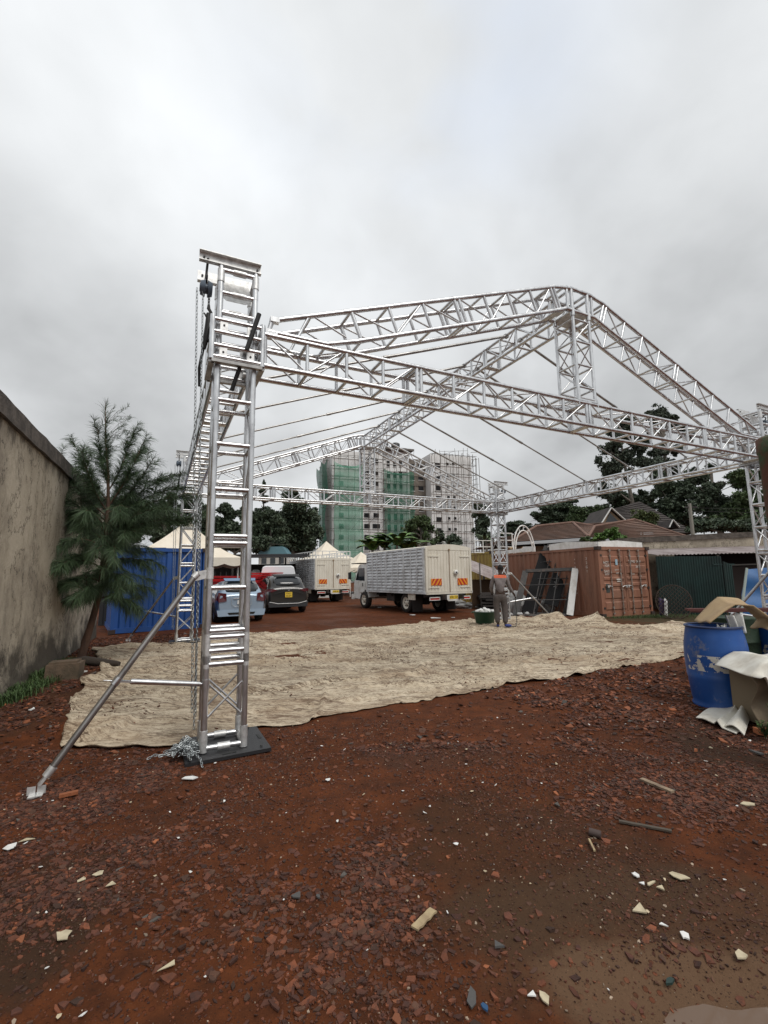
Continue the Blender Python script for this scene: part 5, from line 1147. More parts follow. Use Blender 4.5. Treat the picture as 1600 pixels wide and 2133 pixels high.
    for sg in (-1, 1):
        b_ = MB()
        if kind == 'suv': b_.prism([(sg * hw * .52, -.005, .985), (sg * hw * .78, -.01, 1.045), (sg * hw * .985, .10, 1.03), (sg * hw * .985, .10, .93), (sg * hw * .80, -.01, .90)], (0, -.015, 0)); b_.prism([(sg * hw * .99, .08, 1.03), (sg * hw * 1.005, .34, 1.0), (sg * hw * 1.005, .34, .95), (sg * hw * .99, .08, .92)], (sg * .01, 0, 0))
        else: b_.prism([(sg * hw * .62, -.01, 1.00), (sg * hw * .93, .06, 1.03), (sg * hw * .985, .10, .80), (sg * hw * .90, .0, .70), (sg * hw * .60, -.015, .74)], (0, -.02, 0)); b_.prism([(sg * hw * .985, .05, 1.02), (sg * hw * 1.0, .28, .96), (sg * hw * 1.0, .26, .80), (sg * hw * .99, .05, .74)], (sg * .01, 0, 0))
        b_.build('tail_light', RL, t)
    # lower bumper, plate, badge
    b_ = MB(); zc = .40 if kind == 'suv' else .36
    b_.prism([(-hw * .92, -.035, zc - .12), (hw * .92, -.035, zc - .12), (hw * .97, -.02, zc + .08), (-hw * .97, -.02, zc + .08)], (0, .2, 0)); b_.build('bumper', BLACK if kind == 'suv' else paint, t)
    if kind == 'suv':
        b_ = MB(); b_.path([(-hw * .9, .0, .50), (-hw * .5, -.045, .42), (hw * .5, -.045, .42), (hw * .9, .0, .50)], .012, 6); b_.build('trim', ALU2, t)
        b_ = MB(); b_.path([(-hw * .72, -.02, .80), (-hw * .42, -.03, .88), (-hw * .25, -.03, .93), (hw * .25, -.03, .93), (hw * .42, -.03, .88), (hw * .72, -.02, .80)], .012, 6); b_.build('tailgate_crease', INK, t)
        b_ = MB(); b_.path([(.055 * math.cos(a), -.03, 1.02 + .045 * math.sin(a)) for a in [2 * math.pi * i / 16 for i in range(16)]], .007, 5, closed=True); b_.path([(-.045, -.03, 1.035), (-.02, -.03, 1.03), (0, -.03, 1.005), (.02, -.03, 1.03), (.045, -.03, 1.035)], .006, 5); b_.build('badge', ALU, t)
    else:
        b_ = MB(); b_.bar((-.28, -.035, .83), (.28, -.035, .83), .02, .03); b_.path([(-.34, -.02, .84), (-.33, -.03, .62), (-.22, -.035, .56), (.22, -.035, .56), (.33, -.03, .62), (.34, -.02, .84)], .006, 5); b_.build('trim', ALU2, t)
        b_ = MB(); b_.prism([(-hw * .55, -.045, .36), (hw * .55, -.045, .36), (hw * .5, -.045, .29), (-hw * .5, -.045, .29)], (0, .02, 0)); b_.build('bumper_slot', INK, t)
    pz = .79 if kind == 'suv' else .70; b_ = MB(); b_.box((0, -.045, pz), (.30, .01, .22 if kind == 'suv' else .13)); np_ = b_.build('number_plate', platecol, t)
    if kind == 'suv':
        text('plate_lettering', plate[0], .10, INK, np_, (0, -.0515, pz + .05), (R(90), 0, 0)); text('plate_lettering', plate[1], .10, INK, np_, (0, -.0515, pz - .055), (R(90), 0, 0))
    # wheel arches + wheels
    for y in (.72, .72 + (2.70 if kind == 'suv' else 2.6)):
        for sg in (-1, 1):
            r_ = .355 if kind == 'suv' else .315; wheel(t, sg * (hw - .115), y, r_, .22, ALU2)
            b_ = MB(); b_.path([(sg * (hw + .002), y + (r_ + .05) * math.cos(a), r_ + (r_ + .05) * math.sin(a)) for a in [math.pi * i / 14 for i in range(15)]], .022, 6); b_.lathe([(0, 0)], n=3) if False else None
            b_.build('wheel_arch', BLACK, t)
    return t
PB = mat('light_blue_car_paint', (.33, .42, .52), .3, .3, coat=.5, c2=(.29, .38, .48), scale=1); PG = mat('dark_grey_car_paint', (.018, .017, .016), .3, .2, coat=.5)
car('light blue hatchback parked with its tail to the camera, seen through the near tower', (-4.93, 15.95, 0), .46, PB, 1.66, 4.1, 1.45, 'hatch', ('', ''), WHITEP)
car('dark grey crossover with a yellow number plate beside the light blue hatchback', (-4.12, 19.75, 0), .42, PG, 1.76, 4.5, 1.63, 'suv', ('KAU', '052M'), PLATEY)
# white van far back
q = at(580, 1180, 25.5); t = thing('white_van', 'white van behind the dark grey car and the red stacks', 'van', (q.x, 25.5, 0), .25); t['cx'] = 0
b_ = MB(); ring_ = lambda y, s_, zt_: [(x * s_, y, z) for x, z in ((-.95, .4), (-.97, 1.0), (-.93, 1.75), (-.84, zt_ - .07), (-.70, zt_), (.70, zt_), (.84, zt_ - .07), (.93, 1.75), (.97, 1.0), (.95, .4))]
rs = [ring_(0, .97, 2.13), ring_(.06, 1, 2.17), ring_(3.3, 1, 2.18), ring_(3.7, .98, 2.05), ring_(4.5, .95, 1.4), ring_(4.7, .9, .95)]; k = 10; vs = [p for r_ in rs for p in r_]
b_.add(vs, [(i * k + j, (i + 1) * k + j, (i + 1) * k + (j + 1) % k, i * k + (j + 1) % k) for i in range(5) for j in range(k)] + [tuple(range(k)), tuple(range(5 * k, 6 * k))[::-1]], 0, False); b_.build('body', mat('clean_white_paint', (.72, .74, .76), .3, coat=.5), t)
b_ = MB(); b_.box((.0, -.01, 1.42), (1.5, .02, .16)); b_.build('rear_window', GLASS, t)
for sg in (-1, 1):
    b_ = MB(); b_.box((sg * .965, 2.0, 1.4), (.02, 2.6, .42)); b_.build('side_window', GLASS, t)
    for y in (.8, 3.6): wheel(t, sg * .85, y, .33, .2)
q = at(584, 1203, 23.5); t = thing('dark_blue_pickup', 'dark blue vehicle roof showing above the dark grey car', 'pickup', (q.x, 23.5, 0), .3); t['cx'] = 0
b_ = MB(); b_.box((0, 2.2, .75), (1.7, 4.4, .7)); b_.prism([(-.75, .3, 1.1), (-.66, .5, 1.52), (.66, .5, 1.52), (.75, .3, 1.1)], (0, 1.8, 0)); b_.box((.35, .6, 1.6), (.08, .08, .18)); b_.build('body', mat('navy_paint', (.03, .045, .07), .3, coat=.5), t)
b_ = MB(); b_.box((0, .36, 1.3), (1.3, .02, .26), 0); b_.build('rear_window', GLASS, t)
for sg in (-1, 1):
    for y in (.8, 3.6): wheel(t, sg * .75, y, .33, .2)

# ================================================================== WORKER, BASIN
def skin(name, joints, edges, parent, M, lv=2, root=0):
    me = bpy.data.meshes.new(name); me.from_pydata([j[0] for j in joints], edges, []); me.materials.append(M)
    o = bpy.data.objects.new(name, me); COL.objects.link(o); o.parent = parent; bpy.context.view_layer.objects.active = o
    o.modifiers.new('skin', 'SKIN'); md = o.modifiers.new('sub', 'SUBSURF'); md.levels = lv; md.render_levels = lv
    for i, v in enumerate(me.skin_vertices[0].data): r_ = joints[i][1]; v.radius = (r_ if isinstance(r_, tuple) else (r_, r_)); v.use_root = (i == root)
    me.polygons.foreach_set('use_smooth', [True] * len(me.polygons)); o.modifiers['skin'].use_smooth_shade = True
    return o
SKIN = mat('dark_skin', (.045, .025, .018), .55); HAIRM = mat('black_hair', (.008, .007, .007), .9)
wk = thing('person', 'worker in grey shirt with orange yoke and blue shoes, back turned, beside the basin', 'person', (3.30, 13.36, 0.02))
J = [((0, 0, .95), (.14, .10)), ((.01, 0, 1.12), (.13, .09)), ((.015, 0, 1.32), (.16, .10)), ((.03, 0, 1.46), .06), ((.05, .02, 1.54), .055), ((.06, .035, 1.625), (.072, .088)), ((.06, .04, 1.71), (.062, .07)),
     ((-.15, 0, 1.405), .06), ((-.215, .06, 1.14), .042), ((-.16, .27, .98), .03), ((-.14, .33, .95), .035),      # left arm
     ((.185, -.01, 1.40), .06), ((.285, .06, 1.14), .042), ((.44, .17, .93), .03), ((.485, .20, .865), .034),    # right arm
     ((-.10, 0, .86), .085), ((-.095, .03, .50), .058), ((-.09, -.02, .11), .042), ((-.09, .02, .045), .04), ((-.06, .15, .035), .035),
     ((.10, 0, .86), .085), ((.115, .02, .50), .058), ((.10, -.06, .11), .042), ((.12, -.06, .045), .04), ((.26, -.03, .035), .035)]
Ed = [(0, 1), (1, 2), (2, 3), (3, 4), (4, 5), (5, 6), (2, 7), (7, 8), (8, 9), (9, 10), (2, 11), (11, 12), (12, 13), (13, 14), (0, 15), (15, 16), (16, 17), (17, 18), (18, 19), (0, 20), (20, 21), (21, 22), (22, 23), (23, 24)]
for hi, (hand, dr, sd2) in enumerate(((10, Vector((.05, .9, -.35)).normalized(), Vector((1, 0, 0))), (14, Vector((.5, .35, -.8)).normalized(), Vector((.0, 1, .35)).normalized()))):
    base = Vector(J[hand][0]); bend = dr.cross(sd2).normalized() * (-1 if hi else 1)
    for k, ln_ in enumerate((.072, .082, .078, .062)):
        p0 = base + sd2 * (.027 - .018 * k) + dr * .025; p1 = p0 + dr * ln_ * .5; p2 = p1 + (dr * .6 + bend * .8).normalized() * ln_ * .35; p3 = p2 + (dr * .1 + bend).normalized() * ln_ * .3
        n0 = len(J); J += [(tuple(p0), .011), (tuple(p1), .0095), (tuple(p2), .009), (tuple(p3), .008)]; Ed += [(hand, n0), (n0, n0 + 1), (n0 + 1, n0 + 2), (n0 + 2, n0 + 3)]
    p0 = base + sd2 * .035 - dr * .01; n0 = len(J); J += [(tuple(p0), .012), (tuple(p0 + sd2 * .02 + dr * .03 + bend * .02), .010), (tuple(p0 + sd2 * .02 + dr * .055 + bend * .03), .009)]; Ed += [(hand, n0), (n0, n0 + 1), (n0 + 1, n0 + 2)]
skin('body', J, Ed, wk, SKIN)
b_ = MB(); hc = Vector((.06, .038, 1.67))
b_.grid(lambda u_, v_: tuple(hc + Vector((.083 * math.cos(2 * math.pi * u_) * math.cos(math.pi * (v_ * .62 - .12)), .097 * math.sin(2 * math.pi * u_) * math.cos(math.pi * (v_ * .62 - .12)) - .008, .098 * math.sin(math.pi * (v_ * .62 - .12))))), 20, 10); b_.build('hair', HAIRM, wk)
for sg in (-1, 1): b_ = MB(); blob(b_, (.06 + sg * .082, .045, 1.64), .026, sg + 3, (.4, .8, 1.2), .1, 8, 6); b_.build('ear', SKIN, wk)
b_ = MB(); blob(b_, (.085, .125, 1.635), .016, 9, (1, 1.3, 1.3), .1, 8, 6); b_.build('nose', SKIN, wk)
def yoke_mat():
    M = mat('grey_work_cloth', (.20, .175, .175), .85, c2=(.14, .12, .12), scale=9, bump=.5, bscale=14); t_ = M.node_tree; P = t_.nodes['Principled BSDF']; src = P.inputs['Base Color'].links[0].from_socket
    g = t_.nodes.new('ShaderNodeTexCoord'); s_ = t_.nodes.new('ShaderNodeSeparateXYZ'); t_.links.new(g.outputs['Object'], s_.inputs[0]); c = t_.nodes.new('ShaderNodeMath'); c.operation = 'GREATER_THAN'; c.inputs[1].default_value = 1.385; t_.links.new(s_.outputs[2], c.inputs[0])
    ab = t_.nodes.new('ShaderNodeMath'); ab.operation = 'ABSOLUTE'; sb = t_.nodes.new('ShaderNodeMath'); sb.operation = 'SUBTRACT'; sb.inputs[1].default_value = .02; t_.links.new(s_.outputs[0], sb.inputs[0]); t_.links.new(sb.outputs[0], ab.inputs[0]); l_ = t_.nodes.new('ShaderNodeMath'); l_.operation = 'LESS_THAN'; l_.inputs[1].default_value = .175; t_.links.new(ab.outputs[0], l_.inputs[0])
    m_ = t_.nodes.new('ShaderNodeMath'); m_.operation = 'MULTIPLY'; t_.links.new(c.outputs[0], m_.inputs[0]); t_.links.new(l_.outputs[0], m_.inputs[1])
    x = t_.nodes.new('ShaderNodeMixRGB'); t_.links.new(m_.outputs[0], x.inputs[0]); t_.links.new(src, x.inputs[1]); x.inputs[2].default_value = (.62, .13, .06, 1); t_.links.new(x.outputs[0], P.inputs['Base Color']); return M
SHM = yoke_mat()
skin('shirt', [((0, .0, .93), (.155, .125)), ((.005, 0, 1.10), (.165, .12)), ((.012, -.005, 1.30), (.19, .125)), ((.03, 0, 1.455), (.085, .075)), ((-.155, 0, 1.405), (.075, .075)), ((-.222, .06, 1.14), .062), ((-.175, .24, 1.0), .047),
     ((.19, -.01, 1.40), (.075, .075)), ((.29, .06, 1.14), .062), ((.42, .155, .955), .047)], [(0, 1), (1, 2), (2, 3), (2, 4), (4, 5), (5, 6), (2, 7), (7, 8), (8, 9)], wk, SHM)
skin('trousers', [((0, 0, .98), (.155, .12)), ((0, 0, .88), (.17, .135)), ((-.10, 0, .80), .115), ((-.105, .025, .5), .09), ((-.10, -.01, .10), .078), ((.11, 0, .80), .115), ((.125, .015, .5), .09), ((.11, -.05, .10), .08)], [(0, 1), (1, 2), (2, 3), (3, 4), (1, 5), (5, 6), (6, 7)], wk, mat('brown_grey_trousers', (.095, .078, .072), .9, c2=(.065, .055, .05), scale=8, bump=.5, bscale=12))
for nme, pts_ in (('l', [(-.10, -.04, .06), (-.09, .03, .05), (-.06, .17, .035)]), ('r', [(.07, -.075, .06), (.14, -.06, .05), (.29, -.025, .035)])):
    skin('shoe', [(pts_[0], .045), (pts_[1], .05), (pts_[2], .035)], [(0, 1), (1, 2)], wk, mat('blue_shoe', (.03, .05, .22), .6), 1)
# hose in his right hand
b_ = MB(); b_.path([(3.80, 13.58, .86), (3.80, 13.57, .7), (3.83, 13.62, .4), (3.80, 13.55, .12), (3.7, 13.3, .05), (3.5, 13.15, .045)], .010, 6); o = b_.build('hose', mat('dark_hose', (.04, .045, .04), .6)); tag(o, 'thin dark hose hanging from the worker\'s right hand to the tarpaulin', 'hose')
q = gp(1015, 1303); t = thing('green_basin', 'dark green plastic basin standing on the tarpaulin beside the worker', 'basin', (q.x, q.y + .3, .03))
b_ = MB(); b_.lathe([(0, 0), (.25, 0), (.27, .02), (.335, .34), (.36, .35), (.36, .365), (.325, .36), (.26, .04), (0, .03)], n=28); b_.build('bowl', mat('dark_green_plastic', (.012, .055, .03), .45), t)
b_ = MB(); 
for sg in (-1, 1): b_.path([(sg * .35, -.07, .35), (sg * .40, -.03, .33), (sg * .40, .03, .33), (sg * .35, .07, .35)], .012, 6)
b_.build('handles', _M['dark_green_plastic'], t)
b_ = MB(); rr = random.Random(5)
for i in range(34): a = rr.random() * 6.28; r_ = .27 * math.sqrt(rr.random()); blob(b_, (r_ * math.cos(a), r_ * math.sin(a), .36 + .10 * (1 - r_ / .3) * rr.random()), rr.uniform(.04, .07), i, (1, 1, .8), .6, 8, 6)
o = b_.build('white_scraps', PAPER); o.location = (q.x, q.y + .3, .03); tag(o, 'crumpled white scraps heaped in the green basin', 'scraps', kind='stuff')

# ================================================================== DRUMS AND CLOTH AT RIGHT
def drum_mat():
    M = mat('worn_blue_plastic', (.008, .062, .25), .42, c2=(.012, .08, .30), scale=3, c3=(.26, .24, .20), s3=5.5, lo3=.57, hi3=.74, bump=.08, bscale=12); t_ = M.node_tree; P = t_.nodes['Principled BSDF']; src = P.inputs['Base Color'].links[0].from_socket
    g = t_.nodes.new('ShaderNodeTexCoord'); s_ = t_.nodes.new('ShaderNodeSeparateXYZ'); t_.links.new(g.outputs['Object'], s_.inputs[0])
    def bnd(o_, c, w_): a = t_.nodes.new('ShaderNodeMath'); a.operation = 'COMPARE'; t_.links.new(o_, a.inputs[0]); a.inputs[1].default_value = c; a.inputs[2].default_value = w_; return a.outputs[0]
    n_ = t_.nodes.new('ShaderNodeTexNoise'); n_.inputs['Scale'].default_value = 9; n_.inputs['Detail'].default_value = 8; n_.inputs['Roughness'].default_value = .55; mp = t_.nodes.new('ShaderNodeMapping'); mp.inputs[1].default_value = (2.6, .3, 1.4); t_.links.new(g.outputs['Object'], mp.inputs[0]); t_.links.new(mp.outputs[0], n_.inputs[0])
    r = t_.nodes.new('ShaderNodeMapRange'); r.inputs[1].default_value = .515; r.inputs[2].default_value = .53; t_.links.new(n_.outputs[0], r.inputs[0])
    m_ = t_.nodes.new('ShaderNodeMath'); m_.operation = 'MULTIPLY'; t_.links.new(r.outputs[0], m_.inputs[0]); t_.links.new(bnd(s_.outputs[2], .50, .085), m_.inputs[1])
    x = t_.nodes.new('ShaderNodeMixRGB'); t_.links.new(m_.outputs[0], x.inputs[0]); t_.links.new(src, x.inputs[1]); x.inputs[2].default_value = (.55, .53, .48, 1); t_.links.new(x.outputs[0], P.inputs['Base Color']); return M
DM = drum_mat(); DC = Vector((3.78, 5.42, -.01))
t = thing('blue_drum', 'worn blue plastic drum with torn white sticker remains, cardboard on its open top', 'drum', DC)
prof = [(0, .0), (.255, 0), (.272, .012), (.274, .035), (.262, .05), (.272, .10), (.292, .30), (.302, .36), (.299, .365), (.306, .45), (.310, .55), (.304, .68), (.285, .80), (.272, .875), (.274, .885)]
b_ = MB(); b_.lathe(prof, n=48); b_.lathe([(.274, .885), (.258, .88), (.27, .6), (.28, .3), (.24, .05), (0, .04)], n=48); b_.build('shell', DM, t)
b_ = MB(); b_.path([(.275 * math.cos(a), .275 * math.sin(a), .89) for a in [2 * math.pi * i / 48 for i in range(48)]], .013, 8, closed=True); b_.build('rim', mat('blue_rim', (.02, .035, .10), .5), t)
# cardboard arched over the drum
t = thing('cardboard_sheet', 'bent sheet of brown cardboard arched over the top of the blue drum', 'cardboard', DC)
def cb(u_, v_):
    k = [(-.17, .945), (.0, 1.06), (.13, 1.135), (.33, 1.125), (.44, 1.04), (.56, .96), (.45, .865)]; n_ = len(k) - 1; a = u_ * n_; i = min(int(a), n_ - 1); f = a - i; f = f * f * (3 - 2 * f) * .4 + f * .6
    x = k[i][0] + (k[i + 1][0] - k[i][0]) * f; z = k[i][1] + (k[i + 1][1] - k[i][1]) * f; return (x + v_ * .10, -.19 + v_ * .40 - u_ * .06, z + (.09 * math.sin(math.pi * min(u_ * 1.15, 1)) - .02) * v_ + .012 * math.sin(v_ * 7 + u_ * 5))
b_ = MB(); b_.grid(cb, 36, 10); o = b_.build('sheet', CARD, t); o.modifiers.new('t', 'SOLIDIFY').thickness = .012
b_ = MB(); b_.grid(lambda u_, v_: (.07 + u_ * .06 + .04 * v_, -.14 + .05 * math.sin(u_ * 6), 1.02 - v_ * .15), 6, 8); b_.grid(lambda u_, v_: (.16 + u_ * .05 + .02 * v_, -.18 + .04 * math.sin(u_ * 6 + 1), 1.03 - v_ * .20), 6, 8); b_.grid(lambda u_, v_: (-.02 + u_ * .12, -.1 + .03 * math.sin(u_ * 9), .90 + .025 * math.sin(u_ * 12 + v_ * 5) - .02 * v_), 10, 4)
o = b_.build('white_plastic_strips', PAPER); o.location = DC; o.modifiers.new('t', 'SOLIDIFY').thickness = .004; tag(o, 'white plastic strips spilling out under the cardboard of the blue drum', 'plastic strips')
# second drum, blue tub and dark barrel behind
t = thing('dark_barrel', 'dark mossy green barrel behind the blue drum at right', 'drum', (4.75, 6.45, 0)); b_ = MB(); b_.lathe([(0, 0), (.28, 0), (.29, .03), (.30, .28), (.31, .29), (.30, .30), (.30, .56), (.31, .57), (.30, .58), (.29, .86), (.30, .88), (.27, .88), (0, .86)], n=32); b_.build('shell', mat('mossy_barrel', (.012, .03, .014), .7, c2=(.05, .06, .02), scale=6, lo=.55, hi=.75, bump=.4), t)
t = thing('blue_tub', 'blue plastic tub at the right edge behind the draped cloth', 'tub', (5.35, 6.25, 0)); b_ = MB(); b_.box((0, 0, .62), (.66, .6, .44)); b_.box((0, 0, .83), (.72, .66, .04)); b_.build('tub', DM, t); b_ = MB(); b_.box((0, 0, .20), (.6, .55, .40)); b_.build('stand', DARKM, t)
b_ = MB(); b_.bar((4.45, 6.9, .95), (5.9, 6.6, .96), .10, .03); b_.bar((4.6, 7.0, .92), (5.9, 6.9, .92), .10, .04); o = b_.build('red_brown_plank', mat('red_brown_plank', (.10, .03, .025), .8)); tag(o, 'red brown plank lying level behind the blue tub', 'plank')
# rusty pillar close at the right edge
t = thing('rusty_post', 'close rusty green steel post cut by the right edge of the photo', 'post', (3.20, 3.6, 0)); b_ = MB(); b_.lathe([(.13, 0), (.13, 2.44), (.138, 2.45), (.138, 2.56), (.12, 2.58), (0, 2.585)], n=24); b_.build('pipe', RUSTY, t); b_ = MB(); b_.box((-.06, -.115, 2.44), (.05, .02, .05)); b_.build('hole', INK, t)
# draped white tarpaulin over a low stack
CLM = mat('white_tarpaulin_cloth', (.72, .70, .63), .6, c2=(.48, .43, .35), scale=4, lo=.45, hi=.75, bump=.25, bscale=7); CLB = mat('tarpaulin_underside', (.26, .20, .13), .8, c2=(.17, .13, .09), scale=5)
b_ = MB(); b_.box((3.98, 4.86, .27), (.62, .46, .54)); o = b_.build('covered_block', mat('covered_block', (.20, .155, .10), .9)); tag(o, 'brown block under the draped white tarpaulin', 'block')
def drape(u_, v_):     # v 0 = back edge on top, then over the front edge down to the hem
    x = 3.43 + u_ * 1.1; tv = min(v_ / .42, 1); d_ = max(0, v_ - .42) / .58; edge = .52 + .13 * min(1, u_ / .22) + .02 * math.sin(u_ * 9)
    drop = .37 * min(1, max(0, u_ - .03) / .13) ** .9 + .05 * math.sin(u_ * 11 + .5) * (u_ > .16)
    z = edge - .02 * (1 - tv) + .008 * math.sin(u_ * 21 + tv * 5) - drop * d_ ** 1.1
    y = 5.10 - tv * .60 - .07 * math.sin(d_ * 1.6) - .03 * math.sin(u_ * 23 + 1) * d_ - .02 * math.sin(u_ * 47) * d_ * d_; x += .03 * math.sin(u_ * 13 + 1) * d_ + .10 * (1 - tv) * (1 - u_)
    return (x, y, z)
b_ = MB(); b_.grid(drape, 90, 46)
b_.grid(lambda u_, v_: (3.44 + .075 * v_ ** .7 + u_ * (.60 - .1 * v_) + .022 * math.sin(v_ * 7), 4.515 + u_ * .06 + .055 * math.sin(u_ * 9 + v_ * 2.5) * (.3 + .7 * v_) - .03 * math.sin(v_ * 9), .515 - v_ * .515 + u_ * .05 * (1 - v_)), 50, 30, 1)
b_.grid(lambda u_, v_: (4.0 + u_ * .55, 4.60 + .04 * math.sin(u_ * 13), .50 - v_ * .5), 20, 10, 1)
b_.path([(3.60, 4.38, .36), (3.66, 4.35, .31), (3.75, 4.345, .30), (3.83, 4.36, .34)], [.016, .034, .034, .02], 10, 1)
o = b_.build('draped_tarpaulin', [CLM, CLB]); o.modifiers.new('t', 'SOLIDIFY').thickness = .005; tag(o, 'stiff white tarpaulin draped over a low block at the right edge, brown underside showing', 'tarpaulin')
def heapc(u_, v_):     # a long flat fold running from the tip at left up to the drum's foot
    p = gp(1450, 1497).lerp(gp(1535, 1532), u_); q = gp(1533, 1452).lerp(gp(1570, 1490), u_); r_ = p.lerp(q, v_ ** .8); h = .012 + .075 * (1 - abs(2 * u_ - 1) ** 1.5) * (.25 + v_) + .05 * max(0, 1 - abs(u_ - .62 + .1 * v_) / .10) * (1 - v_ * .4) + .008 * math.sin(u_ * 7 + v_ * 5)
    return (r_.x, r_.y + .03 * math.sin(v_ * 8 + u_ * 3), max(h, .008))
def heapd(u_, v_):
    p = gp(1508, 1518).lerp(gp(1552, 1536), u_); q = gp(1545, 1478).lerp(gp(1562, 1470), u_); r_ = p.lerp(q, v_); return (r_.x, r_.y - .03 * math.sin(v_ * 3.1), .02 + .16 * math.sin(u_ * 3.14) * (.3 + .7 * v_) + .012 * math.sin(v_ * 7))
b_ = MB(); b_.grid(heapc, 50, 30, sm=False); b_.grid(heapd, 24, 20, sm=False)
o = b_.build('fallen_tarpaulin', CLM); o.modifiers.new('t', 'SOLIDIFY').thickness = .008; tag(o, 'crumpled end of white tarpaulin lying on the soil before the blue drum', 'tarpaulin')

# ================================================================== BUILDING UNDER CONSTRUCTION
HZ = lambda px: 1200.5 - .0146 * (px - 800)
BR = .35; C0 = Vector(((690 - 800) / F_PX * 118, 118, 0)); ca_, sa_ = math.cos(BR), math.sin(BR)
def tx(px): k = (px - 800) / F_PX; return (k * C0.y - C0.x) / (ca_ - k * sa_)
def tz(px, py): d = C0.y + sa_ * tx(px); return EYE + (HZ(px) - py) / F_PX * d
bt = thing('apartment_block', 'unfinished white apartment block wrapped in scaffolding, beyond the trees', 'building', C0, BR)
def wing(px0, px1, py, M, y0=0.0, dep=12.0, floors=True):
    x0, x1 = tx(px0), tx(px1); h = tz((px0 + px1) / 2, py); b_ = MB(); b_.box(((x0 + x1) / 2, y0 + dep / 2, h / 2 - .5), (x1 - x0, dep, h + 1)); 
    if floors:
        z = 2.4
        while z < h - 1: b_.box(((x0 + x1) / 2, y0 - .03, z), (x1 - x0, .22, .16)); z += 2.78
    b_.build('wall', M, bt); return x0, x1, h
wing(690, 750, 934, RENDERW); wing(750.5, 800, 934, RENDERW, .8); wing(800.5, 862, 930, RENDERW, 2.4); wing(862.5, 900, 946, BRICKU, 3.5); wing(900.5, 988, 944, RENDERW, 0)
b_ = MB(); x0, x1 = tx(796), tx(868); z = tz(830, 930); b_.box(((x0 + x1) / 2, 5, z + .3), (x1 - x0, 9, .5)); b_.box(((x0 + x1) / 2 + .5, 6, z + 1.0), (x1 - x0 - 3, 5, 1.1)); b_.build('roof_slab', mat('bare_concrete', (.16, .15, .14), .9), bt)
for px in (812, 838): b_ = MB(); b_.lathe([(0, 0), (1.25, 0), (1.25, 2.1), (.9, 2.35), (.3, 2.5), (0, 2.5)], (tx(px), 4, z + .55), 16); b_.build('water_tank', BLACK, bt)
def win(px, py, w, h, y0): b_ = MB(); x = tx(px); z_ = tz(px, py); b_.box((x, y0 - .05, z_), (w, .16, h)); b_.box((x, y0 - .10, z_ - h / 2 - .08), (w + .2, .2, .12), 1); b_.build('window', [VOID, RENDERW], bt)
rows = [956, 981.5, 1005, 1028, 1050.5, 1073, 1096, 1119, 1141]
for py in rows:
    win(765.5, py, 1.45, 1.25, .8); win(785.5, py, 1.5 if py != 1096 else 2.1, 1.25, .8)
    for px in (817, 830.5, 843.5): win(px, py + 2, .85, 1.7, 2.4)
    win(915, py + 10, 1.5, 1.5, 0); win(936.5, py + 7, .75, .75, 0); win(949, py + 7, .75, .75, 0)
    win(872, py + 6, 1.1, 1.5, 3.5); win(890, py + 6, 1.5, 1.4, 3.5)
for py in rows[2:]: 
    b_ = MB(); b_.box((tx(710), -.06, tz(710, py)), (1.2, .14, 1.2)); b_.build('window', [VOID, RENDERW], bt)
# scaffolding
sc = thing('scaffolding', 'brown timber scaffold poles lashed across the front of the apartment block', 'scaffolding', C0, BR); rr = random.Random(2)
def scaf(px0, px1, pyt, y0, step, seed, skip=0.0, zb=0):
    b_ = MB(); x0, x1 = tx(px0), tx(px1); h = tz((px0 + px1) / 2, pyt); n_ = max(2, round((x1 - x0) / step))
    for i in range(n_ + 1):
        for yy in (y0 - 1.0, y0 - 2.0):
            x = x0 + (x1 - x0) * i / n_ + rr.uniform(-.3, .3); hh = h + rr.uniform(-.6, 1.4); x2 = x
            z_ = zb
            while z_ < hh: z2 = min(z_ + 5, hh); xn = x + rr.uniform(-.22, .22); b_.tube((x2, yy, z_), (xn, yy, z2), .058, 4, caps=False); x2 = xn; z_ = z2
    z_ = 2.6
    while z_ < h:
        for yy in (y0 - 1.0, y0 - 2.0): b_.tube((x0 - .9, yy, z_ + rr.uniform(-.2, .2)), (x1 + rr.uniform(0, .9), yy, z_ + rr.uniform(-.2, .2)), .052, 4, caps=False)
        for i in range(n_ + 1): x = x0 + (x1 - x0) * i / n_; b_.tube((x, y0 - 2.2, z_), (x, y0 - .1, z_), .045, 4, caps=False)
        if rr.random() < .5: xx = rr.uniform(x0, x1 - 3); b_.box((xx + 1.2, y0 - 1.5, z_ + .1), (2.6, .9, .06))
        z_ += 2.78
    for k in range(4): xx = rr.uniform(x0, x1 - 2); zz_ = rr.uniform(3, h - 4); b_.tube((xx, y0 - 2.1, zz_), (xx + rr.uniform(1.5, 3), y0 - 2.1, zz_ + 2.8), .045, 4, caps=False)
    b_.build('poles', POLE, sc)
scaf(691, 749, 932, -.1, 1.9, 1); scaf(751, 800, 940, .6, 2.3, 2); scaf(802, 862, 960, 2.2, 1.6, 3); scaf(902, 988, 946, -.2, 1.9, 4)
b_ = MB()
for i in range(26):
    z_ = 3 + i * 1.39; b_.tube((tx(988) + rr.uniform(-.5, 0), rr.uniform(-2, 8), z_), (tx(988) + rr.uniform(1.2, 3.0), rr.uniform(-2, 8), z_ + rr.uniform(-.3, .3)), .07, 4)
for i in range(7): x = tx(988) + .7 + rr.uniform(0, 1.6); y = i * 1.5 - 2; b_.tube((x, y, 0), (x + rr.uniform(-.2, .2), y, tz(988, 946) + rr.uniform(-1, 1.8)), .075, 4)
for i in range(8): y = i * 1.6 - 1; b_.tube((-1.0, y, 0), (-1.0, y, tz(690, 934) + rr.uniform(-2, 2)), .075, 4)
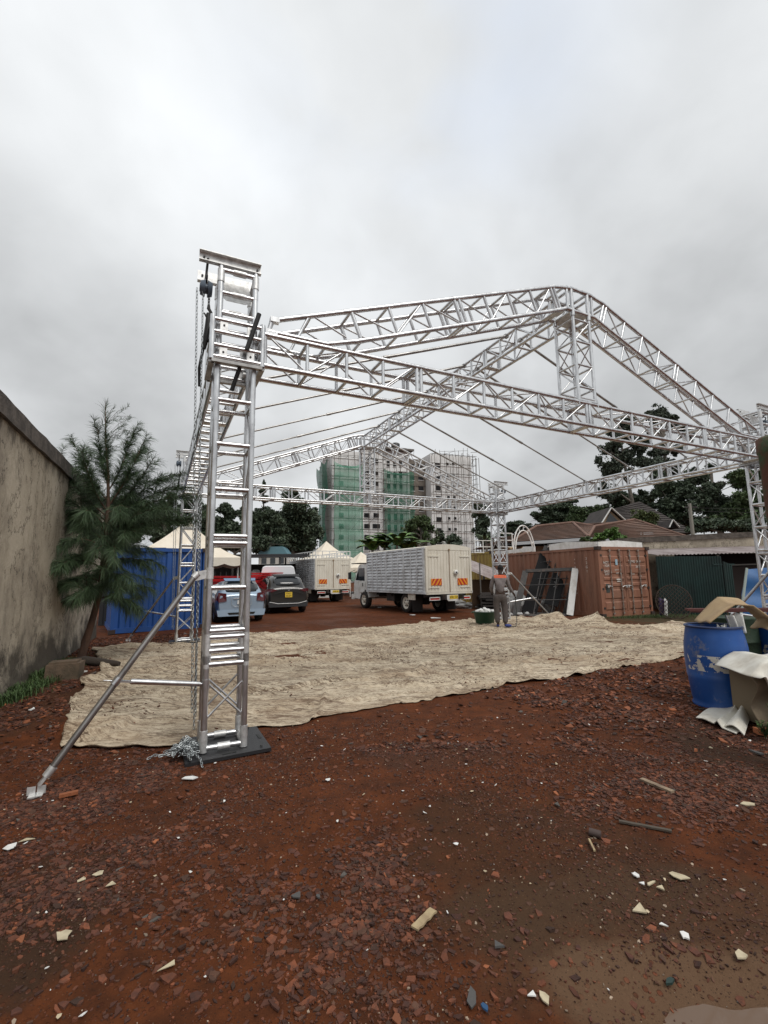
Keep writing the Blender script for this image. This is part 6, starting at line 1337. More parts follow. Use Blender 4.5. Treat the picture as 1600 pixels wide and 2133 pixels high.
for i in range(30): z_ = 3 + i * 1.1; b_.tube((-.3, rr.uniform(-1, 10), z_), (-2.2 - rr.random() * .8, rr.uniform(-1, 10), z_ + rr.uniform(-.2, .6)), .05, 4)
for px in (915, 935, 958, 975, 985, 868, 858, 705, 735): x = tx(px); h0 = tz(px, 944); b_.tube((x, 1, h0), (x + rr.uniform(-.3, .3), 1, h0 + rr.uniform(1.5, 2.6)), .05, 4)
b_.tube((tx(925), 1, tz(925, 944) + 1.4), (tx(985), 1, tz(985, 944) + 1.7), .05, 4); b_.tube((tx(925), 1, tz(925, 944) + .2), (tx(958), 1, tz(958, 944) + 1.6), .05, 4)
b_.build('poles', POLE, sc)
# green netting
def net(name, label, px0, px1, pyt, y0, M, x0=None, x1=None, side=False):
    b_ = MB(); X0, X1 = (tx(px0), tx(px1)) if not side else (0, 0)
    h = tz((px0 + px1) / 2, pyt)
    if side: b_.grid(lambda u_, v_: (-1.7 - .35 * math.sin(u_ * 9 + v_ * 4) - .3 * math.sin(v_ * 15), -2 + u_ * 12, .4 + v_ * h + (0 if v_ < 1 else .5 * math.sin(u_ * 20))), 30, 50)
    else: b_.grid(lambda u_, v_: (X0 + (X1 - X0) * u_ + .12 * math.sin(v_ * 22), y0 - .22 * abs(math.sin(u_ * 14 + v_ * 2)) - .25 * math.sin(v_ * math.pi * 12) ** 2, .4 + v_ * (h - 1.2 * math.sin(math.pi * u_) * (v_ > .97))), 40, 60)
    o = b_.build(name, M); o.location = C0; o.rotation_euler = (0, 0, BR); return tag(o, label, 'netting')
net('green_netting', 'pale green construction netting over the left face of the apartment block', 690, 750, 967, -2.35, NETG)
net('green_netting', 'green netting strip hung over the recessed middle bay of the apartment block', 800, 864, 978, .15, mat('green_netting_middle', (.04, .17, .11), .9, c2=(.03, .13, .08), scale=.4, alpha=.55))
net('green_netting', 'dark green netting bulging round the left side of the apartment block', 690, 690, 962, 0, NETD, side=True)

# ================================================================== HOUSES AT RIGHT
def hz(px, py, d): return EYE + (HZ(px) - py) / F_PX * d
def hx(px, d): return (px - 800) / F_PX * d
t = thing('tiled_bungalow', 'bungalow with a low brown tiled hip roof behind the orange container', 'house', (hx(1230, 36), 38, 0))
ox, oy = t.location.x, t.location.y
def P3(px, py, d): return Vector((hx(px, d) - ox, d - oy, hz(px, py, d)))
e0, e1, e2, r0, r1, r2 = P3(1065, 1130, 34), P3(1225, 1120, 33), P3(1448, 1126, 33), P3(1118, 1098, 38), P3(1195, 1090, 38), P3(1325, 1084, 37.5)
v1 = P3(1240, 1098, 36.5)
b_ = MB()
def slope(a, b2, c, d_, rows=12):      # tile courses as small steps
    a, b2, c, d_ = map(Vector, (a, b2, c, d_)); n_ = (b2 - a).cross(d_ - a).normalized(); n_ = n_ if n_.z > 0 else -n_
    for i in range(rows):
        f0, f1 = i / rows, (i + 1) / rows + .012; p, q, r_, s_ = a.lerp(d_, f0), b2.lerp(c, f0), b2.lerp(c, min(f1, 1)), a.lerp(d_, min(f1, 1)); b_.prism([p + n_ * .08, q + n_ * .08, r_, s_], -n_ * .05)
slope(e0, e1, r1, r0); slope(e1, v1, v1 + Vector((.1, 0, .05)), r1); slope(e1, e2, r2, v1, 12); slope(e2, e2 + Vector((1.5, 5, 0)), r2 + Vector((.1, .2, 0)), r2, 12)
slope(e0 + Vector((-1, 6, 0)), e0, r0, r0 + Vector((-.1, .3, 0)), 12); slope(e0 + Vector((-1, 10, 0)), e2 + Vector((1.5, 10, 0)), r2, r0, 4)
b_.build('roof', TILE, t); b_ = MB()
for p, q in ((e1, r1), (e1, v1), (r0, r1), (r1, v1), (v1, r2), (e2, r2), (e0, r0)): b_.tube(Vector(p) + Vector((0, -.02, .06)), Vector(q) + Vector((0, -.02, .06)), .11, 6)
b_.build('ridge_tiles', mat('ridge_tiles', (.19, .11, .085), .85, c2=(.12, .07, .05), scale=3), t)
b_ = MB(); up = Vector((0, 0, -.12)); b_.bar(e0 + up, e1 + up, .06, .22); b_.bar(e1 + up, e2 + up, .06, .22); b_.build('fascia', mat('white_fascia', (.42, .44, .46), .6), t)
b_ = MB(); b_.box(((e0.x + e2.x) / 2, 3.5, 1.9), (e2.x - e0.x - .8, 7, 3.8)); b_.build('wall', mat('cream_wall', (.36, .31, .24), .9), t)
t = thing('gabled_house', 'taller house with a steep dark tiled roof and white edged gable, behind the bungalow', 'house', (hx(1340, 50), 52, 0)); ox, oy = t.location.x, t.location.y
b_ = MB(); R0 = P3(1290, 1058, 55); R1 = P3(1338, 1044, 54); L0 = P3(1225, 1105, 50); L1 = P3(1452, 1112, 49)
slope(L0, L1, R1, R0, 16); slope(L1, L1 + Vector((1, 8, 0)), R1 + Vector((.1, .2, 0)), R1, 14); slope(L0 + Vector((-1, 8, 0)), L0, R0, R0 + Vector((-.1, .2, 0)), 12); b_.build('roof', TILED, t)
g0, g1, g2 = P3(1249, 1096, 48.5), P3(1277, 1056, 48.5), P3(1312, 1090, 48.5)
b_ = MB(); back_ = Vector((0, 5, 0)); b_.prism([g0, g1, g1 + Vector((0, 5, 0)), g0 + back_], (0, 0, -.12)); b_.prism([g1, g2, g2 + back_, g1 + back_], (0, 0, -.12)); b_.build('gable_roof', TILED, t)
b_ = MB(); b_.bar(g0 + Vector((0, -.1, -.1)), g1 + Vector((0, -.1, -.1)), .06, .28, (0, 1, 0)); b_.bar(g1 + Vector((0, -.14, -.1)), g2 + Vector((0, -.14, -.1)), .06, .28, (0, 1, 0)); b_.build('barge_board', WHITEP, t)
b_ = MB(); b_.prism([g0 + Vector((.2, .3, -.1)), g1 + Vector((0, .3, -.25)), g2 + Vector((-.2, .3, -.1)), g2 + Vector((-.2, .3, -5)), g0 + Vector((.2, .3, -5))], (0, 3, 0)); b_.build('gable_wall', mat('tan_wall', (.33, .25, .17), .9), t)
b_ = MB(); m0 = g0.lerp(g2, .5); b_.prism([g0.lerp(m0, .35) + Vector((0, .25, -.2)), g1 + Vector((0, .25, -.6)), g2.lerp(m0, .3) + Vector((0, .25, -.2))], (0, .03, 0)); b_.build('gable_window', GLASS, t)
d0, d1, d2 = P3(1395, 1099, 48), P3(1404, 1083, 48), P3(1416, 1099, 48)
b_ = MB(); b_.prism([d0, d1, d1 + Vector((0, 3, 0)), d0 + Vector((0, 3, 0))], (0, 0, -.1)); b_.prism([d1, d2, d2 + Vector((0, 3, 0)), d1 + Vector((0, 3, 0))], (0, 0, -.1)); b_.bar(d0 + Vector((0, -.1, 0)), d1 + Vector((0, -.1, 0)), .05, .17, (0, 1, 0), 1); b_.bar(d1 + Vector((0, -.13, 0)), d2 + Vector((0, -.13, 0)), .05, .17, (0, 1, 0), 1); b_.prism([d0 + Vector((.1, .2, 0)), d1 + Vector((0, .2, -.1)), d2 + Vector((-.1, .2, 0))], (0, .1, 0), 2)
b_.build('dormer', [TILED, WHITEP, VOID], t)
b_ = MB(); b_.box(((L0.x + L1.x) / 2, 3, 2.9), (L1.x - L0.x - 1, 6, 5.8)); b_.build('wall', mat('tan_wall', (.33, .25, .17), .9), t)
t = thing('far_house', 'small far house with a teal roof glimpsed through the dark trees', 'house', (hx(566, 57), 57, 0)); b_ = MB(); b_.box((0, 2, 2.2), (3.6, 3, 4.4)); b_.build('wall', mat('pale_house_wall', (.5, .48, .44), .9), t)
b_ = MB(); b_.prism([(-1.9, 0.3, 4.4), (1.9, 0.3, 4.4), (1.2, 0.3, 5.4), (-1.2, 0.3, 5.4)], (0, 3, 0)); b_.build('roof', mat('teal_roof', (.10, .21, .25), .6), t)
for x in (-1.1, 0, 1.1): b_ = MB(); b_.box((x, .47, 3.6), (.6, .08, .8)); b_.build('window', GLASS, t)
# utility pole and wires
p = at(1443, 1110, 30); t = thing('utility_pole', 'pale utility pole rising behind the rear wall', 'utility pole', (p.x, 30, 0)); b_ = MB(); b_.tube((0, 0, 0), (0, 0, 6.0), .14, 8, .10); b_.build('pole', mat('pole_wood', (.24, .23, .20), .9), t); b_ = MB(); b_.bar((-.35, 0, 5.75), (.45, 0, 5.75), .07, .08); b_.build('crossarm', DARKM, t)
for z_ in (5.72, 5.5): b_ = MB(); b_.path([(.0 + k * 1.4, k * .1, z_ - .15 * math.sin(k / 10 * math.pi)) for k in range(11)], .012, 4); b_.build('wire', INK, t)

# ================================================================== TREES
def leafcloud(name, clumps, n_, size, M, parent=None, seed=1, gap=.42, gs=1.0, asp=1.6, droop=0.0, hollow=.55, origin=(0, 0, 0)):
    g = np.random.default_rng(seed); sub = []
    for c in clumps:
        sub.append((c[0], c[1], c[2], c[3] * .62, c[4] * .62, c[5] * .62))
        for q in range(11):
            u_ = g.normal(size=3); u_ /= np.linalg.norm(u_); rr_ = g.uniform(.45, .92); k_ = g.uniform(.22, .46)
            sub.append((c[0] + u_[0] * c[3] * rr_, c[1] + u_[1] * c[4] * rr_, c[2] + u_[2] * c[5] * rr_, c[3] * k_ * g.uniform(.8, 1.3), c[4] * k_, c[5] * k_ * g.uniform(.6, 1.1)))
    clumps = sub; n_ = int(n_ * 2.0); size *= .64
    vol = np.array([c[3] * c[4] * c[5] for c in clumps]) ** .7; k = g.choice(len(clumps), n_ * 2, p=vol / vol.sum())
    C = np.array([c[:3] for c in clumps])[k]; Rr = np.array([c[3:6] for c in clumps])[k]
    d = g.normal(size=(len(k), 3)); d /= np.linalg.norm(d, axis=1)[:, None]; rad = g.random(len(k)) ** hollow
    rad = rad * (.80 + .5 * (fbm(d[:, 0] * 2.3 + k * 1.7, d[:, 1] * 2.3 + d[:, 2] * 2.3 + k * .6, 3) - .5) * 2 * .9)
    P = C + d * Rr * rad[:, None] + g.normal(0, .21, (len(k), 3)) * Rr * (g.random(len(k)) < .55)[:, None]
    m_ = Rr.mean(); nn = fbm(P[:, 0] * gs / 1.0 + 31, P[:, 2] * gs + P[:, 1] * gs * .7 + 7, 3); keep = nn > gap + g.normal(0, .02, len(nn)); P = P[keep][:n_]; n2 = len(P)
    a = g.normal(size=(n2, 3)); a[:, 2] -= droop * 2; a /= np.linalg.norm(a, axis=1)[:, None]; b_ = np.cross(a, g.normal(size=(n2, 3))); b_ /= np.linalg.norm(b_, axis=1)[:, None]
    s_ = size * g.uniform(.6, 1.3, n2)[:, None]; a = a * s_ * asp * .5; b_ = b_ * s_ * .5
    V = np.stack([P - a, P + b_ * .9 - a * .1, P + a, P - b_ * .9 + a * .1], 1).reshape(-1, 3) - np.array(origin)
    return npmesh(name, V, np.arange(n2 * 4).reshape(-1, 4), M, parent)
def tree(name, label, d, base_px, clumps, n_, size, M, seed, trunk_r=.3, bark=BARKG, lean=0.0, gap=.42, gs=.6, branch=True, kind='tree', group=None, droop=0.0, asp=1.6, zbase=0.0, trunk_top=None):
    bx = hx(base_px, d); t = thing(name, label, kind, (bx, d, zbase), group=group); rr = random.Random(seed); cl = []
    for (px, py, rx, ry) in clumps:
        k = d / F_PX; cl.append((hx(px, d), d + rr.uniform(-.35, .35) * rx * k * 1.2, hz(px, py, d), rx * k, (rx + ry) * .5 * k, ry * k))
    leafcloud('crown', cl, n_, size, M, t, seed, gap, gs, asp, droop, origin=(bx, d, zbase))
    top = max(c[2] for c in cl) if trunk_top is None else trunk_top; cx = sum(c[0] * c[3] for c in cl) / sum(c[3] for c in cl)
    b_ = MB(); tp = [Vector((0, 0, -.2)), Vector(((cx - bx) * .25 + rr.uniform(-.3, .3), 0, (top - zbase) * .35)), Vector(((cx - bx) * .6, 0, (top - zbase) * .7)), Vector(((cx - bx) * .9, 0, (top - zbase) * .97))]
    b_.path(tp, [trunk_r, trunk_r * .75, trunk_r * .45, trunk_r * .15], 8)
    if branch:
        for c in cl:
            e = Vector((c[0] - bx, c[1] - d, c[2] - zbase)); f = min(.85, max(.25, (e.z - abs(e.x) * .5) / max(top - zbase, .1))); i = f / .97 * 3 if False else f
            s_ = tp[1].lerp(tp[2], (f - .35) / .35) if f < .7 else tp[2].lerp(tp[3], (f - .7) / .27)
            if f < .35: s_ = tp[0].lerp(tp[1], f / .35)
            m_ = s_.lerp(e, .5) + Vector((0, 0, abs(e.x - s_.x) * .08)); b_.path([s_, m_, e], [trunk_r * .38, trunk_r * .22, trunk_r * .07], 6)
            for q in range(4): w = Vector((rr.gauss(0, 1), rr.gauss(0, .6), rr.gauss(0, .7))); b_.path([m_.lerp(e, .3 + .2 * q), e + Vector((w.x * c[3] * .6, w.y * c[4] * .5, w.z * c[5] * .6))], [trunk_r * .12, trunk_r * .03], 5)
    b_.build('trunk', bark, t); return t
G1 = 'dark trees behind the yard at left'; G2 = 'tall trees at right'
tree('broadleaf_tree', 'big dark dense tree just left of the netted apartment block', 66, 615, [(612, 1065, 40, 42), (640, 1080, 26, 38), (585, 1090, 30, 36), (610, 1110, 45, 40), (650, 1120, 20, 40), (600, 1035, 22, 20), (575, 1120, 30, 36), (612, 1135, 50, 28)], 34000, .42, LF_DK, 31, .5, gap=.30, group=G1)
tree('conifer_tree', 'thin pointed conifer rising above the left tree line', 68, 546, [(546, 1006, 3.5, 10), (545, 1022, 9, 8), (548, 1040, 15, 9), (543, 1060, 20, 10), (549, 1080, 24, 11), (545, 1103, 27, 12), (547, 1125, 28, 12)], 8500, .34, LF_DK, 32, .32, gap=.45, group=G1, trunk_top=15.8)
tree('broadleaf_tree', 'dark open crowned tree seen between the near tower legs', 62, 470, [(463, 1058, 20, 15), (480, 1072, 22, 18), (452, 1090, 24, 22), (478, 1105, 30, 22), (440, 1115, 25, 25)], 12000, .38, LF_DK, 33, .4, gap=.36, group=G1)
tree('broadleaf_tree', 'dark tree right of the near tower, left of the thin conifer', 64, 510, [(505, 1070, 15, 16), (515, 1090, 20, 20), (500, 1115, 24, 26), (528, 1105, 18, 22)], 9500, .38, LF_DK, 34, .35, gap=.37, group=G1)
tree('broadleaf_tree', 'dark tree behind the chains of the near tower', 60, 405, [(400, 1040, 20, 14), (383, 1058, 22, 18), (412, 1075, 22, 20), (390, 1095, 30, 26), (425, 1110, 20, 26)], 12000, .38, LF_DK, 35, .4, gap=.35, group=G1)
tree('broadleaf_tree', 'dark tree showing between the feathery tree and the far left tower', 56, 345, [(352, 1035, 16, 12), (335, 1055, 24, 16), (350, 1080, 28, 24), (315, 1085, 28, 28), (335, 1115, 35, 26)], 13000, .36, LF_DK, 36, .4, gap=.34, group=G1)
tree('broadleaf_tree', 'dark tree mostly hidden behind the feathery tree at left', 52, 260, [(260, 1050, 34, 24), (225, 1070, 34, 30), (285, 1090, 35, 34), (240, 1110, 45, 34)], 12000, .36, LF_DK, 37, .4, gap=.38, group=G1)
tree('broadleaf_tree', 'low dark tree behind the open shed, under the thin conifer', 58, 500, [(455, 1130, 40, 20), (500, 1128, 40, 22), (545, 1130, 36, 20), (420, 1128, 30, 20)], 14000, .36, LF_DK, 57, .4, gap=.30, group=G1)
tree('broadleaf_tree', 'dark tree filling the gap between the thin conifer and the big dense tree', 60, 565, [(560, 1078, 22, 22), (575, 1100, 24, 24), (545, 1095, 20, 20), (530, 1080, 18, 18), (590, 1130, 22, 18)], 12000, .36, LF_DK, 58, .38, gap=.33, group=G1)
tree('broadleaf_tree', 'dark tree above the shed roof, left of the near tower legs', 59, 435, [(432, 1075, 22, 24), (420, 1100, 26, 24), (445, 1120, 26, 20), (375, 1120, 26, 24)], 12000, .36, LF_DK, 59, .38, gap=.33, group=G1)
# trees before the apartment block
tree('round_tree', 'round dark green tree in front of the apartment block', 44, 880, [(872, 1090, 22, 18), (850, 1104, 18, 18), (893, 1106, 22, 20), (868, 1120, 30, 20), (905, 1122, 14, 14)], 9000, .24, LF_MD, 41, .25, gap=.40, gs=1.0)
tree('small_tree', 'small dark tree at the right foot of the apartment block', 46, 925, [(918, 1120, 12, 14), (938, 1124, 18, 14), (952, 1130, 13, 12)], 3600, .22, LF_DK, 42, .18, gap=.42, gs=1.0)
tree('broadleaf_tree', 'dark tree between the apartment block and the far tower', 70, 1003, [(1000, 1062, 14, 20), (1008, 1085, 18, 22), (998, 1110, 16, 22), (1012, 1125, 16, 16)], 7500, .38, LF_DK, 43, .4, gap=.40)
def fronds(name, label, c, n_, ln, wd, M, seed, up=.9, kind='plant', seg=7, folds=True, trunk=0.0, group=None):
    t = thing(name, label, kind, (c[0], c[1], 0), group=group); rr = random.Random(seed); b_ = MB()
    for i in range(n_):
        a = 6.283 * i / n_ + rr.uniform(-.4, .4); e = rr.uniform(.35, 1) * up; L_ = ln * rr.uniform(.7, 1.1); d = Vector((math.cos(a), math.sin(a), 0)); sd_ = Vector((-math.sin(a), math.cos(a), 0)); p = Vector((rr.uniform(-.15, .15), rr.uniform(-.15, .15), c[2])); ang = math.atan(e * 3); prev = None
        for k in range(seg + 1):
            f = k / seg; w = wd * math.sin(math.pi * min(f * .92 + .08, 1)) ** .7; q0, q1 = p + sd_ * w - Vector((0, 0, w * .4)), p - sd_ * w - Vector((0, 0, w * .4))
            if prev: o = [prev[0], prev[1], prev[2], q0, p.copy(), q1]; b_.add(o, [(0, 1, 4, 3), (1, 2, 5, 4)], 0, True)
            prev = (q0, p.copy(), q1); p = p + (d * math.cos(ang) + Vector((0, 0, math.sin(ang)))) * L_ / seg; ang -= 1.9 / seg * rr.uniform(.7, 1.2)
    b_.build('leaves', M, t); b_ = MB(); b_.tube((0, 0, 0), (0, 0, c[2] + .3), max(trunk, .12), 8, max(trunk, .12) * .7); b_.build('stem', BARKG, t); return t
for i, (px, z_, n_, lb) in enumerate(((775, 3.3, 14, 'banana plant at the left of the clump behind the middle truck'), (800, 3.5, 16, 'banana plant in the middle of the clump behind the middle truck'), (826, 3.6, 15, 'banana plant at the right of the clump, by the round tree'), (850, 3.2, 12, 'low banana plant under the round tree'))):
    fronds('banana_plant', lb, (hx(px, 31), 31 + i % 2, z_), n_, 2.0, .26, LF_LT, 60 + i, 1.0, 'banana plant', group='banana plants behind the trucks')
fronds('palm_tree', 'small palm behind the white railing left of the far tower', (hx(1012, 36), 36, 4.1), 26, 1.5, .06, LF_MD, 71, .8, 'palm', trunk=.14); fronds('palm_tree', 'dark spiky palm at the foot of the apartment block', (hx(938, 40), 40, 3.9), 22, 1.3, .06, LF_DK, 72, .8, 'palm', trunk=.14)
# big mass of trees at right
tree('spreading_tree', 'flat topped dark tree left of the far tower arch, above the bungalow', 72, 1085, [(1075, 1095, 30, 9), (1060, 1105, 22, 12), (1100, 1108, 30, 14), (1048, 1118, 20, 14)], 8000, .36, LF_DK, 44, .4, gap=.33, group=G2)
tree('spreading_tree', 'dark layered tree rising above the bungalow roof', 68, 1160, [(1150, 1062, 34, 10), (1180, 1052, 34, 12), (1125, 1078, 22, 12), (1165, 1080, 38, 18), (1200, 1075, 30, 22), (1140, 1098, 35, 14)], 14000, .38, LF_DK, 45, .45, gap=.34, group=G2)
tree('broadleaf_tree', 'mid green tree between the layered tree and the gabled house', 64, 1225, [(1218, 1068, 28, 20), (1240, 1080, 24, 24), (1205, 1090, 28, 20), (1250, 1060, 16, 14)], 11000, .36, LF_MD, 46, .4, gap=.33, group=G2)
tree('broadleaf_tree', 'dark tree closing the gap behind the gabled house, below the eucalyptus pair', 66, 1300, [(1285, 1045, 34, 22), (1320, 1060, 36, 26), (1262, 1075, 30, 26), (1345, 1040, 26, 22), (1300, 1090, 50, 24)], 16000, .38, LF_DK, 55, .45, gap=.31, group=G2)
tree('broadleaf_tree', 'low dark tree line between the rear wall and the right tower', 46, 1520, [(1500, 1095, 50, 18), (1560, 1100, 50, 20), (1460, 1098, 30, 14), (1610, 1090, 40, 26)], 12000, .30, LF_DK, 56, .4, gap=.30, group=G2)
tree('eucalyptus_tree', 'tall eucalyptus with hanging foliage, left one of the pair above the gabled house', 58, 1330, [(1325, 880, 14, 20), (1340, 868, 10, 10), (1305, 905, 24, 22), (1280, 935, 26, 22), (1320, 945, 26, 24), (1270, 962, 22, 24), (1345, 925, 18, 26), (1350, 958, 18, 18), (1290, 985, 22, 22), (1275, 1020, 26, 26), (1318, 985, 14, 14)], 21000, .33, LF_EU, 47, .42, gap=.40, gs=.9, droop=.5, group=G2, bark=BARKG)
tree('eucalyptus_tree', 'tallest eucalyptus, whose crown rises behind the right slope of the truss', 64, 1398, [(1400, 848, 26, 18), (1382, 862, 18, 16), (1420, 862, 18, 14), (1372, 892, 12, 8), (1440, 880, 22, 16), (1455, 900, 14, 16), (1395, 935, 22, 18), (1375, 970, 28, 22), (1410, 965, 26, 26), (1430, 930, 14, 14), (1352, 872, 10, 8)], 21000, .33, LF_EU, 48, .45, gap=.39, gs=.9, droop=.4, group=G2)
tree('broadleaf_tree', 'huge dark tree above the rear wall, left half', 56, 1400, [(1385, 1010, 30, 28), (1425, 1020, 40, 34), (1395, 1050, 40, 30), (1440, 1060, 40, 36), (1400, 1085, 50, 28), (1455, 995, 28, 24)], 24000, .36, LF_DK, 49, .55, gap=.30, group=G2)
tree('broadleaf_tree', 'dark green tree between the tall trees and the right tower', 52, 1500, [(1495, 1010, 30, 24), (1480, 1040, 40, 30), (1515, 1050, 34, 30), (1490, 1080, 45, 30), (1500, 968, 12, 8)], 19000, .34, LF_DK, 50, .5, gap=.33, group=G2)
tree('broadleaf_tree', 'green tree behind the right tower', 50, 1560, [(1550, 1000, 34, 26), (1585, 990, 24, 22), (1560, 1040, 44, 34), (1600, 1050, 40, 40), (1560, 1080, 50, 26), (1530, 1075, 34, 26)], 20000, .34, LF_MD, 51, .5, gap=.33, group=G2)
tree('yellow_green_bush', 'yellow green bushy tree beside the gable of the gabled house', 42, 1338, [(1335, 1072, 20, 15), (1350, 1082, 20, 16), (1325, 1086, 18, 12), (1345, 1095, 26, 12)], 7000, .18, mat('olive_foliage', (.085, .105, .03), .6, c2=(.05, .075, .025), scale=1, island=.45), 52, .2, gap=.36, gs=1.2)
tree('papaya_bush', 'bright green leafy shrub behind the white board of the orange container', 20.5, 1270, [(1275, 1108, 14, 8), (1262, 1116, 20, 8), (1245, 1124, 16, 7), (1290, 1122, 24, 9), (1315, 1130, 18, 7)], 3600, .15, LF_LT, 53, .08, gap=.34, gs=2, bark=BARK)
tree('leafy_shrub', 'darker leafy shrub spilling over the right end of the white board', 20.2, 1225, [(1222, 1125, 14, 6), (1300, 1130, 26, 8), (1328, 1133, 12, 6)], 2200, .13, LF_MD, 54, .06, gap=.36, gs=2, bark=BARK)

# feathery casuarina beside the left wall
t = thing('casuarina_tree', 'feathery dark green needle tree leaning from the foot of the left wall', 'tree', (-5.66, 8.70, 0)); b0 = Vector((-5.66, 8.70, 0))
tp = [Vector(p) - b0 for p in ((-5.66, 8.70, -.05), (-5.50, 8.68, .55), (-5.33, 8.66, 1.3), (-5.30, 8.64, 2.1), (-5.27, 8.62, 2.9), (-5.30, 8.60, 3.5), (-5.40, 8.60, 4.2), (-5.46, 8.60, 5.0))]
b_ = MB(); b_.path(tp, [.075, .06, .05, .042, .034, .024, .014, .004], 9); b_.path([Vector((.05, .0, .35)), Vector((.28, -.05, 1.0)), Vector((.42, -.1, 1.7)), Vector((.5, -.1, 2.3))], [.04, .03, .025, .01], 7)
rr = random.Random(77); nd_P = []; nd_D = []; nd_L = []
def tpos(z):
    for a, c in zip(tp, tp[1:]):
        if a.z <= z <= c.z: return a.lerp(c, (z - a.z) / (c.z - a.z))
    return tp[-1].copy()
def spray(pts_, dens, ln, droop):       # branchlets and needles along a branch
    tot = 0
    for a, c in zip(pts_, pts_[1:]):
        L_ = (c - a).length; k = max(1, int(L_ * dens)); d = (c - a).normalized()
        for i in range(k):
            p = a.lerp(c, (i + rr.random()) / k); q = Vector((rr.gauss(0, 1), rr.gauss(0, 1), rr.gauss(0, 1))); q = (q - d * q.dot(d)).normalized()
            nd_P.append(p); nd_D.append((d * rr.uniform(.5, 1.1) + q * .75 + Vector((0, 0, -droop))).normalized()); nd_L.append(ln * rr.uniform(.6, 1.2))
nb = 20      # lower, drooping skirts
def limb(p, d, out, rise, sag, r0, needles, nl, dr_):
    pts_ = [p]
    for k in range(1, 8):
        u_ = k / 7; pts_.append(p + d * out * u_ + Vector((0, 0, rise * out * (u_ ** .8) - sag * u_ * u_ * out)))
    b_.path(pts_, [r0 * (1 - k / 8) + .0015 for k in range(8)], 5); spray(pts_[1:], needles, nl, dr_); return pts_
for i in range(nb):
    f = i / (nb - 1); p = tpos(1.15 + 1.5 * f); az = i * 2.4 + rr.uniform(-.3, .3); out = rr.uniform(.8, 1.2) * (.85 if math.cos(az) < -.4 else (.72 if math.cos(az) > .4 else 1))
    d = Vector((math.cos(az), math.sin(az) * .8, 0)); pts_ = limb(p, d, out, .35 + .35 * f, .55 - .3 * f, .016, 150, .26, .45)
    for j in range(5):
        k = rr.randint(2, 6); s_ = pts_[k]; w = (d * rr.uniform(.4, 1) + Vector((rr.gauss(0, .6), rr.gauss(0, .6), rr.uniform(-.4, .4)))).normalized(); L_ = rr.uniform(.3, .6); m_ = s_ + w * L_ * .5; e = s_ + w * L_ + Vector((.03, 0, -.12))
        b_.path([s_, m_, e], [.006, .004, .002], 4); spray([s_, m_, e], 150, .24, .5)
plumes = [(2.7, -1.25, .05, 1.50), (2.6, -1.0, .5, 1.15), (3.0, -.62, -.2, 1.25), (2.9, .55, .1, 1.45), (2.75, .85, -.2, 1.05), (2.6, 1.25, .15, .98), (2.45, 1.45, -.1, .62), (2.3, 1.5, .2, .30), (3.2, .30, .2, 1.30), (3.3, -.22, -.1, 1.20), (2.9, .1, .6, 1.2), (2.8, -.2, -.6, 1.1), (2.5, 1.05, .5, .85), (2.4, -1.0, -.3, .75), (2.2, -1.05, .3, .45), (2.3, 1.3, -.5, .45)]
for (z, dx, dy, dz) in plumes:       # long upright plumes
    p = tpos(z); tip = p + Vector((dx, dy, dz)); pts_ = [p.lerp(tip, k / 8) + Vector((0, 0, .16 * math.sin(math.pi * k / 8) * (-1 if dz > 1 else 1))) + Vector((dx * .10 * (k / 8) ** 2, 0, 0)) for k in range(9)]
    b_.path(pts_, [.014 * (1 - k / 9) + .0015 for k in range(9)], 5); spray(pts_[1:7], 210, .28, .10); spray(pts_[6:], 120, .16, .0)
    for j in range(9):
        k = rr.randint(2, 7); s_ = pts_[k]; dd = (pts_[k + 1] - pts_[k - 1]).normalized(); w = (dd * 1.1 + Vector((rr.gauss(0, .5), rr.gauss(0, .5), rr.uniform(-.1, .5)))).normalized(); L_ = rr.uniform(.22, .42); e = s_ + w * L_ + Vector((.05, 0, -.03))
        b_.path([s_, s_ + w * L_ * .5 + Vector((0, 0, .02)), e], [.005, .003, .0015], 4); spray([s_, s_ + w * L_ * .5, e], 110, .18, .1)
spray([tpos(3.3), tpos(3.8), tpos(4.3)], 260, .24, -.3); spray([tpos(4.2), tpos(4.95)], 60, .26, -.6)
for k in range(9): a = rr.uniform(-1, 1); s_ = tpos(rr.uniform(3.9, 4.8)); e = s_ + Vector((rr.uniform(.1, .5), 0, rr.uniform(.15, .4))); b_.path([s_, s_.lerp(e, .5) + Vector((0, 0, .08)), e], .003, 4); spray([s_, e], 45, .14, -.2)
b_.build('trunk', BARK, t)
P = np.array([tuple(p) for p in nd_P]); D = np.array([tuple(p) for p in nd_D]); Ln = np.array(nd_L)[:, None]; g = np.random.default_rng(4); rep = 3
P = np.repeat(P, rep, 0); D = np.repeat(D, rep, 0) + g.normal(0, .22, (len(P), 3)); Ln = np.repeat(Ln, rep, 0); D /= np.linalg.norm(D, axis=1)[:, None]; sdv = np.cross(D, g.normal(size=D.shape)); sdv /= np.linalg.norm(sdv, axis=1)[:, None]; sdv *= .0025
grav = np.array([0, 0, -1.0]); M1 = P + D * Ln * .5 + grav * Ln * .05; M2 = P + D * Ln + grav * Ln * .26
V = np.stack([P - sdv, P + sdv, M1 + sdv, M1 - sdv, M2], 1).reshape(-1, 3); n_ = len(P); base = (np.arange(n_) * 5)[:, None]
Q = np.concatenate([base + np.array([0, 1, 2, 3]), base + np.array([3, 2, 4, 4])], 1).reshape(-1, 4)
me = bpy.data.meshes.new('foliage'); tri = np.concatenate([base + np.array([0, 1, 2]), base + np.array([0, 2, 3]), base + np.array([3, 2, 4])], 1).reshape(-1, 3)
npmesh('foliage', V, tri, LF_PN, t)
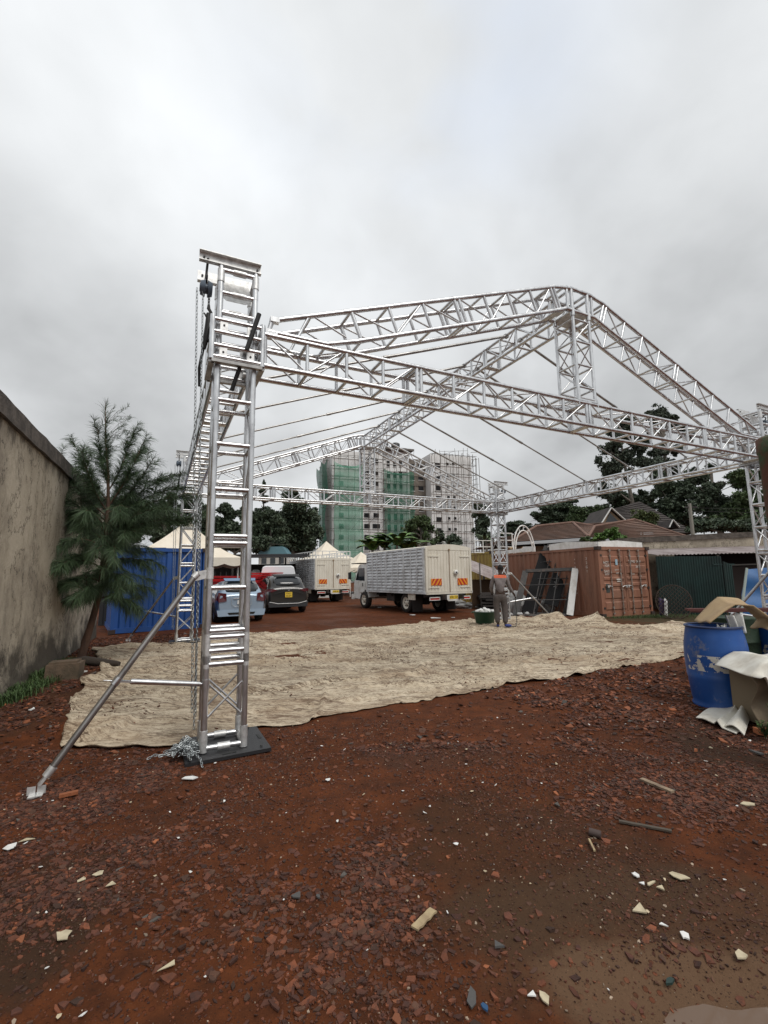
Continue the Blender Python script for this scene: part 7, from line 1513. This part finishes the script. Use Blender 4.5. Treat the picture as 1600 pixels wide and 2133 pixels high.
# rock, log, weeds at the wall
q = gp(133, 1412); b_ = MB(); b_.prism([(-.24, -.15, -.02), (.20, -.17, -.02), (.25, .12, -.02), (-.2, .16, -.02)], (.01, .01, .25)); b_.prism([(-.20, -.11, .23), (.17, -.13, .23), (.21, .10, .23), (-.17, .13, .23)], (0, 0, .03)); o = b_.build('stone_block', mat('mossy_stone', (.13, .09, .06), .9, c2=(.07, .055, .035), scale=6, bump=.5)); o.location = q; o.rotation_euler = (0, 0, .5); tag(o, 'squarish brown stone block at the foot of the left wall', 'stone')
q = gp(185, 1388); b_ = MB(); b_.path([(-.45, 0, .05), (-.1, .05, .09), (.25, .0, .06), (.55, -.02, .04)], [.06, .08, .07, .04], 9); o = b_.build('fallen_log', mat('dark_log', (.045, .035, .028), .95, bump=.6)); o.location = (q.x, q.y, 0); tag(o, 'short dark log lying at the root of the needle tree', 'log')
def weeds(name, label, spots, n_, h, M, seed, cat='weeds'):
    g = random.Random(seed); b_ = MB()
    for i in range(n_):
        cx, cy, rx, ry = g.choice(spots); x, y = cx + g.gauss(0, rx), cy + g.gauss(0, ry); a = g.random() * 6.28; L_ = h * g.uniform(.4, 1.1); w = L_ * .022 + .0015; d = Vector((math.cos(a), math.sin(a), 0)); z_ = gh(x, y); p0 = Vector((x, y, z_)); p1 = p0 + Vector((0, 0, L_ * .6)) + d * L_ * .2; p2 = p0 + Vector((0, 0, L_ * .9)) + d * L_ * .6; s_ = Vector((-d.y, d.x, 0)) * w
        b_.add([p0 - s_, p0 + s_, p1 + s_, p1 - s_, p2], [(0, 1, 2, 3), (3, 2, 4)])
    return tag(b_.build(name, M), label, cat, kind='stuff')
WG = mat('weed_green', (.05, .09, .025), .7, island=.5)
weeds('wall_weeds', 'grass growing along the foot of the left wall', [(-4.72, 6.0, .05, .25), (-5.0, 6.6, .06, .3), (-5.4, 7.5, .08, .4), (-5.85, 8.3, .1, .3)], 3200, .15, WG, 1)
weeds('yard_grass', 'short grass between the tarpaulin and the green fence', [(10.5, 15.6, .9, .35), (9.6, 15.9, .6, .3), (12, 14.2, .8, .5), (8.3, 15.6, .7, .12)], 2600, .10, WG, 2)
def weed_plant(label, c, h, n_, seed):
    t = thing('weed_plant', label, 'weed', c, group='weeds at the foot of the draped tarpaulin'); g = random.Random(seed); b_ = MB(); st_ = MB()
    for s_ in range(n_):
        a = g.random() * 6.28; top = Vector((math.cos(a) * h * .3, math.sin(a) * h * .25, h * g.uniform(.6, 1))); st_.path([(0, 0, 0), top * .5 + Vector((0, 0, h * .1)), top], [.004, .003, .0015], 5)
        for k in range(16):
            f = .15 + .85 * k / 16; p = top * f; b2 = g.random() * 6.28; d = Vector((math.cos(b2), math.sin(b2), .35)).normalized(); w = Vector((-d.y, d.x, 0)) * .009; L_ = .055 * (1.2 - f * .6); b_.add([p, p + d * L_ * .5 + w, p + d * L_, p + d * L_ * .5 - w], [(0, 1, 2, 3)])
    st_.build('stems', WG, t); b_.build('leaves', WG, t)
weed_plant('taller weed sprouting before the brown underside of the draped tarpaulin', (3.58, 4.40, 0), .36, 5, 1); weed_plant('low bushy weed at the foot of the draped tarpaulin', (3.42, 4.38, 0), .16, 9, 2); weed_plant('low weed beside the orange brick at the right edge', (3.66, 4.34, 0), .15, 8, 3)

# ================================================================== LITTER ONE CAN POINT AT
def shape(name, M, label, cat, px, py, pts_, th, rz=0.0, curl=0.0, group=None, lift=.012):
    q = gp(px, py); b_ = MB(); n_ = len(pts_); c = [(x, y, curl * ((x * 9) ** 2)) for x, y in pts_]; b_.prism([Vector(p) for p in c][::-1] if False else [Vector(p) for p in c], (0, 0, th)); o = b_.build(name, M); o.location = (q.x, q.y, gh(q.x, q.y) + lift); o.rotation_euler = (rr.uniform(-.06, .06), rr.uniform(-.06, .06), rz); return tag(o, label, cat, group)
def plank(label, p0, p1, w, th, M=WOOD, name='plank', cat='plank'):
    a, c = gp(*p0), gp(*p1); d = c - a; L_ = d.length; b_ = MB(); n_ = 8
    vs = []
    for i in range(n_ + 1):
        x = L_ * i / n_; e = .08 * w * math.sin(i * 2.1) ; 
        for y, z in ((-w / 2 + e, 0), (w / 2 + e * .5, 0), (w / 2 + e * .4, th), (-w / 2 + e, th)): vs.append((x, y, z))
    b_.add(vs, [(i * 4 + k, i * 4 + (k + 1) % 4, i * 4 + 4 + (k + 1) % 4, i * 4 + 4 + k) for i in range(n_) for k in range(4)] + [(0, 1, 2, 3), (n_ * 4 + 3, n_ * 4 + 2, n_ * 4 + 1, n_ * 4)])
    o = b_.build(name, M); o.location = (a.x, a.y, gh(a.x, a.y) + .014); o.rotation_euler = (0, 0, math.atan2(d.y, d.x)); tag(o, label, cat); return o
plank('weathered grey board lying on the red shards right of centre', (1336, 1625), (1402, 1652), .038, .014)
plank('short pale yellowish board in the foreground, left of the grey patch', (864, 1952), (903, 1912), .036, .008, mat('pale_board', (.42, .33, .19), .85, c2=(.3, .22, .13), scale=20))
plank('dark rotten stick lying across the soil below the grey board', (1290, 1717), (1400, 1738), .022, .010, mat('rotten_stick', (.08, .065, .05), .95))
plank('thin yellow splinter beside the rusty pipe stub', (1228, 1763), (1240, 1788), .010, .008, mat('pale_board', (.42, .33, .19)), 'splinter', 'splinter')
plank('orange sliver of tile by the foot of the near brace', (122, 1672), (162, 1663), .035, .02, SH5, 'tile_sliver', 'tile')
q = gp(1240, 1750); b_ = MB(); b_.tube((-.024, .016, .02), (.028, -.016, .018), .020, 12); o = b_.build('pipe_stub', mat('rusty_stub', (.06, .04, .035), .7)); o.location = (q.x, q.y, gh(q.x, q.y)); tag(o, 'short rusty pipe stub lying on the soil right of centre', 'pipe')
CR = mat('cream_plaster_chip', (.52, .45, .31), .85, c2=(.4, .34, .23), scale=20); CG = mat('grey_slate', (.075, .072, .070), .8); CT = mat('teal_plastic', (.015, .035, .030), .6); OR = mat('orange_brick', (.36, .12, .05), .85, bump=.3)
def irr(s_, k):
    g_ = random.Random(int(s_ * 9973) + k * 131); m_ = (4, 5, 3, 6, 7)[k % 5]; el = g_.uniform(.4, .85)
    return [(s_ * math.cos(a) * g_.uniform(.45, 1.2), s_ * math.sin(a) * g_.uniform(.45, 1.2) * el) for a in [6.283 * (j + g_.uniform(-.3, .3)) / m_ for j in range(m_)]]
items = [('paper_scrap', PAPER, 'crumpled pale plastic bag left of the puddle of bare soil below the near tower', 'plastic bag', 395, 1630, .07, 6, .006), ('paper_scrap', PAPER, 'white paper scrap alone on the bare soil right of the near tower', 'paper', 684, 1632, .035, 3, .003), ('wrapper', CR, 'cream wrapper lying in the dark patch at lower left', 'wrapper', 132, 1955, .045, 4, .004), ('paper_scrap', CR, 'torn tan paper scrap low in the left foreground', 'paper', 345, 2026, .040, 7, .003),
 ('paper_scrap', PAPER, 'long white scrap beside a tan one at the left edge', 'paper', 20, 1772, .05, 3, .003), ('cardboard_scrap', CR, 'tan cardboard scrap beside the long white scrap at the left edge', 'cardboard', 50, 1757, .06, 2, .004), ('paper_scrap', CR, 'pale folded scrap left of the shards in the lower left', 'paper', 230, 1850, .035, 2, .003), ('paper_scrap', CR, 'upright tan scrap above the pale folded one', 'paper', 203, 1830, .03, 8, .003), ('cardboard_scrap', CR, 'torn tan scrap left of the upright tan scrap', 'cardboard', 170, 1840, .032, 3, .003),
 ('tile_chip', CR, 'largest white chip of the group on the grey soil at right', 'tile chip', 1380, 1857, .032, 2, .006), ('tile_chip', CR, 'white chip left of the largest one in the group at right', 'tile chip', 1357, 1848, .028, 3, .006), ('tile_chip', PAPER, 'top left white chip of the group on the grey soil at right', 'tile chip', 1325, 1835, .024, 4, .005), ('tile_chip', PAPER, 'narrow white chip under the top left one of the group at right', 'tile chip', 1338, 1850, .024, 7, .004),
 ('foil_scrap', PAPER, 'white twisted foil scrap right of the foreground shards', 'foil', 1428, 1960, .035, 8, .006), ('tile_chip', PAPER, 'small white rectangle above the foil scrap', 'tile chip', 1382, 1940, .022, 2, .004), ('tile_chip', CR, 'tan triangular flake near the right edge above the puddle', 'tile chip', 1545, 2000, .04, 3, .006), ('tile_chip', CR, 'pair of white flakes at the bottom, left of the puddle', 'tile chip', 1135, 2098, .032, 4, .005), ('tile_chip', PAPER, 'white flake touching the shards at the very bottom', 'tile chip', 1112, 2092, .026, 2, .004),
 ('cloth_rag', CG, 'grey rag at the bottom edge of the photo', 'rag', 985, 2105, .040, 6, .006), ('blue_scrap', mat('blue_scrap_cloth', (.02, .07, .16), .8), 'small blue cloth scrap right of the grey rag at the bottom', 'cloth', 1012, 2125, .018, 3, .006), ('slate_piece', CG, 'dark slate shard standing up in the soil left of centre', 'slate', 618, 1885, .034, 3, .006), ('slate_piece', CG, 'smaller dark slate shard right of the standing one', 'slate', 662, 1888, .022, 8, .006), ('slate_piece', CG, 'grey square shard among red shards in the lower middle', 'slate', 1040, 1993, .035, 2, .008),
 ('tile_chip', SH4, 'flat grey disc of stone on the red soil right of centre', 'stone', 1162, 1680, .045, 2, .008), ('tile_chip', CR, 'white flake near the right edge, below the orange brick', 'tile chip', 1558, 1675, .045, 3, .006), ('cardboard_scrap', CR, 'brown cardboard flap in the foreground shards at right', 'cardboard', 1335, 1915, .055, 7, .006), ('paper_scrap', CR, 'torn sacking strip above the white chip group', 'sacking', 1415, 1838, .045, 3, .004), ('plastic_scrap', CT, 'dark green plastic curl by the puddle', 'plastic', 1395, 2045, .022, 4, .008),
 ('paper_scrap', PAPER, 'white scrap by the foot of the left wall', 'paper', 65, 1484, .06, 3, .01), ('paper_scrap', PAPER, 'white plastic scrap at the tarpaulin corner under the needle tree', 'plastic', 168, 1404, .09, 2, .02), ('paper_scrap', CR, 'small square white chip before the fallen white tarpaulin', 'tile chip', 1480, 1560, .03, 2, .006), ('orange_brick', OR, 'orange clay piece at the foot of the draped tarpaulin', 'brick', 1590, 1530, .10, 3, .05), ('orange_brick', OR, 'small orange brick on the dark soil near the right edge', 'brick', 1450, 1566, .038, 2, .02), ('slate_piece', CG, 'grey broken plate at the right edge on dark soil', 'plate', 1578, 1568, .06, 3, .012), ('paper_scrap', PAPER, 'white scrap behind the dark grey car on the red yard', 'paper', 1160, 1285, .001, 3, .001)]
for i, (nme, M, lb, ct, px, py, s_, k, th) in enumerate(items[:-1]): shape(nme, M, lb, ct, px, py, irr(s_, k), th, rz=i * 1.3, curl=.3 * s_)
for px, py, s_, lb in ((860, 1282, .16, 'white scrap on the red yard just before the rear wheel of the middle truck'), (905, 1288, .20, 'white sheet lying by the edge of the tarpaulin behind the truck'), (945, 1287, .12, 'small white scrap between the truck and the green basin'), (790, 1266, .22, 'white paper under the middle truck'), (435, 1312, .30, 'tan slab on the ground right of the blue container')): shape('paper_scrap', PAPER if 'tan' not in lb else CR, lb, 'paper' if 'tan' not in lb else 'slab', px, py, irr(s_, 3), .02, rz=px)
b_ = MB(); q = gp(1150, 1283); 
for i in range(16): blob(b_, (rr.uniform(-.9, .2), rr.uniform(-.1, .2), .07), rr.uniform(.05, .10), i, (1, 1, .8), .5, 8, 6)
o = b_.build('pale_rubble', BAGM); o.location = (q.x - 1.0, q.y + .1, 0); tag(o, 'row of pale lumps at the foot of the front steel frame', 'rubble', kind='stuff')
